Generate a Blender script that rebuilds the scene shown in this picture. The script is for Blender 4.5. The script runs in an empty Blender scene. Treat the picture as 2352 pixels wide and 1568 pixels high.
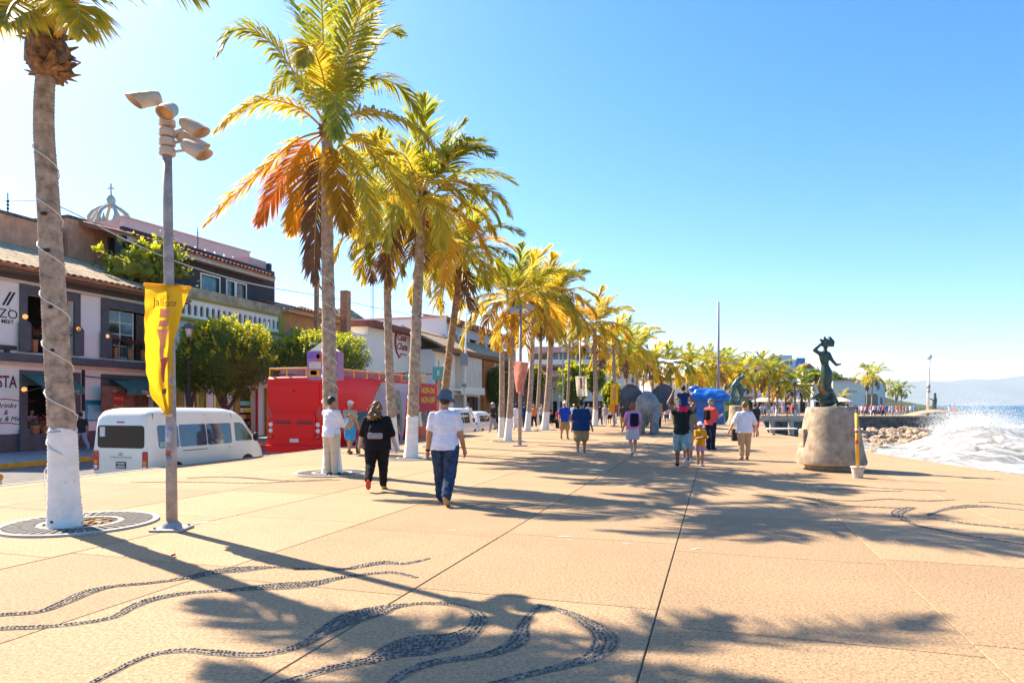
import bpy, bmesh, math, random
import numpy as np
from mathutils import Vector, Matrix, noise as mnoise
R = math.radians
random.seed(7)
sc = bpy.context.scene
COL = sc.collection
# ------------------------------------------------------------------ camera
# picture units: the photograph at 2352 px wide, horizon at row 930, level camera with vertical shift
F, CX, HY, H = 1500.0, 1176.0, 930.0, 1.58
cam = bpy.data.cameras.new('camera')
cam.sensor_width = 36.0
cam.lens = 36.0 * F / 2352.0
cam.shift_y = (HY - 784.0) / 2352.0
cam.clip_start = 0.1
cam.clip_end = 90000.0
camo = bpy.data.objects.new('camera', cam)
camo.location = (0, 0, H)
camo.rotation_euler = (R(90), 0, 0)
COL.objects.link(camo)
sc.camera = camo
# ------------------------------------------------------------------ light
SUN_H = Vector((-0.793, 0.609, 0)).normalized()
SUN_EL = R(44.0)
w = bpy.data.worlds.new('World')
sc.world = w
w.use_nodes = True
nt = w.node_tree
nt.nodes.clear()
wo = nt.nodes.new('ShaderNodeOutputWorld')
bg = nt.nodes.new('ShaderNodeBackground')
sky = nt.nodes.new('ShaderNodeTexSky')
sky.sky_type = 'NISHITA'
sky.sun_disc = False
sky.sun_elevation = SUN_EL
sky.sun_rotation = math.atan2(SUN_H.x, SUN_H.y)
sky.altitude = 0
sky.air_density = 1.0
sky.dust_density = 0.95
sky.ozone_density = 6.0
bg.inputs['Strength'].default_value = 0.098
hsv = nt.nodes.new('ShaderNodeHueSaturation')
hsv.inputs['Saturation'].default_value = 1.34
hsv.inputs['Hue'].default_value = 0.499
nt.links.new(sky.outputs[0], hsv.inputs['Color'])
nt.links.new(hsv.outputs[0], bg.inputs[0])
nt.links.new(bg.outputs[0], wo.inputs[0])
sl = bpy.data.lights.new('sun', 'SUN')
sl.energy = 5.0
sl.angle = R(0.5)
sl.color = (1.0, 0.88, 0.70)
so = bpy.data.objects.new('sun', sl)
sd = Vector((SUN_H.x * math.cos(SUN_EL), SUN_H.y * math.cos(SUN_EL), math.sin(SUN_EL)))
so.rotation_euler = sd.to_track_quat('Z', 'Y').to_euler()
so.location = sd * 60
COL.objects.link(so)
vs = sc.view_settings
vs.view_transform = 'Standard'
vs.look = 'None'
vs.exposure = 1.55
vs.gamma = 1.0
vs.use_curve_mapping = False
sc.cycles.use_denoising = True
try:
    sc.cycles.denoiser = 'OPENIMAGEDENOISE'
except Exception:
    pass
sc.cycles.max_bounces = 6
sc.cycles.diffuse_bounces = 4
sc.cycles.transparent_max_bounces = 8
sc.cycles.volume_bounces = 1
sc.cycles.sample_clamp_indirect = 6.0
# ------------------------------------------------------------------ projection helpers
def G(px, py, z=0.0):
    Y = F * (H - z) / (py - HY)
    return Vector(((px - CX) / F * Y, Y, z))
def A(px, py, Y):
    return Vector(((px - CX) / F * Y, Y, H + (HY - py) / F * Y))
ANG = math.atan2(469, 1500)
SA, CA = math.sin(ANG), math.cos(ANG)
def S(u, v, z=0.0):
    return Vector((u * SA + v * CA, u * CA - v * SA, z))
def UV(p):
    return (p.x * SA + p.y * CA, p.x * CA - p.y * SA)
def FP(px, py, v):                 # pixel on the vertical plane v = const -> (u, z)
    t = (px - CX) / F
    Y = v / (CA * t - SA)
    return (t * Y * SA + Y * CA, H + (HY - py) / F * Y)
def FU(px, v):
    return FP(px, HY, v)[0]
# ------------------------------------------------------------------ mesh builder
class MB:
    def __init__(s):
        s.v = []; s.f = []
    def add(s, vs, fs):
        o = len(s.v)
        s.v.extend([tuple(p) for p in vs])
        s.f.extend([tuple(i + o for i in q) for q in fs])
        return s
    def box(s, x0, x1, y0, y1, z0, z1):
        if x0 > x1: x0, x1 = x1, x0
        if y0 > y1: y0, y1 = y1, y0
        if z0 > z1: z0, z1 = z1, z0
        v = [(x0,y0,z0),(x1,y0,z0),(x1,y1,z0),(x0,y1,z0),(x0,y0,z1),(x1,y0,z1),(x1,y1,z1),(x0,y1,z1)]
        return s.add(v, [(0,3,2,1),(4,5,6,7),(0,1,5,4),(1,2,6,5),(2,3,7,6),(3,0,4,7)])
    def cbox(s, c, d):
        return s.box(c[0]-d[0]/2, c[0]+d[0]/2, c[1]-d[1]/2, c[1]+d[1]/2, c[2]-d[2]/2, c[2]+d[2]/2)
    def tube(s, pts, rad, n=10, cap=True, ell=None):
        pts = [Vector(p) for p in pts]
        if not hasattr(rad, '__len__'): rad = [rad] * len(pts)
        vs = []; up = None
        for i, p in enumerate(pts):
            t = (pts[min(i+1, len(pts)-1)] - pts[max(i-1, 0)])
            if t.length < 1e-9: t = Vector((0,0,1))
            t.normalize()
            if up is None:
                a = Vector((1,0,0)) if abs(t.x) < 0.9 else Vector((0,1,0))
                up = (a - t * a.dot(t)).normalized()
            else:
                up = (up - t * up.dot(t))
                up = up.normalized() if up.length > 1e-6 else t.orthogonal().normalized()
            b = t.cross(up)
            for k in range(n):
                a = 2 * math.pi * k / n
                vs.append(p + (up * math.cos(a) + b * math.sin(a)) * rad[i])
        fs = []
        for i in range(len(pts)-1):
            for k in range(n):
                k2 = (k+1) % n
                fs.append((i*n+k, i*n+k2, (i+1)*n+k2, (i+1)*n+k))
        if cap:
            fs.append(tuple(range(n-1, -1, -1)))
            fs.append(tuple((len(pts)-1)*n + k for k in range(n)))
        return s.add(vs, fs)
    def lathe(s, prof, n=24, c=(0,0,0), cap=True):
        vs = []; fs = []
        for r, z in prof:
            for k in range(n):
                a = 2*math.pi*k/n
                vs.append((c[0]+r*math.cos(a), c[1]+r*math.sin(a), c[2]+z))
        for i in range(len(prof)-1):
            for k in range(n):
                k2 = (k+1) % n
                fs.append((i*n+k, i*n+k2, (i+1)*n+k2, (i+1)*n+k))
        if cap:
            fs.append(tuple(range(n-1, -1, -1)))
            fs.append(tuple((len(prof)-1)*n+k for k in range(n)))
        return s.add(vs, fs)
    def rings(s, rings, cap=True, closed=True):      # list of equal-length vertex loops
        n = len(rings[0]); vs = [p for r in rings for p in r]; fs = []
        for i in range(len(rings)-1):
            for k in range(n if closed else n-1):
                k2 = (k+1) % n
                fs.append((i*n+k, i*n+k2, (i+1)*n+k2, (i+1)*n+k))
        if cap:
            fs.append(tuple(range(n-1, -1, -1)))
            fs.append(tuple((len(rings)-1)*n+k for k in range(n)))
        return s.add(vs, fs)
    def ell(s, c, r, n=12, m=8, rot=None):
        c = Vector(c); vs = []; fs = []
        if not hasattr(r, '__len__'): r = (r, r, r)
        for i in range(m+1):
            th = math.pi * i / m
            for k in range(n):
                a = 2*math.pi*k/n
                p = Vector((r[0]*math.sin(th)*math.cos(a), r[1]*math.sin(th)*math.sin(a), r[2]*math.cos(th)))
                if rot is not None: p = rot @ p
                vs.append(c + p)
        for i in range(m):
            for k in range(n):
                k2 = (k+1) % n
                fs.append((i*n+k, (i+1)*n+k, (i+1)*n+k2, i*n+k2))
        return s.add(vs, fs)
    def prism(s, poly, d0, d1, axis='y'):            # polygon in two axes, extruded along the third
        n = len(poly); vs = []
        for d in (d0, d1):
            for a, b in poly:
                vs.append({'y': (a, d, b), 'x': (d, a, b), 'z': (a, b, d)}[axis])
        fs = [tuple(range(n-1,-1,-1)), tuple(range(n, 2*n))]
        for k in range(n):
            k2 = (k+1) % n
            fs.append((k, k2, n+k2, n+k))
        return s.add(vs, fs)
    def grid(s, fn, nu, nv, closed_u=False):
        vs = [fn(i/(nu), j/(nv)) for j in range(nv+1) for i in range(nu+1)]
        fs = [(j*(nu+1)+i, j*(nu+1)+i+1, (j+1)*(nu+1)+i+1, (j+1)*(nu+1)+i) for j in range(nv) for i in range(nu)]
        return s.add(vs, fs)
    def mesh(s, name, smooth=False, angle=None):
        me = bpy.data.meshes.new(name)
        me.from_pydata(s.v, [], s.f)
        bm = bmesh.new(); bm.from_mesh(me)
        bmesh.ops.remove_doubles(bm, verts=bm.verts, dist=1e-6)
        bmesh.ops.recalc_face_normals(bm, faces=bm.faces)
        bm.to_mesh(me); bm.free()
        if smooth:
            me.polygons.foreach_set('use_smooth', [True]*len(me.polygons))
            if angle: 
                try: me.set_sharp_from_angle(angle=R(angle))
                except Exception: pass
        return me
    def raw(s, name, smooth=False):
        me = bpy.data.meshes.new(name)
        me.from_pydata(s.v, [], s.f)
        if smooth: me.polygons.foreach_set('use_smooth', [True]*len(me.polygons))
        return me
    def build(s, name, m, parent=None, smooth=False, angle=None, bevel=0.0, loc=None, rotz=None, solid=0.0):
        o = bpy.data.objects.new(name, s.mesh(name, smooth, angle))
        return finish(o, m, parent, bevel, loc, rotz, solid)
def finish(o, m, parent=None, bevel=0.0, loc=None, rotz=None, solid=0.0):
    COL.objects.link(o)
    if m is not None: o.data.materials.append(m)
    if parent is not None: o.parent = parent
    if loc is not None: o.location = loc
    if rotz is not None: o.rotation_euler[2] = rotz
    if solid:
        md = o.modifiers.new('solid', 'SOLIDIFY'); md.thickness = solid; md.offset = 0
    if bevel:
        md = o.modifiers.new('bevel', 'BEVEL'); md.width = bevel; md.segments = 2; md.limit_method = 'ANGLE'; md.angle_limit = R(40)
    return o
def obj(name, me, m, parent=None, loc=None, rotz=None):
    o = bpy.data.objects.new(name, me)
    COL.objects.link(o)
    if m is not None and len(me.materials) == 0: me.materials.append(m)
    if parent is not None: o.parent = parent
    if loc is not None: o.location = loc
    if rotz is not None: o.rotation_euler[2] = rotz
    return o
def tag(o, label, cat, group=None):
    o['label'] = label; o['category'] = cat
    if group: o['group'] = group
    return o
def thing(name, label, cat, loc=(0,0,0), rotz=0.0, group=None):
    o = bpy.data.objects.new(name, None)
    COL.objects.link(o)
    o.location = loc; o.rotation_euler = (0, 0, rotz)
    o.empty_display_size = 0.2
    return tag(o, label, cat, group)
def struct(o, kind='structure'):
    o['kind'] = kind
    return o
def copy_tree(o, parent=None):
    c = o.copy(); COL.objects.link(c); c.parent = parent
    for ch in list(o.children): copy_tree(ch, c)
    return c
# ------------------------------------------------------------------ materials
def _n(nt, t, **kw):
    n = nt.nodes.new(t)
    for k, v in kw.items(): setattr(n, k, v)
    return n
MATS = {}
def M(name, col, rough=0.7, var=0.12, scale=6.0, bump=0.0, bscale=None, metal=0.0, col2=None, spec=0.4, coat=0.0, obj_var=0.0, streak=0.0, trans=0.0, coords='Object'):
    if name in MATS: return MATS[name]
    m = bpy.data.materials.new(name); m.use_nodes = True
    t = m.node_tree; b = t.nodes['Principled BSDF']; L = t.links
    b.inputs['Roughness'].default_value = rough
    b.inputs['Metallic'].default_value = metal
    b.inputs['Specular IOR Level'].default_value = spec
    b.inputs['Coat Weight'].default_value = coat
    tc = _n(t, 'ShaderNodeTexCoord')
    nz = _n(t, 'ShaderNodeTexNoise'); nz.inputs['Scale'].default_value = scale; nz.inputs['Detail'].default_value = 6; nz.inputs['Roughness'].default_value = 0.65
    L.new(tc.outputs[coords], nz.inputs['Vector'])
    rp = _n(t, 'ShaderNodeValToRGB')
    rp.color_ramp.elements[0].position = 0.3; rp.color_ramp.elements[1].position = 0.72
    c2 = col2 or tuple(max(0, c * (1 - 2*var)) for c in col)
    rp.color_ramp.elements[0].color = (*c2, 1)
    rp.color_ramp.elements[1].color = (*[min(1, c * (1 + 0.35*var)) for c in col], 1)
    L.new(nz.outputs['Fac'], rp.inputs['Fac'])
    out = rp.outputs['Color']
    if streak:
        mp = _n(t, 'ShaderNodeMapping'); mp.inputs['Scale'].default_value = (2.2, 2.2, 0.18)
        L.new(tc.outputs[coords], mp.inputs['Vector'])
        n2 = _n(t, 'ShaderNodeTexNoise'); n2.inputs['Scale'].default_value = 1.6; n2.inputs['Detail'].default_value = 8; n2.inputs['Roughness'].default_value = 0.7
        L.new(mp.outputs[0], n2.inputs['Vector'])
        mr = _n(t, 'ShaderNodeMapRange'); mr.inputs['From Min'].default_value = 0.48; mr.inputs['From Max'].default_value = 0.75
        mr.inputs['To Max'].default_value = streak
        L.new(n2.outputs['Fac'], mr.inputs['Value'])
        mx = _n(t, 'ShaderNodeMix', data_type='RGBA')
        mx.inputs['B'].default_value = (*[c*0.35 for c in col], 1)
        L.new(mr.outputs[0], mx.inputs['Factor']); L.new(out, mx.inputs['A'])
        out = mx.outputs['Result']
    if obj_var:
        oi = _n(t, 'ShaderNodeObjectInfo')
        hs = _n(t, 'ShaderNodeHueSaturation')
        mr = _n(t, 'ShaderNodeMapRange'); mr.inputs['To Min'].default_value = 1 - obj_var; mr.inputs['To Max'].default_value = 1 + obj_var
        L.new(oi.outputs['Random'], mr.inputs['Value']); L.new(mr.outputs[0], hs.inputs['Value'])
        L.new(out, hs.inputs['Color']); out = hs.outputs['Color']
    L.new(out, b.inputs['Base Color'])
    if bump:
        bn = _n(t, 'ShaderNodeTexNoise'); bn.inputs['Scale'].default_value = bscale or scale*6; bn.inputs['Detail'].default_value = 4
        L.new(tc.outputs[coords], bn.inputs['Vector'])
        bp = _n(t, 'ShaderNodeBump'); bp.inputs['Strength'].default_value = min(1.0, bump*10); bp.inputs['Distance'].default_value = bump
        L.new(bn.outputs['Fac'], bp.inputs['Height']); L.new(bp.outputs[0], b.inputs['Normal'])
    if trans:
        tr = _n(t, 'ShaderNodeBsdfTranslucent'); mixs = _n(t, 'ShaderNodeMixShader'); mixs.inputs[0].default_value = trans
        L.new(out, tr.inputs['Color'])
        o = t.nodes['Material Output']
        L.new(b.outputs[0], mixs.inputs[1]); L.new(tr.outputs[0], mixs.inputs[2]); L.new(mixs.outputs[0], o.inputs['Surface'])
    MATS[name] = m
    return m
def FAB(name, col, **kw):          # cloth
    a = dict(rough=0.9, var=0.10, scale=9, bump=0.012, bscale=14, spec=0.15); a.update(kw)
    return M(name, col, **a)
def GLASS(name, col=(0.02,0.03,0.035), rough=0.06):
    return M(name, col, rough=rough, var=0.05, spec=0.9, coat=0.3)
# ================================================================== SETTING
ZS, ZW, ZSEA = -0.62, -0.46, -3.0          # street, far sidewalk, sea level (plaza top = 0)
VE = -13.3                                 # street edge of the plaza
VK, VF = -23.5, -29.4                      # far kerb, facade line
def stone_mat(name, col, spk, joints=False):
    m = bpy.data.materials.new(name); m.use_nodes = True
    t = m.node_tree; b = t.nodes['Principled BSDF']; L = t.links
    b.inputs['Roughness'].default_value = 0.85; b.inputs['Specular IOR Level'].default_value = 0.25
    g = _n(t, 'ShaderNodeNewGeometry')
    n1 = _n(t, 'ShaderNodeTexNoise'); n1.inputs['Scale'].default_value = 0.55; n1.inputs['Detail'].default_value = 7; n1.inputs['Roughness'].default_value = 0.6
    n2 = _n(t, 'ShaderNodeTexNoise'); n2.inputs['Scale'].default_value = 36; n2.inputs['Detail'].default_value = 4; n2.inputs['Roughness'].default_value = 0.8
    n3 = _n(t, 'ShaderNodeTexVoronoi'); n3.inputs['Scale'].default_value = 55
    n4 = _n(t, 'ShaderNodeTexNoise'); n4.inputs['Scale'].default_value = 5; n4.inputs['Detail'].default_value = 6; n4.inputs['Roughness'].default_value = 0.7
    for n in (n1, n2, n3, n4): L.new(g.outputs['Position'], n.inputs['Vector'])
    r1 = _n(t, 'ShaderNodeValToRGB'); r1.color_ramp.elements[0].position = 0.3; r1.color_ramp.elements[1].position = 0.7
    r1.color_ramp.elements[0].color = (*[c*0.82 for c in col], 1); r1.color_ramp.elements[1].color = (*col, 1)
    L.new(n1.outputs['Fac'], r1.inputs['Fac'])
    r2 = _n(t, 'ShaderNodeMapRange'); r2.inputs['From Min'].default_value = 0.36; r2.inputs['From Max'].default_value = 0.56; r2.inputs['To Min'].default_value = spk; r2.inputs['To Max'].default_value = 0
    L.new(n2.outputs['Fac'], r2.inputs['Value'])
    m1 = _n(t, 'ShaderNodeMix', data_type='RGBA'); m1.inputs['B'].default_value = (*[c*0.33 for c in col], 1)
    L.new(r2.outputs[0], m1.inputs['Factor']); L.new(r1.outputs[0], m1.inputs['A'])
    r4 = _n(t, 'ShaderNodeMapRange'); r4.inputs['From Min'].default_value = 0.55; r4.inputs['From Max'].default_value = 0.75; r4.inputs['To Max'].default_value = 0.5
    L.new(n4.outputs['Fac'], r4.inputs['Value'])
    m2 = _n(t, 'ShaderNodeMix', data_type='RGBA'); m2.inputs['B'].default_value = (*[c*0.55 for c in col], 1)
    L.new(r4.outputs[0], m2.inputs['Factor']); L.new(m1.outputs['Result'], m2.inputs['A'])
    n5 = _n(t, 'ShaderNodeTexNoise'); n5.inputs['Scale'].default_value = 1.1; n5.inputs['Detail'].default_value = 9; n5.inputs['Roughness'].default_value = 0.72; n5.inputs['Distortion'].default_value = 0.6
    L.new(g.outputs['Position'], n5.inputs['Vector'])
    r5 = _n(t, 'ShaderNodeMapRange'); r5.inputs['From Min'].default_value = 0.56; r5.inputs['From Max'].default_value = 0.70; r5.inputs['To Max'].default_value = 0.32
    L.new(n5.outputs['Fac'], r5.inputs['Value'])
    m3 = _n(t, 'ShaderNodeMix', data_type='RGBA'); m3.inputs['B'].default_value = (*[c*0.6 for c in col], 1)
    L.new(r5.outputs[0], m3.inputs['Factor']); L.new(m2.outputs['Result'], m3.inputs['A'])
    out = m3.outputs['Result']
    oi = _n(t, 'ShaderNodeObjectInfo'); hs = _n(t, 'ShaderNodeHueSaturation')
    mr = _n(t, 'ShaderNodeMapRange'); mr.inputs['To Min'].default_value = 0.87; mr.inputs['To Max'].default_value = 1.07
    L.new(oi.outputs['Random'], mr.inputs['Value']); L.new(mr.outputs[0], hs.inputs['Value']); L.new(out, hs.inputs['Color'])
    L.new(hs.outputs[0], b.inputs['Base Color'])
    bp = _n(t, 'ShaderNodeBump'); bp.inputs['Strength'].default_value = 0.5; bp.inputs['Distance'].default_value = 0.006
    L.new(n3.outputs['Distance'], bp.inputs['Height']); L.new(bp.outputs[0], b.inputs['Normal'])
    return m
STONE = stone_mat('plaza_stone', (0.47, 0.305, 0.168), 0.8)
DARKJ = M('joint_grit', (0.17, 0.12, 0.08), rough=0.95)
ASPH = M('asphalt', (0.15, 0.135, 0.125), rough=0.9, var=0.25, scale=3, bump=0.006, bscale=120)
CONC = M('concrete', (0.42, 0.36, 0.30), rough=0.9, var=0.2, scale=2.5, bump=0.004, bscale=60)
YELL = M('yellow_kerb_paint', (0.72, 0.40, 0.03), rough=0.6, var=0.2, scale=5)
def flat(name, pts, z, m, kind='structure', thick=0.0):
    mb = MB(); n = len(pts)
    if thick:
        mb.add([(p[0],p[1],z) for p in pts] + [(p[0],p[1],z-thick) for p in pts],
               [tuple(range(n))] + [(k, n+k, n+(k+1)%n, (k+1)%n) for k in range(n)])
    else:
        mb.add([(p[0],p[1],z) for p in pts], [tuple(range(n))])
    o = mb.build(name, m)
    if kind: struct(o, kind)
    return o
coast = [(10.6,-14),(11.3,5),(11.6,14.8),(12.1,22.6),(13.2,28),(14.2,31.6),(14.9,38),(36,95),(64,95),(66.5,97),(68,101),(67,106),(60,118),(58,140),(60,175)]
l0, l1 = S(-14, VE), S(175, VE)
plaza_poly = [(l0.x,l0.y)] + coast + [(l1.x,l1.y)]
plaza = flat('plaza', plaza_poly, -0.016, STONE, thick=3.6)
# joint bed below the separate slabs
def inside(x, y, poly):
    c = False; n = len(poly); j = n-1
    for i in range(n):
        xi, yi = poly[i]; xj, yj = poly[j]
        if (yi > y) != (yj > y) and x < (xj-xi)*(y-yi)/(yj-yi)+xi: c = not c
        j = i
    return c
du, dv, v0, u0 = 2.5, 2.05, -0.43, 5.03
mbj = MB()
slab_mesh = {}
for j in range(-7, 4):
    vv0 = v0 + j*dv if j > -7 else VE + 0.0
    vv1 = v0 + (j+1)*dv
    if vv1 <= VE + 0.3: continue
    vv0 = max(vv0, VE)
    off = (0.12*((j*7) % 5 - 2))
    for i in range(-3, 16):
        ua = u0 + i*du + off
        cs = [S(ua, vv0), S(ua+du, vv0), S(ua+du, vv1), S(ua, vv1)]
        if not all(inside(c.x, c.y, plaza_poly) for c in cs) and j > -5: continue
        key = round(vv1-vv0, 3)
        if key not in slab_mesh:
            g = 0.005; w_, l_ = vv1-vv0-2*g, du-2*g
            mb = MB(); bv = 0.006
            top = [(-l_/2+bv,-w_/2+bv,0),(l_/2-bv,-w_/2+bv,0),(l_/2-bv,w_/2-bv,0),(-l_/2+bv,w_/2-bv,0)]
            mid = [(-l_/2,-w_/2,-bv),(l_/2,-w_/2,-bv),(l_/2,w_/2,-bv),(-l_/2,w_/2,-bv)]
            bot = [(p[0],p[1],-0.012) for p in mid]
            mb.rings([bot, mid, top])
            slab_mesh[key] = mb.mesh('slab'); slab_mesh[key].materials.append(STONE)
        c = S(ua+du/2, (vv0+vv1)/2)
        o = obj('slab', slab_mesh[key], None, plaza, loc=(c.x, c.y, random.uniform(-0.0012, 0.0012)), rotz=R(90)-ANG)
        mbj.add([Vector((p.x,p.y,-0.0125)) for p in cs], [(0,1,2,3)])
obj('joint_bed', mbj.raw('joint_bed'), DARKJ, plaza)
# yellow painted plaza kerb further along the street and pale kerb edge near
mb = MB(); mb.box(48, 120, VE-0.16, VE-0.004, -0.5, 0.012)
o = mb.build('kerb', YELL, None); o.rotation_euler[2] = R(90)-ANG
def street_frame(o): o.matrix_world = Matrix(((SA, CA,0,0),(CA,-SA,0,0),(0,0,1,0),(0,0,0,1))); return o
def sbox(name, u0, u1, v0, v1, z0, z1, m, parent=None, bevel=0):
    p = [S(u0,v0),S(u1,v0),S(u1,v1),S(u0,v1)]
    mb = MB(); mb.add([(q.x,q.y,z0) for q in p]+[(q.x,q.y,z1) for q in p], [(0,1,2,3),(4,5,6,7),(0,1,5,4),(1,2,6,5),(2,3,7,6),(3,0,4,7)])
    return mb.build(name, m, parent, bevel=bevel)
bpy.data.objects.remove(o)
struct(sbox('kerb', 44, 120, VE-0.17, VE-0.004, -0.66, 0.013, YELL))
struct(sbox('kerb', -12, 44, VE-0.14, VE-0.004, -0.66, 0.010, CONC))
# town ground, street, sidewalk
gp = [S(-60,-13.0), S(-60,-1500), S(3500,-1500), (1600,3000), (560,1000), (110,200), (62,150), (50,120)]
q = S(120,-13.0)
gp = [(p[0],p[1]) for p in gp] + [(q.x,q.y)]
flat('ground', gp, ZS-0.02, M('town_ground', (0.30,0.25,0.20), rough=0.95, var=0.2, scale=0.3))
sp = [S(-60,VE-0.1), S(150,VE-0.1), S(150,VK), S(-60,VK)]
flat('street', [(p.x,p.y) for p in sp], ZS, ASPH)
for u0_ in range(-8, 90, 9):       # worn lane dashes
    p = [S(u0_,-18.6), S(u0_+3,-18.6), S(u0_+3,-18.48), S(u0_,-18.48)]
    flat('lane_marking', [(a.x,a.y) for a in p], ZS+0.004, M('lane_paint', (0.55,0.54,0.5), var=0.3, scale=8))
struct(sbox('sidewalk', -60, 150, VF-0.02, VK-0.16, ZS-0.3, ZW, M('sidewalk_grey', (0.32,0.29,0.26), rough=0.9, var=0.2, scale=2)))
struct(sbox('kerb', -60, 150, VK-0.157, VK, ZS-0.3, ZW+0.012, YELL))
# ------------------------------------------------------------------ pebble mosaic bands
PEB = M('pebble_dark', (0.13,0.12,0.11), rough=0.75, var=0.35, scale=30, spec=0.2)
PEBL = M('pebble_pale', (0.36,0.28,0.2), rough=0.5, var=0.3, scale=30)
MORT = M('mosaic_mortar', (0.24,0.18,0.125), rough=0.9, var=0.2, scale=20)
def catmull(P, n=14):
    out = []
    for i in range(len(P)-1):
        p0 = P[max(i-1,0)]; p1 = P[i]; p2 = P[i+1]; p3 = P[min(i+2,len(P)-1)]
        for k in range(n):
            t = k/n
            out.append(tuple(0.5*((2*b)+(-a+c)*t+(2*a-5*b+4*c-d)*t*t+(-a+3*b-3*c+d)*t**3) for a,b,c,d in zip(p0,p1,p2,p3)))
    out.append(tuple(P[-1])); return out
def band(pix, pale=0.15, w0=0.13):
    P = []
    for q in pix:
        g = G(q[0], q[1]); P.append((g.x, g.y, .58*(q[2] if len(q) > 2 else w0)))
    C = catmull(P)
    # resample
    S_ = [0.0]
    for a, b in zip(C, C[1:]): S_.append(S_[-1] + math.hypot(b[0]-a[0], b[1]-a[1]))
    tot = S_[-1]; step = 0.029; n = int(tot/step)
    s = np.linspace(0, tot, n)
    xs = np.interp(s, S_, [c[0] for c in C]); ys = np.interp(s, S_, [c[1] for c in C]); ws = np.interp(s, S_, [c[2] for c in C])
    tx = np.gradient(xs); ty = np.gradient(ys); ln = np.hypot(tx, ty)+1e-9; tx /= ln; ty /= ln
    D, Pp, rib, ribf = MB(), MB(), [], []
    for i in range(n):
        w = ws[i]; nx, ny = -ty[i], tx[i]
        rib += [(xs[i]+nx*w/2*1.05, ys[i]+ny*w/2*1.05, 0.0035), (xs[i]-nx*w/2*1.05, ys[i]-ny*w/2*1.05, 0.0035)]
        if i: ribf.append((2*i-2, 2*i-1, 2*i+1, 2*i))
        k = max(2, int(round(w/0.034)))
        for r in range(k):
            d = (r+0.5)/k*w - w/2
            stag = 0.5*step*(r % 2)
            cx_ = xs[i]+nx*d+tx[i]*stag+random.uniform(-.004,.004); cy_ = ys[i]+ny*d+ty[i]*stag+random.uniform(-.004,.004)
            a = math.atan2(ty[i], tx[i]) + (0.55 if r % 2 else -0.55) + random.uniform(-.2,.2)
            L_, W_ = random.uniform(.014,.020), random.uniform(.008,.011)
            ca, sa = math.cos(a), math.sin(a)
            vs_ = []
            for q in range(6):
                e = math.pi*q/3
                lx, ly = L_*math.cos(e), W_*math.sin(e)
                vs_.append((cx_+lx*ca-ly*sa, cy_+lx*sa+ly*ca, 0.0025))
            for q in range(3):
                e = 2*math.pi*q/3
                lx, ly = .55*L_*math.cos(e), .55*W_*math.sin(e)
                vs_.append((cx_+lx*ca-ly*sa, cy_+lx*sa+ly*ca, 0.0095+random.uniform(-.002,.002)))
            fs_ = [(0,1,6),(1,2,7,6),(2,3,7),(3,4,8,7),(4,5,8),(5,0,6,8),(6,7,8)]
            (Pp if random.random() < pale else D).add(vs_, fs_)
    r_ = MB(); r_.add(rib, ribf)
    b_ = obj('mosaic_band', r_.raw('mosaic_band'), MORT, plaza)
    o = obj('dark_pebbles', D.raw('dark_pebbles'), PEB, b_); struct(o, 'stuff')
    if Pp.v: o = obj('pale_pebbles', Pp.raw('pale_pebbles'), PEBL, b_); struct(o, 'stuff')
band([(-60,1420,.11),(0,1412,.11),(90,1404,.13),(150,1382,.2),(200,1360,.24),(260,1346,.14),(350,1338,.10),(430,1326,.18),(500,1312,.34),(560,1307,.38),(605,1304,.2),(640,1302,.08)])
band([(640,1304,.06),(700,1306,.08),(790,1307,.12),(840,1298,.22),(880,1292,.22),(930,1294,.14),(985,1283,.07)], pale=.3)
band([(-60,1448,.12),(0,1443,.12),(130,1437,.13),(250,1420,.14),(300,1396,.17),(350,1376,.22),(430,1362,.16),(520,1356,.12),(590,1349,.26),(660,1345,.38),(720,1340,.3),(770,1329,.18),(830,1320,.14),(900,1315,.12),(955,1326,.06)])
band([(180,1585,.10),(330,1510,.11),(420,1494,.13),(500,1499,.15),(600,1503,.14),(690,1482,.16),(750,1447,.24),(810,1418,.42),(870,1402,.40),(910,1392,.2),(970,1386,.10),(1040,1389,.12),(1085,1402,.17),(1100,1420,.22),(1085,1446,.26),(1040,1468,.42),(970,1480,.62),(910,1494,.45),(850,1516,.2),(760,1535,.15),(640,1572,.14)])
band([(880,1585,.10),(930,1545,.14),(1000,1520,.15),(1090,1508,.13),(1150,1494,.18),(1190,1470,.24),(1200,1442,.17),(1212,1418,.12),(1240,1389,.09)], pale=.2)
band([(1240,1389,.06),(1290,1402,.14),(1340,1424,.2),(1385,1456,.30),(1388,1482,.3),(1360,1508,.22),(1290,1530,.14),(1200,1552,.12),(1100,1580,.12)], pale=.3)
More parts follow.
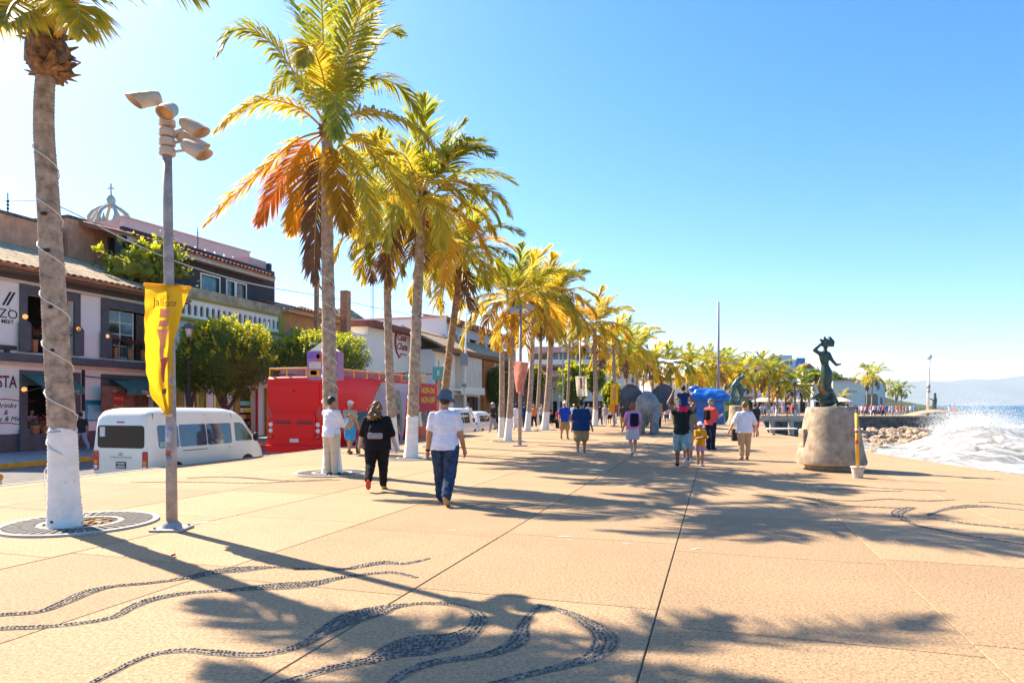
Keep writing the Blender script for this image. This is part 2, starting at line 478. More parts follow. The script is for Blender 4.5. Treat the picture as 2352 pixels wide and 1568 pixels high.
for bnd in ([(1848,1112,.07),(1900,1114,.09),(1960,1116,.12),(2060,1123,.09),(2170,1127,.05)],
            [(1880,1124,.08),(1940,1124,.16),(2010,1127,.2),(2070,1128,.10)],
            [(1726,1136,.08),(1792,1142,.09),(1842,1153,.10),(1898,1158,.10),(1976,1163,.10),(2086,1167,.10)],
            [(1740,1132,.06),(1860,1144,.10),(1960,1150,.10),(2040,1146,.12),(2120,1150,.16),(2190,1148,.08)],
            [(2095,1165,.30),(2070,1172,.42),(2060,1181,.34),(2080,1194,.22),(2105,1206,.16),(2148,1215,.15),(2211,1228,.16),(2352,1250,.16),(2420,1262,.16)],
            [(2130,1182,.12),(2160,1172,.18),(2195,1165,.35),(2245,1162,.55),(2290,1165,.3),(2360,1172,.10)],
            [(2130,1188,.08),(2175,1195,.2),(2230,1203,.26),(2300,1210,.24),(2400,1222,.2)],
            [(2250,1153,.06),(2290,1154,.14),(2360,1160,.16),(2420,1164,.1)],
            [(430,1098,.08),(500,1095,.22),(560,1097,.3),(640,1103,.2),(700,1105,.09),(780,1102,.07)],
            [(300,1108,.06),(400,1107,.12),(500,1108,.14),(600,1109,.12),(760,1100,.1)],
            [(1080,1046,.1),(1150,1047,.35),(1230,1051,.4),(1330,1046,.1)]):
    band([(a_[0],a_[1],a_[2]*.75) for a_ in bnd], pale=.3)
# ------------------------------------------------------------------ sea
def sea_mat():
    m = bpy.data.materials.new('sea_water'); m.use_nodes = True
    t = m.node_tree; b = t.nodes['Principled BSDF']; L = t.links
    b.inputs['Base Color'].default_value = (0.008, 0.085, 0.15, 1)
    b.inputs['Roughness'].default_value = 0.4; b.inputs['IOR'].default_value = 1.33; b.inputs['Specular IOR Level'].default_value = 0.3
    g = _n(t, 'ShaderNodeNewGeometry')
    mp = _n(t, 'ShaderNodeMapping'); mp.inputs['Scale'].default_value = (0.05, 0.16, 0.1)
    L.new(g.outputs['Position'], mp.inputs['Vector'])
    n = _n(t, 'ShaderNodeTexNoise'); n.inputs['Scale'].default_value = 2.2; n.inputs['Detail'].default_value = 9; n.inputs['Roughness'].default_value = 0.62
    L.new(mp.outputs[0], n.inputs['Vector'])
    bp = _n(t, 'ShaderNodeBump'); bp.inputs['Strength'].default_value = 0.8; bp.inputs['Distance'].default_value = 3.0
    L.new(n.outputs['Fac'], bp.inputs['Height']); L.new(bp.outputs[0], b.inputs['Normal'])
    r = _n(t, 'ShaderNodeMapRange'); r.inputs['From Min'].default_value = 0.64; r.inputs['From Max'].default_value = 0.72; r.inputs['To Max'].default_value = 0.5
    L.new(n.outputs['Fac'], r.inputs['Value'])
    df = _n(t, 'ShaderNodeBsdfDiffuse'); df.inputs['Color'].default_value = (0.8,0.82,0.82,1)
    ms = _n(t, 'ShaderNodeMixShader'); L.new(r.outputs[0], ms.inputs[0]); L.new(b.outputs[0], ms.inputs[1]); L.new(df.outputs[0], ms.inputs[2])
    L.new(ms.outputs[0], t.nodes['Material Output'].inputs['Surface'])
    return m
mb = MB(); mb.add([(-3000,-400,ZSEA),(30000,-400,ZSEA),(30000,30000,ZSEA),(-3000,30000,ZSEA)], [(0,1,2,3)])
struct(mb.build('sea', sea_mat()))
# surf: churned foam between the seawall, the rocks and open water
def foam_mat():
    m = bpy.data.materials.new('sea_foam'); m.use_nodes = True
    t = m.node_tree; b = t.nodes['Principled BSDF']; L = t.links
    b.inputs['Roughness'].default_value = 0.7
    g = _n(t, 'ShaderNodeNewGeometry')
    mp = _n(t, 'ShaderNodeMapping'); mp.inputs['Scale'].default_value = (0.55, 0.25, 0.8); mp.inputs['Rotation'].default_value = (0,0,R(35))
    L.new(g.outputs['Position'], mp.inputs['Vector'])
    n = _n(t, 'ShaderNodeTexNoise'); n.inputs['Scale'].default_value = 1.5; n.inputs['Detail'].default_value = 10; n.inputs['Roughness'].default_value = 0.68; n.inputs['Distortion'].default_value = 0.8
    L.new(mp.outputs[0], n.inputs['Vector'])
    r = _n(t, 'ShaderNodeValToRGB'); e = r.color_ramp.elements
    e[0].position = 0.36; e[0].color = (0.10,0.10,0.085,1); e[1].position = 0.58; e[1].color = (0.46,0.455,0.44,1)
    L.new(n.outputs['Fac'], r.inputs['Fac']); L.new(r.outputs[0], b.inputs['Base Color'])
    bp = _n(t, 'ShaderNodeBump'); bp.inputs['Strength'].default_value = 0.9; bp.inputs['Distance'].default_value = 0.6
    L.new(n.outputs['Fac'], bp.inputs['Height']); L.new(bp.outputs[0], b.inputs['Normal'])
    return m
FOAM = foam_mat()
def surf_h(x, y):
    p = Vector((x*0.12, y*0.07, 0.3)); q = Vector((x*0.5, y*0.35, 5.1))
    h = 0.75*mnoise.fractal(p, 1.0, 2.1, 4) + 0.28*mnoise.fractal(q, 1.0, 2.1, 4)
    return h
def surf(i, j):
    y = 4 + 128*j**1.25
    xl = 9.0 + max(0, (y-30))*0.40 if y < 92 else 66
    x = xl + (170-xl)*i**1.5
    # two rolling crests running in towards the shore
    d = x - 0.55*y
    fade = max(0.0, 1 - (y/132)**4)*(1-i**3)
    h = 0.55 + surf_h(x, y)*0.9
    h += 3.0*math.exp(-((d-9)/(4.5 if d < 9 else 9))**2)*math.exp(-((y-58)/20)**2)*(1+.25*mnoise.noise(Vector((x*.3,y*.3,7))))
    h += 1.0*math.exp(-((d-26)/5)**2)*math.exp(-((y-60)/40)**2)
    h += 0.9*math.exp(-((x-17)/5)**2)*math.exp(-((y-16)/14)**2)
    return (x, y, ZSEA - 0.35 + h*fade)
mb = MB(); mb.grid(surf, 110, 120)
o = mb.build('surf', FOAM, smooth=True); struct(o, 'stuff')
# spray thrown up by the breaking wave
mb = MB(); rs = random.Random(3)
def drop(c, r):
    vs_ = [(c[0]+r*a, c[1]+r*b, c[2]+r*d) for a,b,d in ((1,1,1),(-1,-1,1),(-1,1,-1),(1,-1,-1))]
    mb.add(vs_, [(0,1,2),(0,3,1),(0,2,3),(1,3,2)])
jets = [(A(2205,985,60), A(2180,925,60), 1.5), (A(2240,975,60), A(2255,905,61), 1.9), (A(2290,980,60), A(2315,925,60), 2.0), (A(2175,1000,57), A(2145,955,58), 1.2), (A(2335,990,58), A(2380,950,58), 2.0), (A(2225,985,56), A(2222,935,56), 2.0), (A(2270,985,54), A(2280,945,54), 2.0)]
for k in range(42000):
    a, b_, w_ = jets[rs.randrange(len(jets))]
    t_ = rs.random()**1.4
    p = a.lerp(b_, t_)
    s_ = w_*(0.55+0.95*t_)
    p += Vector((rs.gauss(0,.5)*s_, rs.gauss(0,.7)*s_, rs.gauss(0,.25)*s_))
    drop(p, rs.uniform(.007,.024)*(1.3-t_))
struct(obj('wave_spray', mb.raw('wave_spray'), M('spray_white', (0.97,0.97,0.96), rough=0.6, var=0.0, trans=0.5)), 'stuff')
# ------------------------------------------------------------------ far land
def ridge(name, pix, Y, base, m, depth, seed, n=160, amp=6):
    xs = [p[0] for p in pix]; ys = [p[1] for p in pix]
    mb = MB(); rows = 14
    def fn(i, j):
        px = xs[0] + (xs[-1]-xs[0])*i
        py = np.interp(px, xs, ys)
        top = H + (HY - py)/F*Y
        f = j
        Yc = Y - depth*(1-f)*0.6
        z = base + (top-base)*(f**1.3)
        nn = mnoise.fractal(Vector((px*0.012, f*4, seed)), 1.0, 2.0, 5)
        z += (top-base)*0.16*nn*(1-abs(2*f-1))
        x = (px-CX)/F*Y + (top-base)*0.12*nn*(1-f)
        return (x, Yc + (top-base)*0.5*nn*(1-f), z)
    mb.grid(fn, n, rows)
    # back slope so that it is a solid ridge
    def fb(i, j):
        a = fn(i, 1.0); return (a[0], a[1]+depth*0.5*j, a[2] + (base-a[2])*j)
    mb.grid(fb, n, 2)
    return struct(mb.build(name, m, smooth=True))
FORE = M('hill_forest', (0.075,0.10,0.045), rough=0.95, var=0.45, scale=0.02, bump=6.0, bscale=0.06)
MTN = M('mountain_forest', (0.085,0.10,0.06), rough=0.95, var=0.35, scale=0.0009, bump=100.0, bscale=0.0025)
ridge('mountains', [(1700,905),(1800,892),(1900,885),(1990,878),(2050,872),(2085,877),(2130,873),(2165,876),(2195,874),(2230,870),(2270,872),(2310,868),(2352,862),(2420,866),(2520,858),(2700,880),(2950,905)], 16000, -20, MTN, 5000, 1.7, n=200)
ridge('hill', [(480,800),(560,770),(640,726),(690,702),(720,712),(752,716),(780,708),(800,707),(815,716),(835,730),(850,744),(885,765),(930,790),(1000,820),(1100,860)], 900, -5, FORE, 500, 4.2)
ridge('hill', [(1380,915),(1480,895),(1560,880),(1640,872),(1720,862),(1790,858),(1850,864),(1900,874),(1950,890),(2010,912),(2050,925)], 262, -1, FORE, 110, 9.1)
# ================================================================== PLANTS
def leaf_mat(name, col, col2, tr=0.45, scale=1.3):
    m = M(name, col, rough=0.55, var=0.2, scale=scale, col2=col2, trans=tr, obj_var=0.18, spec=0.35)
    return m
FR = {'g': leaf_mat('frond_green', (0.28,0.33,0.03), (0.48,0.43,0.035), tr=.55),
      'y': leaf_mat('frond_gold', (0.72,0.51,0.045), (0.50,0.45,0.04), tr=.55),
      'o': leaf_mat('frond_orange', (0.74,0.46,0.04), (0.62,0.36,0.04), tr=.55),
      'r': leaf_mat('frond_red', (0.56,0.19,0.05), (0.42,0.24,0.07), tr=.4),
      'd': leaf_mat('frond_dead', (0.26,0.14,0.065), (0.15,0.085,0.05), tr=0.25),
      'p': leaf_mat('frond_highlit', (0.62,0.50,0.24), (0.45,0.36,0.10))}  # whitish highlights of one upright frond put into its leaf colour
RACH = M('frond_rachis', (0.72,0.40,0.05), rough=0.5, var=0.2, scale=3)
BARK = M('palm_bark', (0.56,0.40,0.28), rough=0.95, var=0.35, scale=7, bump=0.015, bscale=22, streak=0.0)
BARKO = M('palm_bark_brown', (0.46,0.26,0.12), rough=0.95, var=0.35, scale=7, bump=0.015, bscale=22)
FIBRE = M('palm_fibre', (0.36,0.20,0.10), rough=0.95, var=0.5, scale=9, bump=0.02, bscale=25)
def paint_mat():
    m = M('trunk_whitewash', (0.88,0.83,0.75), rough=0.85, var=0.10, scale=5, bump=0.012, bscale=16)
    t = m.node_tree; b = t.nodes['Principled BSDF']; L = t.links
    tc = _n(t,'ShaderNodeTexCoord'); n = _n(t,'ShaderNodeTexNoise'); n.inputs['Scale'].default_value = 9; n.inputs['Detail'].default_value = 8
    L.new(tc.outputs['Object'], n.inputs['Vector'])
    r = _n(t,'ShaderNodeMapRange'); r.inputs['From Min'].default_value = .66; r.inputs['From Max'].default_value = .72
    L.new(n.outputs['Fac'], r.inputs['Value'])
    src = b.inputs['Base Color'].links[0].from_socket
    mx = _n(t,'ShaderNodeMix', data_type='RGBA'); mx.inputs['B'].default_value = (0.28,0.21,0.16,1)
    L.new(r.outputs[0], mx.inputs['Factor']); L.new(src, mx.inputs['A']); L.new(mx.outputs['Result'], b.inputs['Base Color'])
    return m
WASH = paint_mat()
UPZ = Vector((0,0,1))
def resample(pts, n):
    C = [Vector(p) for p in catmull([tuple(p) for p in pts], 8)]
    S_ = [0.0]
    for a, b in zip(C, C[1:]): S_.append(S_[-1]+(b-a).length)
    arr = np.array([tuple(c) for c in C]); s = np.linspace(0, S_[-1], n)
    return [Vector((np.interp(x,S_,arr[:,0]), np.interp(x,S_,arr[:,1]), np.interp(x,S_,arr[:,2]))) for x in s], S_[-1]
def frond_mesh(pts, npairs=60, leaf=0.62, hang=0.5, wid=0.028, rr=0.028, rnd=None, start=0.17, twist=0.0, ragged=0.0):
    rnd = rnd or random
    C, tot = resample(pts, 24)
    lf, ra = MB(), MB()
    ra.tube(C, [rr*(1-0.88*(i/23)**0.8) for i in range(24)], n=5)
    side0 = None
    sides = []
    for i in range(24):
        t = (C[min(i+1,23)]-C[max(i-1,0)]).normalized()
        s = t.cross(UPZ)
        if s.length < 0.25: s = side0 if side0 is not None else Vector((rnd.uniform(-1,1), rnd.uniform(-1,1), 0))
        s = (s - t*s.dot(t)).normalized()
        if side0 is not None and s.dot(side0) < 0: s = -s
        side0 = s
        if twist: s = Matrix.Rotation(twist*i/23, 3, t) @ s
        sides.append((t, s))
    for k in range(npairs):
        f = start + (1-start)*(k+0.5)/npairs
        x = f*23; i = min(int(x), 22); fr = x-i
        p = C[i].lerp(C[i+1], fr); t, s = sides[i]
        nrm = s.cross(t)
        if nrm.z < 0: nrm = -nrm
        prof = (0.45+0.55*math.sin(math.pi*min(1, (f-start)/(1-start)*0.9+0.12)))*(1.0 if f < 0.85 else 1-(f-0.85)*3.2)
        for sg in (-1, 1):
            if ragged and rnd.random() < ragged: continue
            L_ = leaf*prof*rnd.uniform(0.82,1.1)
            fa = R(28 + 38*f + rnd.uniform(-9,9))
            d = (s*sg*math.cos(fa) + t*math.sin(fa) + nrm*rnd.uniform(0.0,0.28)).normalized()
            h = hang*rnd.uniform(0.6,1.35)
            d1 = (d - UPZ*h*0.35).normalized(); d2 = (d - UPZ*(h*1.25)).normalized()
            p1 = p + d1*L_*0.5; p2 = p1 + d2*L_*0.5
            wv = d1.cross(nrm)
            if wv.length < 1e-3: wv = t
            wv = (wv.normalized()*0.85 + nrm*rnd.uniform(-.5,.5)).normalized()*wid*rnd.uniform(.8,1.2)
            lf.add([p-wv*.5, p+wv*.5, p1+wv, p1-wv, p2], [(0,1,2,3),(3,2,4)])
    return lf.raw('frond'), ra.raw('rachis', True)
def arc(az, el, L_, droop, n=7, pw=1.15):
    d = Vector((math.cos(az), math.sin(az), 0)); p = Vector((0,0,0)); out = [p.copy()]
    for i in range(n):
        e = el - droop*((i+0.6)/n)**pw
        p = p + (d*math.cos(e)+UPZ*math.sin(e))*(L_/n); out.append(p.copy())
    return out
def add_frond(root, me, ra, kind, loc, rotz=0.0):
    f = bpy.data.objects.new('frond', me); COL.objects.link(f); f.parent = root; f.location = loc; f.rotation_euler[2] = rotz
    if not me.materials: me.materials.append(FR[kind])
    f.material_slots[0].link = 'OBJECT'; f.material_slots[0].material = FR[kind]
    if ra is not None:
        r = bpy.data.objects.new('rachis', ra); COL.objects.link(r); r.parent = f
        if not ra.materials: ra.materials.append(RACH)
    return f
def trunk_parts(root, path, r0, r1, paint, ring=0.075, n=14, bark=None, flare=0.12):
    C, tot = resample(path, max(10, int(sum((Vector(b)-Vector(a)).length for a,b in zip(path,path[1:]))/ring)*2))
    rnd = random.Random(len(C)+int(r0*1000))
    rad = []
    for i, p in enumerate(C):
        f = i/(len(C)-1)
        r = r0+(r1-r0)*f + flare*r0*4*math.exp(-p.z/0.35)*0.5
        rad.append(r*(1.0+(0.035 if i % 2 else -0.02)+rnd.uniform(-.018,.018)))
    kp = next((i for i, p in enumerate(C) if p.z >= paint), 0)
    if paint and kp:
        mb = MB(); mb.tube(C[:kp+1], [r*1.01 for r in rad[:kp+1]], n); po = mb.build('painted_base', WASH, root, smooth=True); zm = C[kp].z
        for v in po.data.vertices:
            if v.co.z > zm-.035: v.co.z += rnd.uniform(-.07,.05)
        kq = max(0, kp-3); mb = MB(); mb.tube(C[kq:], [r*.99 for r in rad[kq:]], n)
    else:
        mb = MB(); mb.tube(C, rad, n)
    mb.build('trunk', bark or BARK, root, smooth=True)
    return C, rad
def boot(root, top, r, h, n=26, seed=1, low=0.3):
    rnd = random.Random(seed); mb = MB()
    mb.tube([top+Vector((0,0,-h*.55)), top+Vector((0,0,-h*.2)), top+Vector((0,0,h*.2)), top+Vector((0,0,h*.7))], [r*.9, r*1.5, r*1.45, r*.6], 12)
    for k in range(n):
        a = rnd.uniform(0, 6.28); z = rnd.uniform(-h*.55, h*.5)
        d = Vector((math.cos(a), math.sin(a), 0)); p = top+Vector((0,0,z))+d*r*.9
        s = Vector((-d.y, d.x, 0))*rnd.uniform(.3,.55)*r
        q = p + d*r*rnd.uniform(.5,1.3) + UPZ*rnd.uniform(-.3,.9)*h*.4
        mb.add([p-s, p+s, q+s*.25, q-s*.25, p+d*.03-s+UPZ*.02, p+d*.03+s+UPZ*.02], [(0,1,2,3),(4,5,2,3),(0,3,4),(1,2,5)])
    mb.build('crown_fibre', FIBRE, root)
# shared frond shapes for the generated crowns: (elevation, droop, length)
SHAPES = {}
def shape(kind, q, hi=True):
    key = (kind, q, hi)
    if key in SHAPES: return SHAPES[key]
    rnd = random.Random(hash((kind, q)) % 1000 + q*31 if False else q*31+{'up':1,'high':2,'mid':3,'low':4,'hang':5}[kind])
    el, dr, L_, hg = {'up':(R(78),R(35),2.7,.15), 'high':(R(55),R(85),3.1,.35), 'mid':(R(30),R(95),3.2,.6), 'low':(R(0),R(85),3.0,.75), 'hang':(R(-38),R(50),2.4,.6)}[kind]
    p = arc(0, el+rnd.uniform(-.12,.12), L_*rnd.uniform(.9,1.08), dr*rnd.uniform(.8,1.2))
    p = [v + Vector((0, 0.25*math.sin(i*0.5)*rnd.uniform(-1,1), 0)) for i, v in enumerate(p)]
    SHAPES[key] = frond_mesh(p, npairs=(70 if hi else 34), leaf=0.86, hang=hg, wid=(0.027 if hi else 0.05), rnd=rnd, twist=rnd.uniform(-.5,.5), ragged=(0.25 if kind == 'hang' else 0.05))
    return SHAPES[key]
def crown(root, top, scale, n, seed, hi=True, gold=0.5, dead=2):
    rnd = random.Random(seed)
    for k in range(n):
        az = k*2.39996 + rnd.uniform(-.3,.3)
        f = k/(n-1)
        kind = 'up' if f < .14 else 'high' if f < .40 else 'mid' if f < .68 else 'low' if f < .88 else 'hang'
        g = gold - .02 + (f-.45)*0.9
        r = rnd.random()
        c = 'g' if r > g else ('y' if rnd.random() < .8 else 'o')
        if kind == 'hang' and rnd.random() < .5: c = 'd' if rnd.random() < .6 else 'o'
        if kind == 'up': c = 'g' if rnd.random() < .6 else 'y'
        me, ra = shape(kind, rnd.randrange(3), hi)
        o = add_frond(root, me, ra if hi else None, c, top + Vector((0,0,0.1*(1-f))), az)
        s = scale*rnd.uniform(.88,1.1); o.scale = (s, s, s)
        o.rotation_euler[0] = rnd.uniform(-.15,.15)
RING_D = M('tree_ring_pebble', (0.16,0.145,0.13), rough=0.8, var=0.4, scale=30)
RING_W = M('tree_ring_rim', (0.55,0.48,0.40), rough=0.85, var=0.15, scale=8)
SOIL = M('tree_pit_soil', (0.17,0.085,0.045), rough=1.0, var=0.5, scale=18, bump=0.03, bscale=30)
def tree_ring(c, label, R0=0.93, r0=0.46, n=44):
    t = thing('tree_ring', label, 'tree ring', (c[0],c[1],0), 0, 'mosaic rings round the palms')
    def ann(ra, rb, z0, z1, name, m):
        mb = MB(); mb.lathe([(ra,z0),(ra,z1),(rb,z1),(rb,z0)], 56, cap=False); mb.build(name, m, t)
    ann(R0-.07, R0, 0.001, 0.03, 'outer_rim', RING_W); ann(r0, r0+.06, 0.001, 0.028, 'inner_rim', RING_W)
    ann(r0+.06, R0-.07, 0.001, 0.012, 'bed', RING_W)
    mbk = MB(); h = 0.02; ra, rb = r0+.075, R0-.085; w0, w1 = ra*math.pi/n*.62, rb*math.pi/n*.62
    mbk.add([(ra,-w0,0),(rb,-w1,0),(rb,w1,0),(ra,w0,0),(ra,-w0,h),(rb,-w1,h),(rb,w1,h),(ra,w0,h)], [(4,5,6,7),(0,1,5,4),(1,2,6,5),(2,3,7,6),(3,0,4,7)])
    me = mbk.mesh('radial_stone'); me.materials.append(RING_D)
    for k in range(n):
        o = obj('radial_stone', me, None, t, loc=(0,0,0.0115), rotz=2*math.pi*k/n)
    rnd = random.Random(5); mb = MB()
    mb.grid(lambda i, j: (r0*1.0*j*math.cos(i*6.2832), r0*1.0*j*math.sin(i*6.2832), 0.004+0.014*mnoise.noise(Vector((i*9, j*5, 1)))), 30, 6)
    mb.build('soil', SOIL, t)
    mb = MB()
    for k in range(40):
        a, rr_ = rnd.uniform(0,6.28), r0*math.sqrt(rnd.random())*.9
        mb.ell((rr_*math.cos(a), rr_*math.sin(a), .014), (.03,.022,.014), 6, 4)
    o = mb.build('dry_leaves', M('dry_leaf', (0.5,0.27,0.08), var=0.4, scale=20), t); o['kind'] = 'stuff'
    return t
def palm_root(base, label, group='coconut palms along the promenade'):
    return thing('coconut_palm', label, 'palm tree', base, 0, group)
# ---- palm at the left edge
b1 = G(150,1211); Y1 = b1.y
def loc1(px, py, dy=0, base=b1, Y=Y1): return A(px, py, Y+dy) - base
p1 = palm_root(b1, 'nearest palm, tall leaning trunk with white base and light cable, crown cut by top edge')
path = [Vector((0,0,0)), loc1(146,1100), loc1(143,985), loc1(131,800), loc1(120,620), loc1(109,430), loc1(101,300), loc1(103,200), loc1(112,130)]
C1, R1_ = trunk_parts(p1, path, 0.172, 0.108, 1.27, ring=0.05, n=20, flare=0.10)
boot(p1, loc1(110,125), 0.17, 0.55, n=46, seed=4)
for (px_, py_) in ((118,497),(124,580),(133,708),(137,806),(143,1192)):   # knot holes
    c = loc1(px_, py_); c.y -= 0.18 if py_ > 1100 else 0.135
    mb = MB(); mb.ell(c, (.05 if py_ < 600 else .03,.022,.024), 10, 6)
    mb.build('knot_hole', M('knot_dark', (0.05,0.035,0.025), rough=1), p1)
rk = random.Random(12)
top1 = loc1(112,95)
def px_frond(root, base, Y, pts, kind, npairs=62, leaf=0.6, hang=.5, wid=.026, rr=.03, seed=0, twist=0, ragged=0.03, start=.15):
    P = [A(p[0],p[1],Y+(p[2] if len(p)>2 else 0)) - base for p in pts]
    me, ra = frond_mesh(P, npairs, leaf, hang, wid, rr, random.Random(seed), start, twist, ragged)
    o = add_frond(root, me, ra, kind, (0,0,0)); return o
for i, (pts, k, hg) in enumerate([
    ([(118,110),(105,20),(95,-120,-.4),(60,-260,-.9)], 'o', .3),
    ([(130,110),(155,50),(200,-40,-.3),(300,-110,-.7),(420,-120,-1.0),(520,-60,-1.2)], 'g', .75),
    ([(125,100),(150,20),(230,-70,.6),(330,-70,1.0),(470,0,1.2)], 'g', .8),
    ([(105,110),(70,30),(20,-50,-.2),(-60,-60,-.5),(-150,20,-.6)], 'y', .7),
    ([(100,110),(60,50),(10,10,.5),(-60,30,.9),(-110,90,1.2)], 'y', .8),
    ([(105,105),(85,40,-.3),(60,0,-.9),(30,10,-1.5),(10,50,-1.9)], 'y', .8),
    ([(125,105),(140,50,-.4),(165,10,-1.0),(180,20,-1.5),(190,80,-1.8)], 'y', .7),
    ([(115,100),(120,0,.4),(140,-150,.7),(230,-260,1.0)], 'g', .3),
    ([(118,100),(140,-20,.6),(260,-160,1.6),(420,-210,2.2),(560,-150,2.4)], 'g', .6),
    ([(110,100),(90,0,.6),(20,-120,1.5),(-90,-140,2.0)], 'y', .5),
    ([(122,100),(200,-60,-.8),(330,-180,-1.8),(470,-210,-2.4),(600,-140,-2.8)], 'g', .6),
    ([(115,95),(125,-90,-.5),(150,-240,-1.2),(220,-360,-1.7)], 'g', .3)]):
    px_frond(p1, b1, Y1, pts, k, hang=hg, seed=i+10,  leaf=.74, rr=.05, npairs=84, start=.2, wid=.025)
tree_ring(G(186,1203), 'pebbled stone ring round the nearest palm at the left edge', 0.92, 0.43)
# ---- palm behind the man in white shirt
b2 = G(763,1087); Y2 = b2.y
p2 = palm_root(b2, 'tall palm beside the man in white shirt, with a red dying frond hanging left')
path = [Vector((0,0,0)), A(762,1020,Y2)-b2, A(758,900,Y2)-b2, A(755,740,Y2)-b2, A(752,560,Y2)-b2, A(751,420,Y2)-b2, A(751,305,Y2)-b2]
C2, R2_ = trunk_parts(p2, path, 0.185, 0.115, 1.0, ring=0.055, n=18, flare=0.16)
boot(p2, A(752,300,Y2)-b2, 0.13, 0.4, n=24, seed=8)
for i, (pts, k, hg) in enumerate([
    ([(745,285),(690,190,-.3),(620,95,-.6),(550,66,-.9),(498,125,-1.2)], 'g', .7),
    ([(745,298),(690,250,-.2),(620,230,-.5),(555,250,-.8),(495,300,-1)], 'y', .75),
    ([(742,303),(680,322,-.2),(600,392,-.4),(530,455,-.6),(470,518,-.8)], 'o', .5),
    ([(745,307),(700,332,.2),(655,400,.5),(620,465,.7),(592,515,.9)], 'r', .55),
    ([(752,280),(740,180,.4),(715,80,.8),(675,10,1.1),(620,-15,1.4)], 'g', .4),
    ([(755,280),(768,150,.2),(778,-20,.4),(790,-190,.6)], 'g', .2),
    ([(755,280),(745,150,-.3),(735,-30,-.6),(700,-190,-.9)], 'g', .2),
    ([(757,280),(795,170,-.2),(832,60,-.4),(890,-110,-.6)], 'p', .25),
    ([(757,285),(808,200,.3),(858,115,.6),(892,72,.9),(928,82,1.2)], 'g', .5),
    ([(750,280,0),(745,190,-.7),(722,118,-1.4),(706,108,-1.8),(692,150,-2.2)], 'y', .6),
    ([(760,293),(815,262),(875,258,-.3),(955,292,-.6),(1022,372,-.9)], 'y', .7),
    ([(758,288),(815,205,.5),(875,182,1),(930,212,1.4),(975,285,1.8)], 'g', .65),
    ([(760,303),(800,350,-.3),(832,415,-.6),(850,480,-.8),(858,545,-.9)], 'y', .5),
    ([(757,310),(772,380,-.3),(782,450,-.5),(790,530,-.6)], 'o', .5),
    ([(748,310),(735,380,.2),(728,470,.3),(722,570,.3),(722,650,.3)], 'd', .7),
    ([(746,306),(712,360,.4),(692,440,.6),(678,500,.8),(668,535,.9)], 'o', .5),
    ([(760,300),(825,318,.4),(885,378,.7),(930,450,1),(962,530,1.2)], 'y', .6),
    ([(752,285,.3),(772,200,1.5),(800,160,2.2),(832,190,2.9)], 'g', .5),
    ([(752,288,-.3),(762,220,-1.4),(770,225,-2.2),(775,320,-2.9)], 'g', .6),
    ([(752,285,.3),(720,200,1.5),(670,170,2.4),(620,215,3)], 'g', .6),
    ([(752,285),(800,120,-.8),(850,-20,-1.5),(960,-90,-2)], 'g', .4)]):
    px_frond(p2, b2, Y2, pts, k, hang=hg, seed=i+50, leaf=.82, npairs=88, rr=.032, wid=.026, start=.14)
tree_ring((b2.x, b2.y), 'stone ring under the palm beside the man in white shirt', 0.85, 0.40, 40)
# ---- the other promenade palms: base pixel, top pixel, label, lean control
def palm(bp, tp, label, seed, gold=.5, n=26, sc_=1.0, paint=1.0, hi=True, mid=None, bark=None, r0=.165, dy=0.0, ring=True, group='coconut palms along the promenade'):
    b = G(*bp); Y = b.y
    root = palm_root(b, label, group)
    top = A(tp[0], tp[1], Y+dy) - b
    pts = [Vector((0,0,0))]
    if mid: pts += [A(m_[0], m_[1], Y) - b for m_ in mid]
    else: pts += [top*.33+Vector((.05,0,0)), top*.66]
    pts.append(top)
    CC_, RR_ = trunk_parts(root, pts, r0, r0*.68, paint, ring=.07 if hi else .16, n=12 if hi else 8, bark=bark, flare=.14)
    boot(root, top, .13, .45, n=18 if hi else 8, seed=seed)
    crown(root, top, sc_, n, seed, hi, gold)
    if ring and hi: tree_ring((b.x,b.y), ring if isinstance(ring, str) else 'flat stone ring under the ' + label.split(',')[0], .8, .38, 36)
    PALMS[label] = (b, CC_, RR_)
    return root
PALMS = {}
palm((944,1053),(969,462), 'leaning palm with a wide white base, right of the woman in black', 3, .45, 28, 1.02, 1.25, mid=[(950,900),(958,700),(966,540)], r0=.18, ring='stone ring at the wide white palm base right of the woman')
palm((905,1036),(890,505), 'straight palm half hidden by the woman in black', 5, .75, 26, .98, 1.15, mid=[(897,900),(890,700)])
palm((1012,1026),(1058,590), 'palm behind the bucket hat, trunk bending right with brown husk', 9, .6, 26, 1.0, 1.1, mid=[(1022,900),(1035,790),(1048,690)], bark=BARKO)
palm((1166,1013),(1181,692), 'slim palm left of the pink banner', 14, .8, 26, 1.05, 1.0, r0=.15)
palm((1211,990),(1230,678), 'palm just right of the pink banner', 17, .95, 26, 1.12, 1.15, r0=.17)
palm((1251,987),(1272,697), 'thick trunked palm behind the seated woman in black', 21, .95, 26, 1.1, 1.15, r0=.22)
palm((1367,978),(1366,752), 'palm right of the white banner', 26, .9, 27, 1.15, 1.2, r0=.2)
palm((1232,975),(1247,700), 'palm second behind the pink banner, mostly hidden', 30, .75, 23, 1.0, 1.1, r0=.16, ring=False)
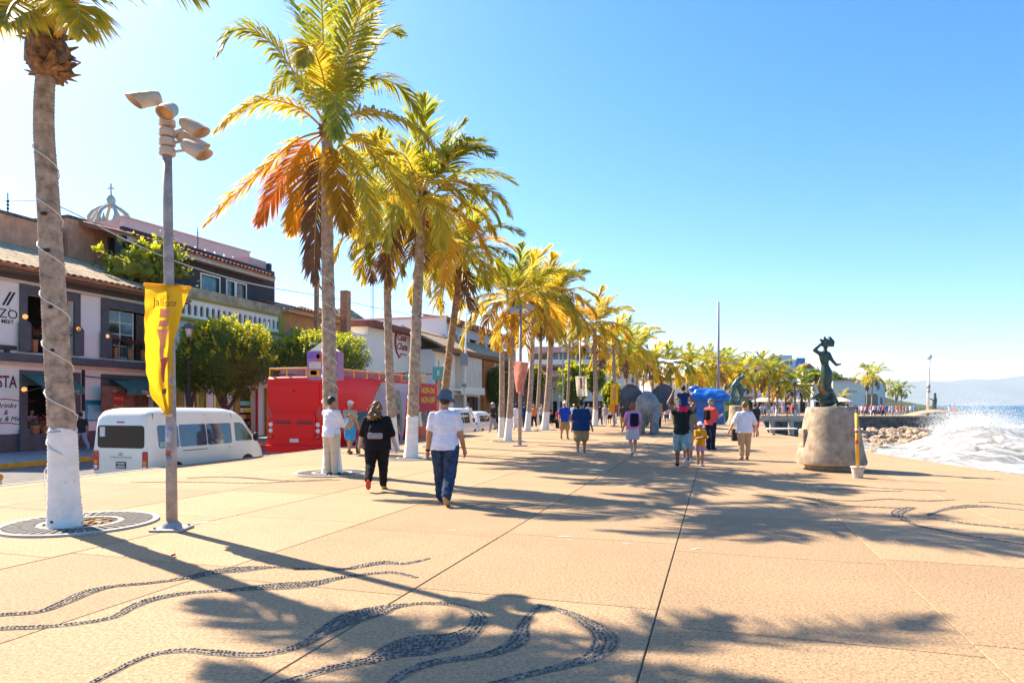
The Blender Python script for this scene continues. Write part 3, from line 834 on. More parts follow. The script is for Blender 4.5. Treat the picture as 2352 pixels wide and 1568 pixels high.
# bare trunk without a crown
b = G(1152,1004); o = thing('palm_stump', 'tall bare palm trunk without a crown, left of the pink banner', 'palm trunk', b)
trunk_parts(o, [Vector((0,0,0)), A(1153,900,b.y)-b, A(1153,795,b.y)-b], .15, .12, .95, ring=.08, n=12)
far = [(1302,962,1310,742,'palm behind the white banner, left side'),(1412,972,1410,792,'palm left of the yellow banner post'),(1436,968,1440,805,'palm behind the yellow banner'),
       (1462,965,1462,812,'palm directly behind the elephant statue, left ear'),(1498,962,1500,838,'palm behind the elephant statue, right ear'),(1541,962,1540,838,'palm between the elephant and the carried child'),
       (1585,961,1588,846,'palm behind the carried child'),(1612,958,1614,838,'palm left of the bare mast, above the blue tarp'),(1640,959,1644,846,'palm above the blue tarp, right of its peak'),
       (1667,956,1668,842,'palm right of the bare mast'),(1700,958,1698,862,'short palm behind the green sculpture'),(1733,956,1735,852,'palm behind the woman in the white blouse'),
       (1765,957,1768,858,'palm over the cream parasols'),(1783,955,1786,880,'short palm right of the parasol palms'),(1826,957,1826,882,'golden drooping palm left of the mermaid statue')]
for i, (bx, by, tx, ty, lb) in enumerate(far):
    palm((bx,by),(tx,ty), lb, 40+i, .62 if i < 12 else .55, 20, 1.2, .9, hi=False, ring=False, r0=.17)
for i, (bx, by, tx, ty, g_, lb) in enumerate([(1990,948,1992,858,.75,'tall golden palm before the arched white building, left of a pair'),(2001,949,2005,866,.6,'palm of the golden pair nearer the sea'),
        (1930,950,1932,915,.6,'small palm in front of the arched building right of the mermaid'),(2031,945,2032,890,.15,'green palm at the corner of the arched building'),
        (2058,943,2056,893,.05,'dark palm near the water, left of two'),(2070,943,2070,896,.05,'dark palm near the water, right of two')]):
    palm((bx,by),(tx,ty), lb, 70+i, g_, 15, 1.15 if i != 2 else .8, 0, hi=False, ring=False, r0=.16, group='palms on the far promenade')
# ---- clipped trees on the far sidewalk
LEAFD = leaf_mat('ficus_leaf', (0.19,0.26,0.04), (0.11,0.16,0.025), tr=.35, scale=2)
LEAFY = leaf_mat('ficus_new_leaf', (0.66,0.60,0.03), (0.50,0.52,0.03), tr=.5, scale=2)
TWIG = M('tree_bark', (0.16,0.12,0.085), rough=.95, var=.3, scale=6, bump=.01)
def leaf_quad(mb, p, d, s, L_, W_):
    q = p + d*L_
    mb.add([p, p+d*L_*.5+s*W_, q, p+d*L_*.5-s*W_], [(0,1,2,3)])
def rnd_dir(r):
    while True:
        v = Vector((r.uniform(-1,1), r.uniform(-1,1), r.uniform(-1,1)))
        if .1 < v.length < 1: return v.normalized()
def ficus(name, label, cat, base, c, rad, nleaf, seed, trunk=True, shoots=True, lsize=.13, dark=None, bright=None, lump=.16):
    r = random.Random(seed); root = thing(name, label, cat, base)
    c = Vector(c); dk, br = MB(), MB()
    def rr(d): return 1 + lump*mnoise.fractal(d*2.1+Vector((seed,0,0)), 1.0, 2.0, 3)*1.6
    for k in range(nleaf):
        d = rnd_dir(r); f = r.uniform(.72,1.02)*rr(d)
        p = c + Vector((d.x*rad[0], d.y*rad[1], d.z*rad[2]))*f
        dd = (rnd_dir(r)+d*.6).normalized(); s = dd.cross(rnd_dir(r))
        if s.length < .05: continue
        leaf_quad(dk, p, dd, s.normalized(), lsize*r.uniform(.7,1.3), lsize*.3)
    if shoots:
        for k in range(int(nleaf*.06)):
            d = rnd_dir(r)
            if d.z < -.1 and r.random() < .85: continue
            if d.z < .35 and r.random() < .55: continue
            p = c + Vector((d.x*rad[0], d.y*rad[1], d.z*rad[2]))*rr(d)*.97
            ax = (d*.55 + UPZ*.8 + rnd_dir(r)*.25).normalized(); L_ = r.uniform(.18,.48)
            for q in range(9):
                pp = p + ax*L_*q/9; dd = (ax*.7+rnd_dir(r)*.8).normalized(); s = dd.cross(rnd_dir(r))
                if s.length < .05: continue
                leaf_quad(br, pp, dd, s.normalized(), lsize*r.uniform(.9,1.4), lsize*.42)
    o = obj('foliage', dk.raw('foliage'), dark or LEAFD, root); o['kind'] = 'stuff'
    if shoots: o = obj('new_shoots', br.raw('new_shoots'), bright or LEAFY, root); o['kind'] = 'stuff'
    mb = MB()
    mb.grid(lambda i, j: tuple(c + Vector((rad[0]*math.sin(math.pi*j)*math.cos(6.2832*i), rad[1]*math.sin(math.pi*j)*math.sin(6.2832*i), rad[2]*math.cos(math.pi*j)))*.74*rr(Vector((math.sin(math.pi*j)*math.cos(6.2832*i), math.sin(math.pi*j)*math.sin(6.2832*i), math.cos(math.pi*j))))), 24, 14)
    mb.build('inner_foliage', dark or LEAFD, root, smooth=True)
    if trunk:
        mb = MB(); zb = c.z-rad[2]*.75
        mb.tube([Vector((0,0,0)), Vector((.06,0,zb*.45)), Vector((c.x*.4-.05,c.y*.4,zb*.8)), Vector((c.x,c.y,zb+.6))], [.2,.15,.14,.1], 10)
        for a in (0.3, 2.2, 4.4):
            mb.tube([Vector((.04,0,zb*.55)), Vector((math.cos(a)*rad[0]*.3, math.sin(a)*rad[1]*.3, zb*.9)), Vector((math.cos(a)*rad[0]*.55, math.sin(a)*rad[1]*.55, c.z))], [.11,.08,.04], 8)
        mb.build('trunk', TWIG, root, smooth=True)
    return root
def street_tree(px0, px1, pyt, pyb, v, **kw):
    u = FU((px0+px1)/2, v); c = S(u, v, ZW); Y = c.y
    zt = H+(HY-pyt)/F*Y - ZW; zb = H+(HY-pyb)/F*Y - ZW
    rx = (px1-px0)/2/F*Y
    return c, (0,0,(zt+zb)/2), (rx, rx*.95, (zt-zb)/2)
b_, c_, r_ = street_tree(414,620,742,908,-25.2)
ficus('ficus_tree', 'rounded clipped tree with bright yellow new leaves above the white van', 'tree', b_, c_, r_, 15000, 2)
b_, c_, r_ = street_tree(618,846,768,880,-25.6)
ficus('ficus_tree', 'wide clipped tree with yellow top behind the open top bus', 'tree', b_, c_, r_, 15000, 6)
b_, c_, r_ = street_tree(400,470,790,900,-27.0)
ficus('ficus_tree', 'darker clipped tree half behind the lamp post banner', 'tree', b_, c_, r_, 5000, 9, shoots=False)
for i, (a0,a1,yt,yb,Y_,lb) in enumerate([(1120,1160,845,925,78,'dark columnar tree beside the orange brick pillar'),(1285,1345,838,930,80,'yellow green tree behind the white banner'),(1215,1245,850,915,90,'bushy tree between the palms right of the pink banner'),
        (1385,1425,880,940,85,'bushy tree left of the yellow banner'),(1345,1385,845,900,95,'high bushy tree right of the white banner')]):
    cc = A((a0+a1)/2, (yt+yb)/2, Y_); bs = Vector((cc.x, cc.y, ZW)); rx = (a1-a0)/2/F*Y_; rz = (yb-yt)/2/F*Y_
    ficus('street_tree', lb, 'tree', bs, (0,0,cc.z-ZW), (rx,rx,rz), 3500, 20+i, lsize=.3, shoots=(i != 0), bright=LEAFY, lump=.25)
for i, (px_,py_,Y_,rx,rz,lb) in enumerate([(1872,872,200,3.6,2.8,'round hillside tree left behind the mermaid statue'),(1905,876,210,4,2.6,'round hillside tree behind the mermaid shoulder'),(1940,886,215,3.6,2.2,'low hillside tree right of the mermaid statue'),(1960,888,200,3,2,'low tree on the arched building roofline'),(1757,868,230,4,3,'tree left below the blue and white hillside house')]):
    cc = A(px_,py_,Y_)
    ficus('hillside_tree', lb, 'tree', Vector((cc.x,cc.y,0)), (0,0,cc.z), (rx,rx,rz), 2200, 60+i, lsize=.9, shoots=False, lump=.3)
# ================================================================== BUILDINGS
WHITE = M('white_plaster', (0.95,0.87,0.72), rough=.85, var=.03, scale=1.2, bump=.002, bscale=30, streak=.06)
CREAM = M('cream_plaster', (0.76,0.68,0.55), rough=.85, var=.08, scale=1.5, streak=.15)
GREY = M('charcoal_paint', (0.12,0.115,0.11), rough=.7, var=.15, scale=3)
BLACKW = M('black_render', (0.055,0.056,0.06), rough=.75, var=.2, scale=2, streak=.2)
BROWN = M('stained_terracotta_plaster', (0.92,0.43,0.24), rough=.95, var=.2, scale=1.6, streak=.5, bump=.006, bscale=20)
PINK = M('pink_plaster', (0.72,0.42,0.37), rough=.9, var=.1, scale=1, streak=.15)
OLIVE = M('olive_yellow_paint', (0.42,0.33,0.045), rough=.8, var=.15, scale=3)
STAINC = M('stained_cornice', (0.60,0.48,0.30), rough=.95, var=.3, scale=1.6, streak=.9)
ORANGEW = M('orange_plaster', (0.66,0.32,0.13), rough=.9, var=.15, scale=1.5, streak=.3)
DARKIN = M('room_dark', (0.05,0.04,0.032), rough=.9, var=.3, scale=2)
WOODD = M('dark_wood', (0.13,0.065,0.035), rough=.6, var=.3, scale=5)
TILE = M('roof_tile_pale', (0.62,0.43,0.25), rough=.9, var=.3, scale=4, obj_var=.22)
TILER = M('roof_tile_red', (0.50,0.20,0.11), rough=.9, var=.3, scale=2.5, obj_var=.15)
MAROON = M('maroon_roof', (0.27,0.085,0.06), rough=.8, var=.2, scale=1.2)
AWN = M('green_awning', (0.09,0.25,0.20), rough=.8, var=.2, scale=5, trans=.15)
GLS = GLASS('window_glass')
GLSB = M('window_glass_pale', (0.10,0.22,0.22), rough=.1, var=.3, scale=3, spec=.8)
IRON = M('black_iron', (0.03,0.03,0.032), rough=.5, var=.1)
STEEL = M('galvanised_steel', (0.40,0.37,0.35), rough=.5, var=.15, scale=6, metal=.3)
REDP = M('red_paint', (0.55,0.03,0.03), rough=.5, var=.1)
def bld(name, label, u0, v=VF, z=ZW, cat='building'):
    p = S(u0, v, z); return thing(name, label, cat, p, R(90)-ANG)
def wall_open(x0, x1, z0, z1, ops, y0, y1):
    mb = MB(); xs = sorted(set([x0,x1]+[o[0] for o in ops]+[o[1] for o in ops]))
    for a, b in zip(xs, xs[1:]):
        if b-a < 1e-4: continue
        cut = sorted([(o[2],o[3]) for o in ops if o[0] < (a+b)/2 < o[1]])
        z = z0
        for c0, c1 in cut:
            if c0 > z+1e-4: mb.box(a,b,y0,y1,z,c0)
            z = max(z, c1)
        if z < z1-1e-4: mb.box(a,b,y0,y1,z,z1)
    return mb
def B(root, name, m, x0,x1,y0,y1,z0,z1, bevel=0):
    mb = MB(); mb.box(x0,x1,y0,y1,z0,z1); return mb.build(name, m, root, bevel=bevel)
WT = bpy.data.scenes.new('text_work')
def text(s, size, m, name='lettering', parent=None, ext=.004, bold=0.0, align='CENTER', shear=0.0):
    cu = bpy.data.curves.new('t', 'FONT'); cu.body = s; cu.size = size; cu.align_x = align; cu.align_y = 'CENTER'; cu.extrude = ext; cu.offset = bold; cu.shear = shear; cu.resolution_u = 3
    t = bpy.data.objects.new('t', cu); WT.collection.objects.link(t); WT.view_layers[0].update()
    me = bpy.data.meshes.new_from_object(t.evaluated_get(WT.view_layers[0].depsgraph))
    bpy.data.objects.remove(t); bpy.data.curves.remove(cu)
    me.materials.clear()
    o = obj(name, me, m, parent); o['kind'] = 'stuff'
    return o
def face_street(o, x, y, z):     # lettering standing on a facade that looks to -y
    o.rotation_euler = (R(90),0,0); o.location = (x,y,z); return o
HALF = {}
def barrel(L_, r, n=5):
    key = (round(L_,3), round(r,3))
    if key not in HALF:
        mb = MB(); vs_ = []
        for y_, rr_ in ((0,r),(L_,r*.86)):
            for k in range(n+1):
                a = math.pi*k/n; vs_.append((rr_*math.cos(a), y_, rr_*math.sin(a)*.85))
            for k in range(n+1):
                a = math.pi*k/n; vs_.append((rr_*.82*math.cos(a), y_, rr_*.82*math.sin(a)*.85))
        fs_ = []
        q = 2*(n+1)
        for k in range(n):
            fs_.append((k,k+1,q+k+1,q+k)); fs_.append((k,k+1,n+2+k,n+1+k))
        mb.add(vs_, fs_); HALF[key] = mb.mesh('roof_tile')
    return HALF[key]
def tile_roof(root, x0, x1, ye, ze, yt, zt, m, rows, pitch=.26, parts=True, under=None):
    a = math.atan2(zt-ze, yt-ye); Ls = math.hypot(zt-ze, yt-ye)
    rf = MB(); rf.add([(x0,ye,ze),(x1,ye,ze),(x1,yt,zt),(x0,yt,zt),(x0,ye,ze-.12),(x1,ye,ze-.12),(x1,yt,zt-.12),(x0,yt,zt-.12)],
           [(0,1,2,3),(4,5,6,7),(0,1,5,4),(1,2,6,5),(2,3,7,6),(3,0,4,7)])
    r = rf.build('roof', under or TILER, root)
    n = int((x1-x0)/pitch); L_ = Ls/rows*1.12
    me = barrel(L_, pitch*.46)
    if not me.materials: me.materials.append(m)
    rot = Matrix.Rotation(a, 4, 'X'); mb = MB()
    for j in range(rows):
        d = Ls/rows*j
        for i in range(n):
            x = x0+(i+.5)*pitch + random.uniform(-.012,.012); p = (x, ye+d*math.cos(a), ze+d*math.sin(a)+.015+.004*(j%2))
            if parts:
                o = bpy.data.objects.new('roof_tile', me); COL.objects.link(o); o.parent = r; o.location = p; o.rotation_euler = (a+.02,0,random.uniform(-.03,.03))
                o.material_slots[0].link = 'OBJECT'; o.material_slots[0].material = m
            else:
                mm = Matrix.Translation(p) @ Matrix.Rotation(a+.02,4,'X')
                mb.add([mm @ v.co for v in me.vertices], [tuple(q.vertices) for q in me.polygons])
    if not parts:
        o = mb.build('roof_tiles', m, r); o['kind'] = 'stuff'
    return r
# ---------------------------------------------------------------- white restaurant with charcoal trim
ua = FU(-70, VF); e1 = bld('restaurant_building', 'white two storey restaurant with charcoal window frames and tiled roof at left', ua)
X = lambda px: FU(px, VF)-ua
Zf = lambda px, py: FP(px, py, VF)[1]-ZW
L1 = X(398)
zl0, zl1 = 3.95, 4.4       # ledge
ztop = 7.75
ops = [(X(60),X(168),.75,2.95),(X(60),X(168),zl1,7.0),(X(247),X(352),.35,2.95),(X(247),X(352),zl1,7.0)]
wall_open(0, L1, 0, ztop, ops, 0, .35).build('wall', WHITE, e1)
B(e1,'plinth',GREY, 0, X(42), -.06, -.003, .0, .78); B(e1,'plinth',GREY, X(182)+.003, X(230), -.06, -.003, .0, .78)
for (a, b, c, d, zb) in ((60,168,44,182,.75),(247,352,231,366,.35)):
    for lvl in (0, 1):
        z0, z1 = ((0, 3.6) if lvl == 0 else (zl1+.02, 7.4))
        zo = 2.95 if lvl == 0 else 7.0
        B(e1,'window_surround',GREY, X(c), X(a), -.10, -.002, z0, z1); B(e1,'window_surround',GREY, X(b), X(d), -.10, -.002, z0, z1)
        B(e1,'lintel',GREY, X(a)+.003, X(b)-.003, -.09, -.002, zo, z1-.003)
        if lvl == 1:
            for q0, q1 in ((c,a),(b,d)): 
                o = B(e1,'pilaster_base',GREY, X(q0)-.12, X(q1)+.06, -.26, -.11, z0, z0+1.25, .02); B(e1,'pilaster_cap',GREY, X(q0)-.07, X(q1)+.02, -.22, -.112, z0+1.253, z0+1.33)
        elif zb > .5:
            B(e1,'sill',GREY, X(a)+.003, X(b)-.003, -.14, .2, 0, zb)
            for q0, q1 in ((c,a),(b,d)): B(e1,'pilaster_base',GREY, X(q0)-.10, X(q1)+.05, -.24, -.11, 0, 1.0, .02)
B(e1,'ledge',GREY, -.1, L1+.05, -.55, -.003, zl0, zl0+.33, .03); B(e1,'ledge_trim',CREAM, 0, L1, -.18, -.004, zl0-.16, zl0-.004)
B(e1,'eave_trim',CREAM, 0, L1, -.14, -.004, 7.42, 7.54); B(e1,'eave_band',GREY, 0, L1, -.1, -.005, 7.543, ztop)
B(e1,'gutter',M('orange_gutter',(0.52,0.16,0.05),var=.2), -.3, L1+.3, -1.0, -.9, 7.86, 7.98)
B(e1,'soffit',M('soffit_brown',(0.17,0.12,0.08)), -.3, L1+.3, -.88, -.01, 7.755, 7.84)
tile_roof(e1, -.3, L1+.3, -.95, 7.98, 4.5, 10.0, TILE, 6, .33)
# rooms behind the openings
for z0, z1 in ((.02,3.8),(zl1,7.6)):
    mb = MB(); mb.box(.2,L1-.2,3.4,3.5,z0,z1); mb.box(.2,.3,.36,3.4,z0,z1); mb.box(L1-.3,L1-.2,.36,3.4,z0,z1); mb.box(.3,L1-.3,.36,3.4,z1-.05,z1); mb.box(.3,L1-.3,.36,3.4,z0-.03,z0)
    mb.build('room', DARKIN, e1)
B(e1,'side_wall',WHITE, 0, .3, .36, 9, 0, 7.7); B(e1,'side_wall',WHITE, L1-.19, L1, .36, 9, 0, 7.7)
# upper french window of the right bay, closed wooden panels below
xa, xb = X(247), X(352)
fw = B(e1,'french_window',CREAM, xa+.05, xa+1.75, .22, .28, zl1+.05, 6.9)
for i in range(2):
    for j in range(4): B(fw,'pane',GLSB if (i+j)%2 else GLS, xa+.15+i*.8, xa+.85+i*.8, .20, .217, zl1+.15+j*.6, zl1+.68+j*.6)
B(e1,'door_leaf',WOODD, xa+1.9, xa+2.35, .2, .26, zl1+.05, 6.9); B(e1,'door_leaf',M('tan_wall',(0.33,0.25,0.17)), xa+2.5, xb-.05, .5, .6, zl1+.05, 6.9)
for i in range(4): B(e1,'wood_panel',M('brown_panel',(0.20,0.11,0.06),var=.3,scale=4), xa+.05+i*(xb-xa-.1)/4, xa+(i+1)*(xb-xa-.1)/4, .26+.01*(i%2), .32, .36, 2.9)
# iron balcony rails with flower pots
POTR = M('terracotta_pot',(0.55,0.20,0.08),var=.2); GER = M('geranium_red',(0.60,0.05,0.06),var=.3,scale=20); GERL = M('geranium_leaf',(0.09,0.15,0.03),var=.3,scale=15)
def planter(root, x, y, z, seed, pot=True, s=1.0):
    r = random.Random(seed); t = root
    if pot:
        mb = MB(); mb.lathe([(.10*s,0),(.15*s,.22*s),(.165*s,.22*s),(.165*s,.26*s),(.13*s,.25*s)],12,(x,y,z)); mb.build('pot', POTR, t, smooth=True, angle=40)
    a, b = MB(), MB()
    for k in range(60):
        d = rnd_dir(r); d.z = abs(d.z); p = Vector((x,y,z+.24*s))+d*r.uniform(.05,.25)*s; q = rnd_dir(r); leaf_quad(a, p, q, q.orthogonal().normalized(), .09*s, .04*s)
    for k in range(26):
        d = rnd_dir(r); d.z = abs(d.z); b.ell(Vector((x,y,z+.3*s))+d*r.uniform(.15,.3)*s, .028*s, 5, 4)
    o = obj('leaves', a.raw('leaves'), GERL, t); o['kind']='stuff'; o = obj('flowers', b.raw('flowers'), GER, t); o['kind']='stuff'
pk = 0
for (xa_, xb_) in ((X(60),X(168)),(X(247),X(352))):
    mb = MB(); mb.box(xa_+.02,xb_-.02,.02,.06,zl1+.98,zl1+1.03)
    mb.build('balcony_rail', IRON, e1)
    for k in range(int((xb_-xa_)/.22)): B(e1,'baluster',IRON, xa_+.1+k*.22, xa_+.13+k*.22, .03,.05, zl1+.01, zl1+.975)
wn = ['left upper balcony, first pot','left upper balcony, second pot','left upper balcony, third pot','right upper balcony, first pot','right upper balcony, second pot','right upper balcony, third pot']
for i, px_ in enumerate((75,100,172,262,295,325)):
    t = thing('flower_pot', 'red geraniums on the restaurant\'s ' + wn[i], 'flower pot', S(FU(px_,VF), VF+.12 if px_ != 172 else VF+.12, ZW+zl1+(.02 if px_!=172 else .4)), R(90)-ANG, 'geraniums on the restaurant balconies')
    planter(t, 0,0, 0.55 if i%2 else .45, 30+i, False, 1.15)
    mb = MB(); mb.lathe([(.10,0),(.14,.5),(.15,.55)],10); mb.build('pot', POTR, t)
for i, px_ in enumerate((78,102)):
    t = thing('flower_pot', 'orange pot of red geraniums on the restaurant\'s ground floor sill, %s' % ('left' if i==0 else 'right, beside the palm trunk'), 'flower pot', S(FU(px_,VF), VF+.05, ZW+.75), R(90)-ANG, 'pots on the ground floor sill')
    planter(t, 0,0,0, 40+i, True, 1.5)
# wall lamps
LAMPG = bpy.data.materials.new('warm_lamp'); LAMPG.use_nodes = True
_b = LAMPG.node_tree.nodes['Principled BSDF']; _b.inputs['Base Color'].default_value = (.9,.45,.15,1); _b.inputs['Emission Color'].default_value = (1,.45,.12,1); _b.inputs['Emission Strength'].default_value = .35
for i, (px_, py_, lb) in enumerate([(57,727,'upper left balcony, left side'),(179,756,'upper left balcony, right side'),(245,772,'upper right balcony, left side'),(55,894,'ground floor window, left side'),(180,900,'ground floor window, right side'),(340,905,'right hand door under the awning')]):
    u_, z_ = FP(px_, py_, VF+.2)
    t = thing('wall_lamp', 'small warm globe wall lamp by the restaurant\'s ' + lb, 'wall lamp', S(u_, VF+.22, z_), R(90)-ANG, 'globe lamps on the restaurant')
    mb = MB(); mb.ell((0,0,0), .11, 12, 8); mb.build('globe', LAMPG, t, smooth=True); mb = MB(); mb.tube([(0,.05,0),(0,.2,.02)], .025, 8); mb.box(-.05,.05,.1,.12,-.08,.08); mb.build('bracket', IRON, t)
# lettering on the wall
BLK = M('black_lettering', (0.03,0.03,0.035), rough=.6); MAR = M('maroon_lettering', (0.20,0.03,0.04), rough=.6)
o = text('TERRAZZO', .56, BLK, parent=e1, align='RIGHT'); face_street(o, X(41), -.012, Zf(20,722))
o = text('FOOD & MEET', .22, BLK, parent=e1, align='RIGHT', bold=.004); face_street(o, X(31), -.012, Zf(20,733)-.12)
for k in range(3):
    mb = MB(); xx = X(4+9*k); zz = Zf(5,700); mb.add([(xx,-.012,zz),(xx+.1,-.012,zz),(xx+.42,-.012,zz+.62),(xx+.32,-.012,zz+.62)], [(0,1,2,3)]); 
    if k < 2: mb.build('logo_stroke', BLK, e1)
B(e1,'logo_dot',BLK, X(21.5), X(23), -.014, -.006, Zf(22,710)-.05, Zf(22,710)+.06)
o = text('CROSTA', .66, MAR, parent=e1, align='RIGHT', bold=.012); o.scale = (.72,1.1,1); face_street(o, X(38), -.012, Zf(20,878))
for s_, py_, sz in (('Drinks',931,.34),('&',947,.3),('Wine & Meat',962,.3)):
    o = text(s_, sz, BLK, parent=e1, align='CENTER', shear=.3); face_street(o, X(12), -.012, Zf(12,py_))
for py_ in (919,974):
    mb = MB(); mb.tube([(X(-12)+k*.22, -.012, Zf(0,py_)+.06*math.sin(k*.8)) for k in range(9)], .02, 5); mb.build('flourish', MAR, e1)
# awnings, hanging sign, menu board
for (pa, pb, lb) in ((58,205,'left dark green awning over the restaurant window'),(255,392,'right dark green awning over the restaurant door')):
    xa_, xb_ = FU(pa,VF+.3), FU(pb-12,VF+1.3)
    t = thing('awning', lb, 'awning', S(xa_, VF, ZW), R(90)-ANG, 'green awnings on the restaurant'); L_ = xb_-xa_
    mb = MB(); mb.add([(0,-.12,3.45),(L_,-.12,3.45),(L_,-1.35,2.85),(0,-1.35,2.85)], [(0,1,2,3)]); mb.build('canopy', AWN, t, solid=.015)
    mb = MB(); mb.add([(0,-1.352,2.845),(L_,-1.352,2.845),(L_,-1.352,2.55),(0,-1.352,2.55)], [(0,1,2,3)]); mb.build('valance', AWN, t, solid=.012)
    for x_ in (0.02, L_-.02): mb = MB(); mb.tube([(x_,-.12,2.6),(x_,-1.33,2.82)], .02, 6); mb.build('arm', IRON, t)
    o = text('Crosta Meat' if pa == 58 else 'CROSTA', .24, M('awning_print',(0.30,0.55,0.48)) if pa == 58 else WHITE, parent=t); face_street(o, L_*.55, -1.37, 2.69)
u_ = FU(207, VF+.5)
t = thing('hanging_sign', 'brown wooden hanging sign with round red and yellow emblem on black bracket', 'sign', S(u_, VF, ZW), R(90)-ANG)
B(t,'bracket',IRON, -.05,.05,-.12,-.02,1.75,3.75); mb = MB(); mb.tube([(0,-.1,3.45),(.9,-.55,3.35),(2.1,-.6,3.3)], .03, 6); mb.build('arm', IRON, t)
B(t,'board',M('sign_wood',(0.32,0.14,0.08),var=.25,scale=3), .5, 2.35, -.66, -.58, 1.72, 2.98, .02)
mb = MB(); mb.lathe([(.34,0),(.34,.012)], 28); o = mb.build('emblem', REDP, t); o.rotation_euler=(R(90),0,0); o.location=(1.42,-.663,2.36)
for s_, z_ in (('RIBERA',2.74),('PIZZA',1.97)): o = text(s_, .2, M('gold_print',(0.75,0.52,0.12)), parent=t); face_street(o, 1.42, -.668, z_)
o = text('WINE', .22, M('gold_print',(0,0,0)), parent=t); face_street(o, 1.42, -.685, 2.36)
u_ = FU(195, VF)
t = thing('menu_board', 'turquoise menu board on the white wall behind the walking man', 'sign', S(u_, VF, ZW), R(90)-ANG)
B(t,'board',M('turquoise_board',(0.10,0.42,0.50)), 0,1.15,-.05,-.003,1.25,2.3); B(t,'header',M('teal_print',(0.03,0.20,0.26)), .05,1.1,-.056,-.0505,2.1,2.25); B(t,'panel',M('pale_print',(0.40,0.72,0.74)), .12,1.03,-.056,-.0505,1.33,2.02)
t = thing('spotlight', 'small black spotlight on the ledge by the left edge', 'light', S(FU(16,VF+.4),VF+.4,ZW+zl0+.33), R(90)-ANG); B(t,'foot',IRON,-.1,.1,-.05,.05,0,.12); B(t,'head',IRON,-.3,.35,-.12,.12,.13,.32,.03)
# ---------------------------------------------------------------- stained rooftop blocks and roof of the block behind
vb = -34.2
for pa, pb, ya, dep, lb in ((-70,140,489,9,'stained terracotta rooftop block behind the restaurant, left of the palm trunk'),(157,283,500,7,'stained terracotta rooftop block behind the restaurant, right of the palm trunk')):
    u0_, z0_ = FP(max(pa,0), ya, vb); u0_ = FU(pa, vb); u1_ = FU(pb, vb)
    t = bld('rooftop_block', lb, u0_, vb, ZW); t['group'] = 'stained blocks above the restaurant'
    B(t,'wall',BROWN, 0,u1_-u0_,0,dep,0,z0_-ZW); B(t,'coping',M('mossy_coping',(0.20,0.16,0.11),var=.4,scale=3), -.06,u1_-u0_+.06,-.06,dep,z0_-ZW+.002,z0_-ZW+.16)
t = bld('rooftop_block', 'low stained link wall behind the palm trunk', FU(140,vb), vb-1, ZW); t['group']='stained blocks above the restaurant'; B(t,'wall',BROWN,0,FU(157,vb)-FU(140,vb),0,5,0,10.6)
# ---------------------------------------------------------------- black penthouse over yellow-green building
ua2 = FU(401, VF); e2 = bld('balcony_building', 'olive and white building with an arched white balustrade behind the clipped trees', ua2)
X2 = lambda px: FU(px, VF)-ua2
L2 = X2(647)
ops = [(X2(470)-.9,X2(470)+.9,0,3.2),(X2(548),X2(592),0,3.1)]
wall_open(0, L2, 0, 6.95, [(1.2,3.4,0,3.0),(X2(548),X2(585),0,3.1)], 0, .3).build('wall', CREAM, e2)
B(e2,'shop_interior',DARKIN, .6, L2-.6, 1.6, 1.7, 0, 3.4); B(e2,'back_wall',CREAM, 0,L2,6,6.2,0,8)
for k in range(13):
    x_ = .15+k*(L2-.5)/12
    if X2(546) < x_ < X2(588): continue
    B(e2,'pilaster',OLIVE if k%2 == 0 else WHITE, x_, x_+.42, -.14, -.003, 0, 4.4)
B(e2,'shop_fascia',WHITE, X2(540),X2(640),-.22,-.143,3.2,4.15); o = text('MARISCOS', .5, BLK, parent=e2); face_street(o, X2(585), -.235, 3.65)
for k in range(3): B(e2,'shop_frame',REDP, X2(548)+[-.12,1.6,3.3][k], X2(548)+[0,1.72,3.42][k], -.12, -.01, 0, 3.15)
rg = random.Random(8)
for k in range(26): B(e2,'goods',M('goods_%d'%(k%6), [(.6,.1,.08),(.1,.3,.4),(.7,.55,.15),(.15,.35,.12),(.6,.6,.6),(.3,.1,.35)][k%6]), X2(548)+.1+rg.random()*3.0, X2(548)+.3+rg.random()*3.0, .8+rg.random()*.3, 1.2, .2+.45*(k//6), .5+.45*(k//6))
B(e2,'floor_slab',OLIVE, 0,L2,-.25,1.5,6.953,7.12); 
B(e2,'recess_wall',M('balcony_grey',(0.40,0.40,0.40)), 0,L2,1.5,1.6,7.12,8.22)
B(e2,'bottom_rail',WHITE, 0,L2,-.16,.1,7.123,7.3); B(e2,'top_rail',OLIVE, 0,L2,-.2,.14,8.22,8.36); B(e2,'cornice',STAINC, 0,L2,-.12,1.6,8.363,8.95)
B(e2,'end_pier',OLIVE, -.25,.0,-.2,.3,7.0,8.22); B(e2,'end_pier',OLIVE, L2-.5,L2-.003,-.22,-.165,7.0,8.22)
nb = 19; pw = (L2-.6)/nb
mbp = MB()
pts = [(-pw/2,0),( -pw*.28,0),(-pw*.28,.5)] + [(-pw*.28+pw*.56*(1-math.cos(math.pi*k/8))/2, .5+pw*.28*math.sin(math.pi*k/8)) for k in range(1,8)] + [(pw*.28,.5),(pw*.28,0),(pw/2,0),(pw/2,.92),(-pw/2,.92)]
n_ = len(pts)
mbp.add([(p[0],-.1,p[1]) for p in pts]+[(p[0],.02,p[1]) for p in pts], [(k,(k+1)%n_,n_+(k+1)%n_,n_+k) for k in range(n_)])
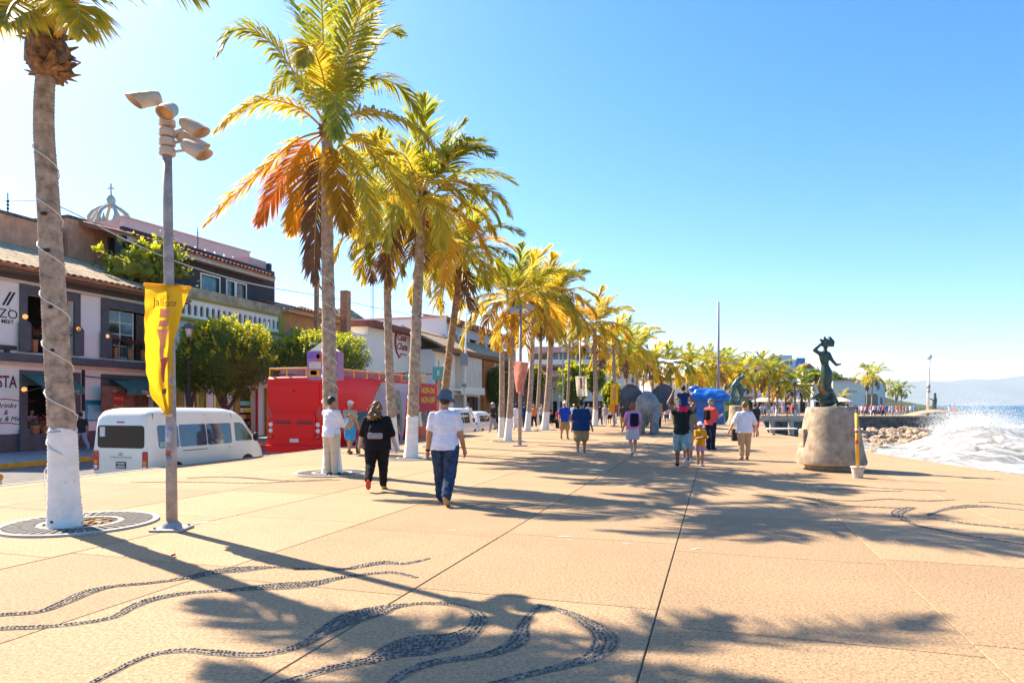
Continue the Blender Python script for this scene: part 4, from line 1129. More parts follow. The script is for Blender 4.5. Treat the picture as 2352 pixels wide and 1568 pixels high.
for y_ in (-.1,.02):   # faces of the arched panel as strips
    o_ = len(mbp.v); m_ = [i for i in range(2,11)]
    vv = [(p[0],y_,p[1]) for p in pts]; mbp.v += vv
    mbp.f += [(o_+0,o_+1,o_+2,o_+13+0) if False else (o_+0,o_+1,o_+2,o_+n_-1), (o_+10,o_+11,o_+12,o_+13-0)]
    for k in range(2,10): mbp.f.append((o_+k,o_+k+1,o_+n_-1 if k < 6 else o_+n_-2))
    mbp.f.append((o_+6,o_+n_-2,o_+n_-1))
mep = mbp.raw('arched_panel'); mep.materials.append(WHITE)
for k in range(nb): obj('arched_panel', mep, None, e2, loc=(.3+pw*(k+.5),0,7.3))
up0, up1 = FU(283,-31.2), FU(631,-31.2)
e3 = bld('penthouse', 'black rendered rooftop storey with pale windows and sloping tiled eave', up0, -31.2, ZW)
X3 = lambda px: FU(px,-31.2)-up0
L3 = up1-up0
wins = [(462,503),(521,538),(543,564)]
wall_open(0, L3, 8.2, 11.9, [(X3(a),X3(b),9.05,10.35) for a,b in wins], 0, .25).build('wall', BLACKW, e3)
for a, b in wins:
    f_ = B(e3,'window',WHITE, X3(a)-.09,X3(b)+.09,-.04,-.003,8.96,9.05); B(f_,'frame',WHITE, X3(a)-.09,X3(a),-.04,-.003,9.053,10.44); B(f_,'frame',WHITE, X3(b),X3(b)+.09,-.04,-.003,9.053,10.44); B(f_,'frame',WHITE, X3(a)+.003,X3(b)-.003,-.04,-.003,10.35,10.44)
    B(f_,'pane',GLSB, X3(a),X3(b),.12,.14,9.05,10.35)
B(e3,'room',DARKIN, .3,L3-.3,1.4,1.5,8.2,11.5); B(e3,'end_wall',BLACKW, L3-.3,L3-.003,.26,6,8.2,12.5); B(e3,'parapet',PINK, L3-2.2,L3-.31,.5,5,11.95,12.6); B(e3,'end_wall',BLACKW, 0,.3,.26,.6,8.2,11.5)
B(e3,'eave_beam',M('beige_beam',(0.55,0.45,0.32),var=.1), -.2,X3(612),-.75,-.5,10.95,11.25); B(e3,'soffit',M('soffit_grey',(0.28,0.25,0.2)), -.2,X3(612),-.49,-.003,11.0,11.1)
tile_roof(e3, -.2, X3(612), -.8, 11.28, 3.2, 12.35, TILER, 3, .36, parts=False)
o = text('Casa Maria', .5, M('white_neon',(0.75,0.75,0.78)), parent=e3, shear=.3); face_street(o, X3(430), -.76, 11.12)
LEAFG = leaf_mat('shrub_leaf', (0.34,0.33,0.03), (0.16,0.2,0.03), tr=.45, scale=2)
# planter terrace with shrubs between
ub = FU(340,-31.8)
bs = S(ub,-31.6,ZW+8.4); ficus('terrace_shrub', 'yellow green potted shrub on the terrace behind the lamp post', 'shrub', S(ub-1.5,-30.2,ZW+7.9), (0,0,1.9), (2.0,.8,1.3), 1100, 77, trunk=True, lsize=.24, lump=.55, dark=LEAFG)
ficus('terrace_shrub', 'loose leafy shrub left on the terrace beside the stained wall', 'shrub', S(FU(300,-30.2),-30.2,ZW+7.9), (0,0,1.5), (1.5,.7,1.0), 420, 78, trunk=True, lsize=.24, lump=.6, dark=LEAFG)
B(e1,'terrace',M('terrace_floor',(0.35,0.2,0.14)), X(285),L1,0.4,5,7.7,7.9)
# pink perforated block and church crown far behind
pp = A(300,575,60)
t = thing('pink_house', 'pink roof block with a row of small square openings', 'building', (A(392,575,60).x,60,ZW), R(90)-ANG-R(6))
zt = A(392,530,60).z-ZW
def pinkwall(): 
    ops_ = [(-3.2+k*1.15,-2.65+k*1.15,zt-1.5,zt-.75) for k in range(10)]
    return wall_open(-4.6,9.5,0,zt,ops_,0,.4)
pinkwall().build('wall', M('pink_shade',(0.66,0.47,0.45),rough=.9,var=.08), t); B(t,'side_wall',PINK,-4.6,-4.2,.403,9,0,zt); B(t,'coping',PINK,-4.7,9.6,-.1,.45,zt+.002,zt+.15)
Yc = 110; cb = A(255,520,Yc)
t = thing('church_tower', 'church tower topped by an openwork crown with a cross', 'tower', (cb.x,Yc,ZW))
zc = cb.z-ZW
CST = M('crown_stone',(0.62,0.56,0.47),rough=.9,var=.2,scale=1)
mb = MB(); mb.lathe([(3.2,0),(3.2,zc-1.5),(3.5,zc-1.4),(3.5,zc-.4),(3.2,zc-.3),(3.2,zc)],8); mb.build('shaft', M('tower_brick',(0.48,0.24,0.16),var=.2), t)
for k in range(8):
    a = 2*math.pi*k/8; d = Vector((math.cos(a), math.sin(a), 0))
    mb = MB(); mb.tube([d*3.1+UPZ*zc, d*3.25+UPZ*(zc+1.0), d*2.7+UPZ*(zc+2.0), d*1.6+UPZ*(zc+2.9), d*.6+UPZ*(zc+3.5)], [.26,.3,.28,.24,.2], 8); mb.build('crown_arch', CST, t, smooth=True)
    mb = MB(); mb.lathe([(.35,0),(.45,.5),(.2,1.1),(.05,1.8)],8,tuple(d*2.0+UPZ*zc)); mb.build('angel', CST, t, smooth=True)
mb = MB(); mb.lathe([(.8,3.2),(.95,3.5),(.6,3.9),(.75,4.4),(.5,5.0),(.15,5.4)],14,(0,0,zc)); mb.build('orb', CST, t, smooth=True)
mb = MB(); mb.box(-.09,.09,-.09,.09,zc+5.3,zc+7.2); mb.box(-.55,.55,-.08,.08,zc+6.3,zc+6.5); mb.build('cross', CST, t)
# ---------------------------------------------------------------- next houses up the street
ua4 = FU(648,VF); e4 = bld('tiled_house', 'orange plaster house with low tiled eave behind the bus', ua4)
L4 = FU(782,VF)-ua4
wall_open(0,L4,0,8.7,[(1.0,3.2,5.2,7.6),(5.0,7.5,5.2,7.6)],0,.3).build('wall', ORANGEW, e4); B(e4,'room',DARKIN,.4,L4-.4,1.0,1.1,0,8.4)
B(e4,'shutter',M('red_shutter',(0.30,0.05,0.03)),1.0,3.2,.12,.18,5.2,7.6)
B(e4,'eave_beam',M('eave_tan',(0.62,0.42,0.24)),-.2,L4+.4,-.7,-.003,8.62,8.86); tile_roof(e4,-.2,L4+.4,-.75,8.9,3.5,9.9,TILER,3,.4,parts=False)
ug = FU(702,-28.2); t = bld('gabled_kiosk', 'small grey gabled roof beside the orange house', ug, -28.2, ZW); 
mb = MB(); mb.prism([(-2.6,5.9),(2.6,5.9),(0,7.5)], 0, 4, 'y'); mb.build('roof', M('grey_shingle',(0.42,0.37,0.33),var=.2), t); mb = MB(); mb.prism([(-1.7,5.95),(1.7,5.95),(0,7.0)], -.06, -.003, 'y'); mb.build('gable_panel', M('gable_tan',(0.42,0.31,0.2)), t)
B(t,'wall',CREAM,-2.4,2.4,.1,3.9,0,5.9)
t = thing('sign_frame', 'rusty orange steel sign frame rising over the grey gable', 'frame', S(FU(703,-28.8),-27.9,ZW), R(90)-ANG); RUST = M('rust',(0.62,0.30,0.14),rough=.9,var=.3,scale=5)
zf = FP(703,640,-28.8)[1]-ZW
B(t,'post',RUST,-.13,.13,-.13,.13,0,zf); B(t,'post',RUST,3.6,4.2,-.3,.3,0,zf-.3)
mb = MB(); mb.tube([(.2,0,zf-2.2),(3.7,0,zf-2.6)],.1,6); mb.tube([(.2,0,zf-.4),(2.8,0,zf-2.2)],.08,6); mb.build('brace',RUST,t)
# terrace wing with crenellated parapet and tall white house with red emblem
ua5 = FU(782,VF); e5 = bld('terrace_house', 'white terrace wing with a row of parapet posts behind the clipped tree', ua5); L5 = FU(846,VF)-ua5
B(e5,'wall',WHITE,0,L5,0,6,0,7.0)
for k in range(10): B(e5,'parapet_post',WHITE, .3+k*(L5-.8)/9, .75+k*(L5-.8)/9, 0,.35, 7.003, 8.2)
mb=MB(); mb.prism([(0,1.2),(6,1.2),(0,3.0)],-0.2,.0,'x')
ua6 = FU(845,VF); e6 = bld('emblem_house', 'tall white house with maroon sloping roof and round red emblem', ua6); L6 = FU(1003,VF)-ua6
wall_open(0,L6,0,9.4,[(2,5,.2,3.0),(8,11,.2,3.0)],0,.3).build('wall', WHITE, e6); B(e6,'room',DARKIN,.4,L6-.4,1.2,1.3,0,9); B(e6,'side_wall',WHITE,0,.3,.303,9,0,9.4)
mb = MB(); mb.add([(-.5,-1.0,8.95),(L6+.6,-1.0,8.95),(L6+.6,5,9.1),(-.5,5,9.1),(-.5,-1.0,9.45),(L6+.6,-1.0,9.45),(L6+.6,5,9.6),(-.5,5,9.6)],[(0,1,2,3),(4,5,6,7),(0,1,5,4),(1,2,6,5),(2,3,7,6),(3,0,4,7)]); mb.build('roof', MAROON, e6)
B(e6,'string_course',CREAM,0,L6,-.12,-.003,3.9,4.1)
EMB = M('emblem_red',(0.50,0.03,0.06),rough=.6)
xe, ze = FU(920,VF)-ua6, FP(920,788,VF)[1]-ZW
mb = MB(); mb.tube([(xe+1.1*math.cos(a)-.1,-.03,ze+1.35*math.sin(a)) for a in [R(60+k*18) for k in range(13)]], [.03+.13*math.sin(math.pi*k/12) for k in range(13)], 6); mb.build('emblem_swoosh', EMB, e6)
o = text('Casa', .95, EMB, parent=e6, shear=.4, bold=.02); face_street(o, xe+.15, -.03, ze+.55); o = text('Chata', .95, EMB, parent=e6, shear=.4, bold=.02); face_street(o, xe+.25, -.03, ze-.35)
mb = MB(); mb.tube([(xe-.5,-.03,ze-1.5),(xe+.1,-.03,ze-1.0),(xe+1.1,-.03,ze-1.1)],.06,6); mb.build('emblem_swoosh', EMB, e6)
# taller white block with orange panels in its upper gallery
ua7 = FU(1024,VF); e7 = bld('gallery_block', 'white block with plain flank and upper gallery of orange panels', ua7); L7 = FU(1186,VF)-ua7
FLW = M('flank_white',(0.88,0.79,0.72),rough=.85,var=.05)
B(e7,'flank',FLW,0,.4,.0,16,0,12.0); B(e7,'parapet',PINK,-.1,.5,-.1,16,12.003,12.25)
B(e7,'wall',WHITE,.403,L7,.1,.5,0,8.2); B(e7,'spandrel',M('gallery_grey',(0.55,0.53,0.52)),.403,L7,0,.4,10.3,11.4)
for k in range(9): B(e7,'gallery_post',WHITE,.45+k*(L7-1)/8,.75+k*(L7-1)/8,-.02,.38,8.2,10.297)
for k in range(8): B(e7,'orange_panel',M('brick_panel',(0.46,0.16,0.08),var=.2),.8+k*(L7-1)/8,.40+(k+1)*(L7-1)/8,.15,.25,8.2,10.0)
B(e7,'ledge',GREY,0.41,L7,-.4,-.025,7.9,8.19); B(e7,'back',DARKIN,.5,L7,2,2.1,8.2,11); B(e7,'roof_slab',MAROON,.3,L7+.3,-.6,6,11.41,11.8); tile_roof(e7,.3,L7+.3,-.7,11.82,3,12.4,TILER,2,.6,parts=False)
# two storey corner house with hip roof
ua8 = FU(1000,-26.6); e8 = bld('corner_house', 'two storey white corner house with tiled hip roof and orange brick pillar', ua8, -26.6); L8 = FU(1150,-26.6)-ua8
Xc = lambda px: FU(px,-26.6)-ua8
wall_open(0,L8,0,7.6,[(Xc(1068)+.6,Xc(1102),.1,3.0),(Xc(1092),Xc(1100),4.6,7.0)],0,.3).build('wall', WHITE, e8); B(e8,'room',DARKIN,.4,L8-.3,1.2,1.3,0,7.2); B(e8,'side_wall',WHITE,0,.3,.303,8,0,7.6)
B(e8,'bay',CREAM,Xc(1046),Xc(1090),-.9,-.003,3.6,7.3); B(e8,'bay_base',WHITE,Xc(1040),Xc(1094),-1.05,-.91,3.2,4.0)
B(e8,'door',WOODD,Xc(1078),Xc(1087),.05,.15,.05,2.9); B(e8,'door',WOODD,Xc(1089),Xc(1098),.05,.15,.05,2.9); B(e8,'shutter_door',M('roller_grey',(0.40,0.33,0.27)),Xc(1042),Xc(1066),-.06,-.003,0,3.1)
PIL = M('orange_brick',(0.60,0.23,0.07),rough=.9,var=.15,scale=3)
B(e8,'brick_pillar',PIL,Xc(1103),Xc(1127),-.5,-.003,0,7.4); B(e8,'fascia',M('orange_fascia',(0.62,0.25,0.10)),Xc(1000),Xc(1026),-.3,-.003,3.9,4.9); B(e8,'awning',WHITE,Xc(1000),Xc(1030),-1.6,-.31,3.5,3.7)
B(e8,'eave_beam',M('eave_dark',(0.22,0.12,0.07)),-.8,L8+.8,-1.3,-.003,7.35,7.62)
tile_roof(e8,-.9,L8+.9,-1.4,7.65,3.2,9.8,TILE,3,.48,parts=False)
B(e8,'upper_block',WHITE,-.5,L8,3.4,9,0,9.2)
# long dim arcades further on
e9 = bld('arcade_house', 'low brown house with layered eaves behind the palms', FU(1150,-26.8), -26.8); L9 = 30
B(e9,'wall',M('brown_wall',(0.30,0.17,0.11),var=.2),0,L9,.2,6,0,6.2); B(e9,'eave',M('eave_tan',(0,0,0)),-.5,L9,-1.8,.19,4.9,5.1); B(e9,'eave',M('eave_tan',(0,0,0)),-.5,L9,-1.5,.19,6.2,6.45)
for k in range(7): B(e9,'post',WHITE,k*4.5,k*4.5+.3,-1.4,-1.1,0,4.897)
tile_roof(e9,-.5,L9,-1.9,6.5,4,8.2,TILER,3,.6,parts=False)
# hotel that closes the street
Y7 = 112; t = thing('hotel', 'long low hotel with pink tiled roof and dark window band behind the palms', 'building', (A(1222,930,Y7).x,Y7,ZW))
W7 = A(1470,930,Y7).x-A(1222,930,Y7).x
zz = lambda py: A(0,py,Y7).z-ZW
B(t,'wall',WHITE,0,W7,.3,8,0,zz(830)); B(t,'balcony_slab',WHITE,0,W7,-.6,.297,zz(838),zz(826)); B(t,'glass_band',GLS,0,W7,.6,.7,zz(826)+.01,zz(811)); B(t,'roof',PINK,-.4,W7+.4,-1.0,8,zz(810),zz(797)); B(t,'lower_eave',MAROON,-.4,W7+.4,-1.2,.29,zz(850),zz(843))
for k in range(13): B(t,'mullion',WHITE,k*W7/12-.12,k*W7/12+.12,.45,.597,zz(826)+.02,zz(811)-.01)
B(t,'penthouse',WHITE,W7*.25,W7*.9,3,9,zz(797)+.003,zz(785))
for k in range(9): B(t,'doorway',DARKIN,.8+k*W7/9,2.4+k*W7/9,.1,.297,0,2.7)
# far white arcaded building on the point
Y8 = 138; t = thing('arched_building', 'white building with dark arched windows on the far promenade', 'building', (A(1868,930,Y8).x,Y8,0))
zz = lambda py: A(0,py,Y8).z
xx = lambda px: A(px,930,Y8).x-A(1868,930,Y8).x
FARW = M('far_white',(0.88,0.79,0.67),rough=.85,var=.06)
def arch(root, xc, w_, z0, zs, y0, y1, m, name='arched_window', n=10):
    pl = [(xc-w_/2,z0),(xc+w_/2,z0)] + [(xc+w_/2*math.cos(math.pi*k/n), zs+w_/2*math.sin(math.pi*k/n)) for k in range(n+1)]
    mb = MB(); mb.prism(pl, y0, y1, 'y'); return mb.build(name, m, root)
B(t,'wall',FARW,0,xx(2032),0,12,0,zz(880))
B(t,'wall',FARW,xx(1905),xx(2012),-1.5,-.003,0,zz(876)); B(t,'cornice',PINK,xx(1902),xx(2016),-1.8,-1.503,zz(876),zz(873)); B(t,'roof_tiles_band',TILER,xx(1868),xx(1900),-.5,-.003,zz(880),zz(876))
for px_ in (1878,1890,1915,1931): arch(t, xx(px_), .85, 1.2, 3.0, -1.62, -1.503, DARKIN) if px_ > 1905 else arch(t, xx(px_), .85, 1.2, 3.0, -.12, -.003, DARKIN)
for px_ in (1985,2000): arch(t, xx(px_), 1.15, .6, 3.4, -1.62, -1.503, GLS)
arch(t, xx(2022), .9, .8, 2.8, -.12, -.003, GLS)
B(t,'lettering_band',PINK,xx(1928),xx(1960),-1.56,-1.503,4.3,4.6)
Y9 = 128
specs = [(1748,1790,893,'white cafe with red awning behind the parasols',1),(1792,1866,888,'pale arcaded restaurant left of the mermaid statue',2),(1690,1746,880,'shaded cream shop behind the green sculpture',3),(1600,1688,868,'cream shop row above the blue tarp',4),(1500,1598,872,'low shop row behind the elephant statue',5)]
for pa, pb, pt, lb, k in specs:
    xo = A(pa,930,Y9).x; t = thing('seafront_shop', lb, 'building', (xo,Y9+2*(k%2),0), 0, 'shops along the far promenade'); W_ = A(pb,930,Y9).x-xo-.3; zt = A(0,pt,Y9).z
    B(t,'wall',FARW if k<3 else CREAM,0,W_,0,9,0,zt); B(t,'roof',TILER,-.3,W_+.3,-.6,9,zt+.003,zt+.5)
    n_ = max(2,int(W_/2.2))
    for q in range(n_): arch(t,(q+.5)*W_/n_,1.2,.2,2.0,-.1,-.003,DARKIN,'doorway')
    B(t,'awning',M('red_awning',(0.45,0.05,0.04)) if k in (1,3) else WHITE,.2,W_*.8,-1.4,-.103,2.9,3.2)
Yh = 245
t = thing('hillside_house', 'white and blue house high on the hillside', 'building', (A(1768,930,Yh).x,Yh,0)); zz = lambda py: A(0,py,Yh).z; xx = lambda px: A(px,930,Yh).x-A(1768,930,Yh).x
BLW = M('bluewhite',(0.62,0.66,0.74),var=.05)
B(t,'wall',BLW,0,xx(1846),0,12,0,zz(828)); B(t,'wall',BLW,xx(1772),xx(1822),1,11,zz(828)+.003,zz(815)); B(t,'blue_wing',M('blue_wall',(0.12,0.30,0.55)),xx(1828),xx(1848),-.5,-.003,zz(850),zz(822))
for a_, b_, c_, d_ in ((1782,1792,836,830),(1800,1812,838,829),(1814,1820,838,829),(1790,1796,824,819)): B(t,'window',GLSB,xx(a_),xx(b_),-.06,-.003,zz(c_),zz(d_)) if c_ > 830 else B(t,'window',REDP,xx(a_),xx(b_),.9,.997,zz(c_),zz(d_))
t = thing('hillside_house', 'red roofed house right of the blue and white hillside house', 'building', (A(1846,930,Yh-10).x,Yh-10,0)); zz = lambda py: A(0,py,Yh-10).z
B(t,'wall',FARW,0,3.5,0,6,0,zz(846)); mb = MB(); mb.prism([(-.6,zz(846)),(4.1,zz(846)),(1.7,zz(834))],-.6,6.4,'y'); mb.build('roof',TILER,t); B(t,'window',GLS,.8,2.0,-.06,-.003,zz(858),zz(850))
Yl = 190; t = thing('long_house', 'long beige flat roofed building behind the mast', 'building', (A(1648,930,Yl).x,Yl,0)); zz = lambda py: A(0,py,Yl).z
B(t,'wall',M('beige_far',(0.62,0.50,0.42)),0,A(1766,930,Yl).x-A(1648,930,Yl).x,0,10,0,zz(826)); B(t,'roof',TILER,-.5,A(1766,930,Yl).x-A(1648,930,Yl).x+.5,-.6,10,zz(826)+.003,zz(823))
# lattice aerial far behind
Ya = 320; a0 = A(855,720,Ya); a1 = A(854,535,Ya)
t = thing('radio_mast', 'thin pale lattice radio mast above the rooftops', 'mast', (a0.x,Ya,0))
for dx, dy in ((-.7,0),(.7,0),(0,1.2)): mb = MB(); mb.tube([(dx,dy,0),(dx*.7,dy*.7,a1.z)], .13, 5); mb.build('leg', STEEL, t)
for k in range(26):
    z_ = a0.z-5+k*(a1.z-a0.z+4)/26; mb = MB(); mb.tube([(-.65,0,z_),(.65,0,z_+1.4)], .07, 4); mb.build('brace', STEEL, t)
for i, (px_, y0_, y1_, Y_, lb) in enumerate([(18,500,443,36,'thin electric mast on the stained roof at the left edge'),(454,560,522,52,'thin notched aerial above the pink block')]):
    a, b = A(px_,y0_,Y_), A(px_,y1_,Y_); t = thing('aerial', lb, 'aerial', a - UPZ*.4)
    mb = MB(); mb.tube([(0,0,0),(0,0,b.z-a.z+.4)], .03, 6); mb.build('pole', IRON, t)
    for k in range(5): mb = MB(); mb.ell((0,0,.5+k*.2), .075, 8, 5); mb.build('insulator', IRON, t)
# ================================================================== VEHICLES
def PAINT(name, col, rough=.28, coat=.5, spec=.5): return M(name, col, rough=rough, var=.03, scale=2, coat=coat, spec=spec)
TYRE = M('tyre_rubber', (0.03,0.03,0.03), rough=.9); RIM = M('wheel_rim', (0.35,0.35,0.36), rough=.4, metal=.6)
TAILR = M('tail_lamp_red', (0.55,0.02,0.02), rough=.2, coat=.5); TAILA = M('lamp_amber', (0.75,0.30,0.03), rough=.2, coat=.5); TAILC = M('lamp_clear', (0.75,0.70,0.62), rough=.2, coat=.5)
TRIM = M('black_trim', (0.025,0.025,0.027), rough=.6); PLATE = M('number_plate', (0.62,0.60,0.55), rough=.5)
def sect(x, zb, zt, hw, tum, sq=.0):
    h = [(hw*.90,zb),(hw*.985,zb+.07),(hw,zb+.22),(hw,zb+(zt-zb)*.40),(hw-tum*.45,zb+(zt-zb)*.72),(hw-tum*.85,zt-.13),(hw-tum-.05,zt-.055),(hw-tum-.14,zt-.015),(hw*.45,zt+.012)]
    return [(x,-a,b) for a,b in h] + [(x,a,b) for a,b in reversed(h)]
def hwz(z, zb, zt, hw, tum):
    return np.interp(z, [zb+.22, zb+(zt-zb)*.40, zb+(zt-zb)*.72, zt-.13], [hw,hw,hw-tum*.45,hw-tum*.85])
def rrect(a0,a1,b0,b1,r=.06,n=4):
    out = []
    for cx_,cy_,s in ((a1-r,b1-r,0),(a0+r,b1-r,1),(a0+r,b0+r,2),(a1-r,b0+r,3)):
        for k in range(n+1):
            t_ = math.pi/2*(s+k/n); out.append((cx_+r*math.cos(t_), cy_+r*math.sin(t_)))
    return out
def side_panel(root, name, m, poly, par, sgn, off=.006):     # polygon (x,z) laid on the tumblehome side
    zs = sorted(set([round(p[1],3) for p in poly]))
    mb = MB(); n = len(poly)
    o_ = [(p[0], sgn*(hwz(p[1],*par)+off), p[1]) for p in poly]; i_ = [(p[0], sgn*(hwz(p[1],*par)-.02), p[1]) for p in poly]
    mb.add(o_+i_, [tuple(range(n))]+[(k,(k+1)%n,n+(k+1)%n,n+k) for k in range(n)])
    return mb.build(name, m, root)
def rear_panel(root, name, m, poly, x, off=.008, bevel=0):
    mb = MB(); mb.prism(poly, x-off, x+.012, 'x'); return mb.build(name, m, root, bevel=bevel)
def wheel(root, x, y, r=.34, w=.22):
    t = MB(); s = 1 if y > 0 else -1
    def ring(rr, yy): return [(x+rr*math.cos(6.2832*k/20), yy, r+rr*math.sin(6.2832*k/20)) for k in range(20)]
    t.rings([ring(r*.55,y-w/2), ring(r*.96,y-w/2), ring(r,y-w/4), ring(r,y+w/4), ring(r*.96,y+w/2), ring(r*.55,y+w/2)])
    o = t.build('wheel', TYRE, root, smooth=True, angle=40)
    q = MB(); q.rings([ring(r*.6,y+s*w*.3), ring(r*.58,y+s*(w*.5+.004)), ring(r*.2,y+s*(w*.5+.012))]); q.build('rim', RIM, o)
# ---- white passenger van
vw, vl, vh = 2.0, 4.72, 2.12
uv = FU(345,-14.1); van = thing('passenger_van', 'white high roof passenger van seen from behind, parked beside the plaza', 'van', S(uv,-14.1-vw/2,ZS), R(90)-ANG+R(.5))
VW = PAINT('van_white', (0.84,0.76,0.63)); par = (.3,vh,vw/2,.16)
secs = [(0,.34,1.86,.93,.20),(.05,.31,1.98,.975,.18),(.16,.3,2.06,1.0,.165),(.4,.3,2.11,1.0,.16),(1.5,.3,2.12,1.0,.16),(3.0,.3,2.10,1.0,.16),(3.4,.3,2.04,1.0,.17),(3.7,.3,1.90,1.0,.19),(4.0,.3,1.62,.99,.22),(4.3,.3,1.28,.97,.15),(4.52,.31,1.05,.92,.1),(4.66,.34,.93,.84,.08),(4.72,.42,.78,.72,.05)]
mb = MB(); mb.rings([sect(*s_) for s_ in secs]); mb.build('body', VW, van, smooth=True, angle=32)
VG = M('van_glass', (0.012,0.014,0.016), rough=.12, var=.3, scale=2, spec=.35); VGB = M('van_glass_blue', (0.02,0.045,0.09), rough=.05, var=.1, spec=1.0, coat=.5)
rear_panel(van,'rear_window',VG, rrect(-.80,.78,1.06,1.66,.09), 0)
for s_, nm in ((-1,'right'),(1,'left')):
    lp = rear_panel(van,'tail_lamp',TAILR, rrect(s_*.83-.085,s_*.83+.085,.46,.98,.04), 0, .02); rear_panel(lp,'reverse_lamp',TAILC, rrect(s_*.83-.06,s_*.83+.06,.50,.60,.02), 0, .026); rear_panel(lp,'indicator',TAILA, rrect(s_*.83-.06,s_*.83+.06,.63,.73,.02), 0, .026)
rear_panel(van,'handle_bar',M('chrome',(.5,.5,.5),rough=.2,metal=.9), rrect(-.36,.34,.80,.835,.012), 0, .03)
pl = rear_panel(van,'number_plate',TRIM, rrect(-.19,.15,.52,.70,.015), 0, .014); rear_panel(pl,'plate_face',PLATE, rrect(-.165,.125,.545,.675,.01), 0, .018)
o = text('38-TU-9', .09, TRIM, parent=pl); o.rotation_euler = (R(90),0,R(-90)); o.location = (-.024,-.02,.61)
rear_panel(van,'stop_lamp',M('stop_lamp',(0.35,0.02,0.02)), rrect(-.14,.12,1.73,1.765,.012), 0, .006)
mb = MB(); mb.tube([(-.016,.055*math.cos(6.2832*k/16)-.01,.90+.037*math.sin(6.2832*k/16)) for k in range(17)], .006, 5); mb.tube([(-.016,.025*math.cos(6.2832*k/12)-.01,.90+.035*math.sin(6.2832*k/12)) for k in range(13)], .005, 5); mb.build('badge', M('chrome',(0,0,0)), van)
rear_panel(van,'lower_seam',TRIM, rrect(-.93,.93,.385,.392,.002,2), 0, .003)
rear_panel(van,'window_sticker',M('sticker_white',(.7,.68,.62)), rrect(.52,.70,1.36,1.62,.01), 0, .011)
SD = -1
side_panel(van,'side_window',VGB, rrect(.28,.98,1.05,1.66,.07), par, SD); side_panel(van,'side_window',VGB, rrect(1.02,2.02,1.05,1.66,.05), par, SD); side_panel(van,'side_window',VGB, rrect(2.05,3.05,1.05,1.66,.06), par, SD)
side_panel(van,'door_window',M('cab_glass',(0.10,0.14,0.07),rough=.06,spec=.9), [(3.22,1.1),(3.98,1.1),(3.9,1.28),(3.62,1.60),(3.48,1.66),(3.22,1.66)], (.3,2.02,1.0,.17), SD, .012)
for x_, z0, z1 in ((.19,.4,1.98),(2.03,.36,1.95),(3.13,.36,1.95),(.24,.36,.5)): side_panel(van,'door_seam',TRIM, [(x_,z0),(x_+.012,z0),(x_+.012,z1),(x_,z1)], par, SD, .003)
side_panel(van,'slide_rail',TRIM, [(1.1,.93),(2.02,.93),(2.02,.95),(1.1,.95)], par, SD, .004)
side_panel(van,'sticker',M('sticker_green',(.35,.55,.45)), rrect(.32,.55,1.08,1.22,.01), par, SD, .010)
side_panel(van,'door_handle',VW, rrect(2.92,3.06,.92,.98,.015), par, SD, .03); mb = MB(); mb.ell((4.0,-1.1,1.2),(.06,.1,.14),10,8); mb.build('mirror', TRIM, van, smooth=True)
for s_ in (1,): side_panel(van,'side_window',VGB, rrect(.3,3.05,1.05,1.66,.06), par, s_)
for x_ in (.85,3.75):
    for y_ in (-.9,.9): wheel(van, x_, y_)
# ---- red open top bus
bu = FU(745,-14.5); BW, BL = 2.72, 11.5
bus = thing('tour_bus', 'red open top double deck sightseeing bus with yellow rails', 'bus', S(bu,-14.5-BW/2,ZS), R(90)-ANG)
BR = PAINT('bus_red', (0.74,0.004,0.006), .24, .06, .2); BP = PAINT('bus_purple', (0.33,0.27,0.42), .35); BRD = PAINT('bus_dark_red', (0.40,0.012,0.05), .4, .1, .2)
hb = BW/2; bz = 3.36
def bsec(x, zt, hw, zb=.32): 
    h = [(hw*.96,zb),(hw,zb+.12),(hw,1.4),(hw,2.6),(hw-.02,zt-.1),(hw-.07,zt-.02)]
    return [(x,-a,b) for a,b in h]+[(x,a,b) for a,b in reversed(h)]
mb = MB(); mb.rings([bsec(0,bz-.1,hb-.1),bsec(.08,bz-.02,hb-.03),bsec(.3,bz,hb),bsec(BL-.9,bz,hb),bsec(BL-.4,bz-.05,hb-.04),bsec(BL,2.6,hb-.2)]); body = mb.build('body', BR, bus, smooth=True, angle=30)
# upper deck floor well is covered by seats and rails
BY = M('yellow_rail', (0.80,0.42,0.02), rough=.4)
for y_ in (-hb+.1, hb-.1):
    mb = MB(); mb.tube([(.15,y_,bz+.30),(BL-2.6,y_,bz+.30)], .03, 8); mb.build('top_rail', BY, bus)
    for k in range(9): mb = MB(); mb.tube([(.15+k*(BL-2.75)/8,y_,bz-.05),(.15+k*(BL-2.75)/8,y_,bz+.30)], .025, 6); mb.build('rail_post', BY, bus)
mb = MB(); mb.tube([(.15,-hb+.1,bz+.30),(.15,hb-.1,bz+.30)], .03, 8); mb.build('top_rail', BY, bus)
for y_ in (-.45,.45): mb = MB(); mb.tube([(.15,y_,bz-.05),(.15,y_,bz+.30)], .025, 6); mb.build('rail_post', BY, bus)
SEAT = M('seat_grey', (0.25,0.25,0.26), rough=.7)
mbs = MB(); mbs.box(0,.07,-.42,.42,0,.28); mbs.box(.0,.4,-.42,.42,-.12,-.04); mes = mbs.mesh('seat'); mes.materials.append(SEAT)
for k in range(9):
    for y_ in (-.62,.62): obj('seat', mes, None, bus, loc=(.5+k*.95, y_, bz+.10))
B(bus,'front_canopy',M('canopy_grey',(0.30,0.29,0.30)), BL-2.6,BL-.5,-hb+.12,hb-.12,bz+.5,bz+.58,.03); 
for y_ in (-hb+.2,hb-.2): mb = MB(); mb.tube([(BL-2.5,y_,bz),(BL-2.5,y_,bz+.5)], .03, 6); mb.build('canopy_post', BY, bus)
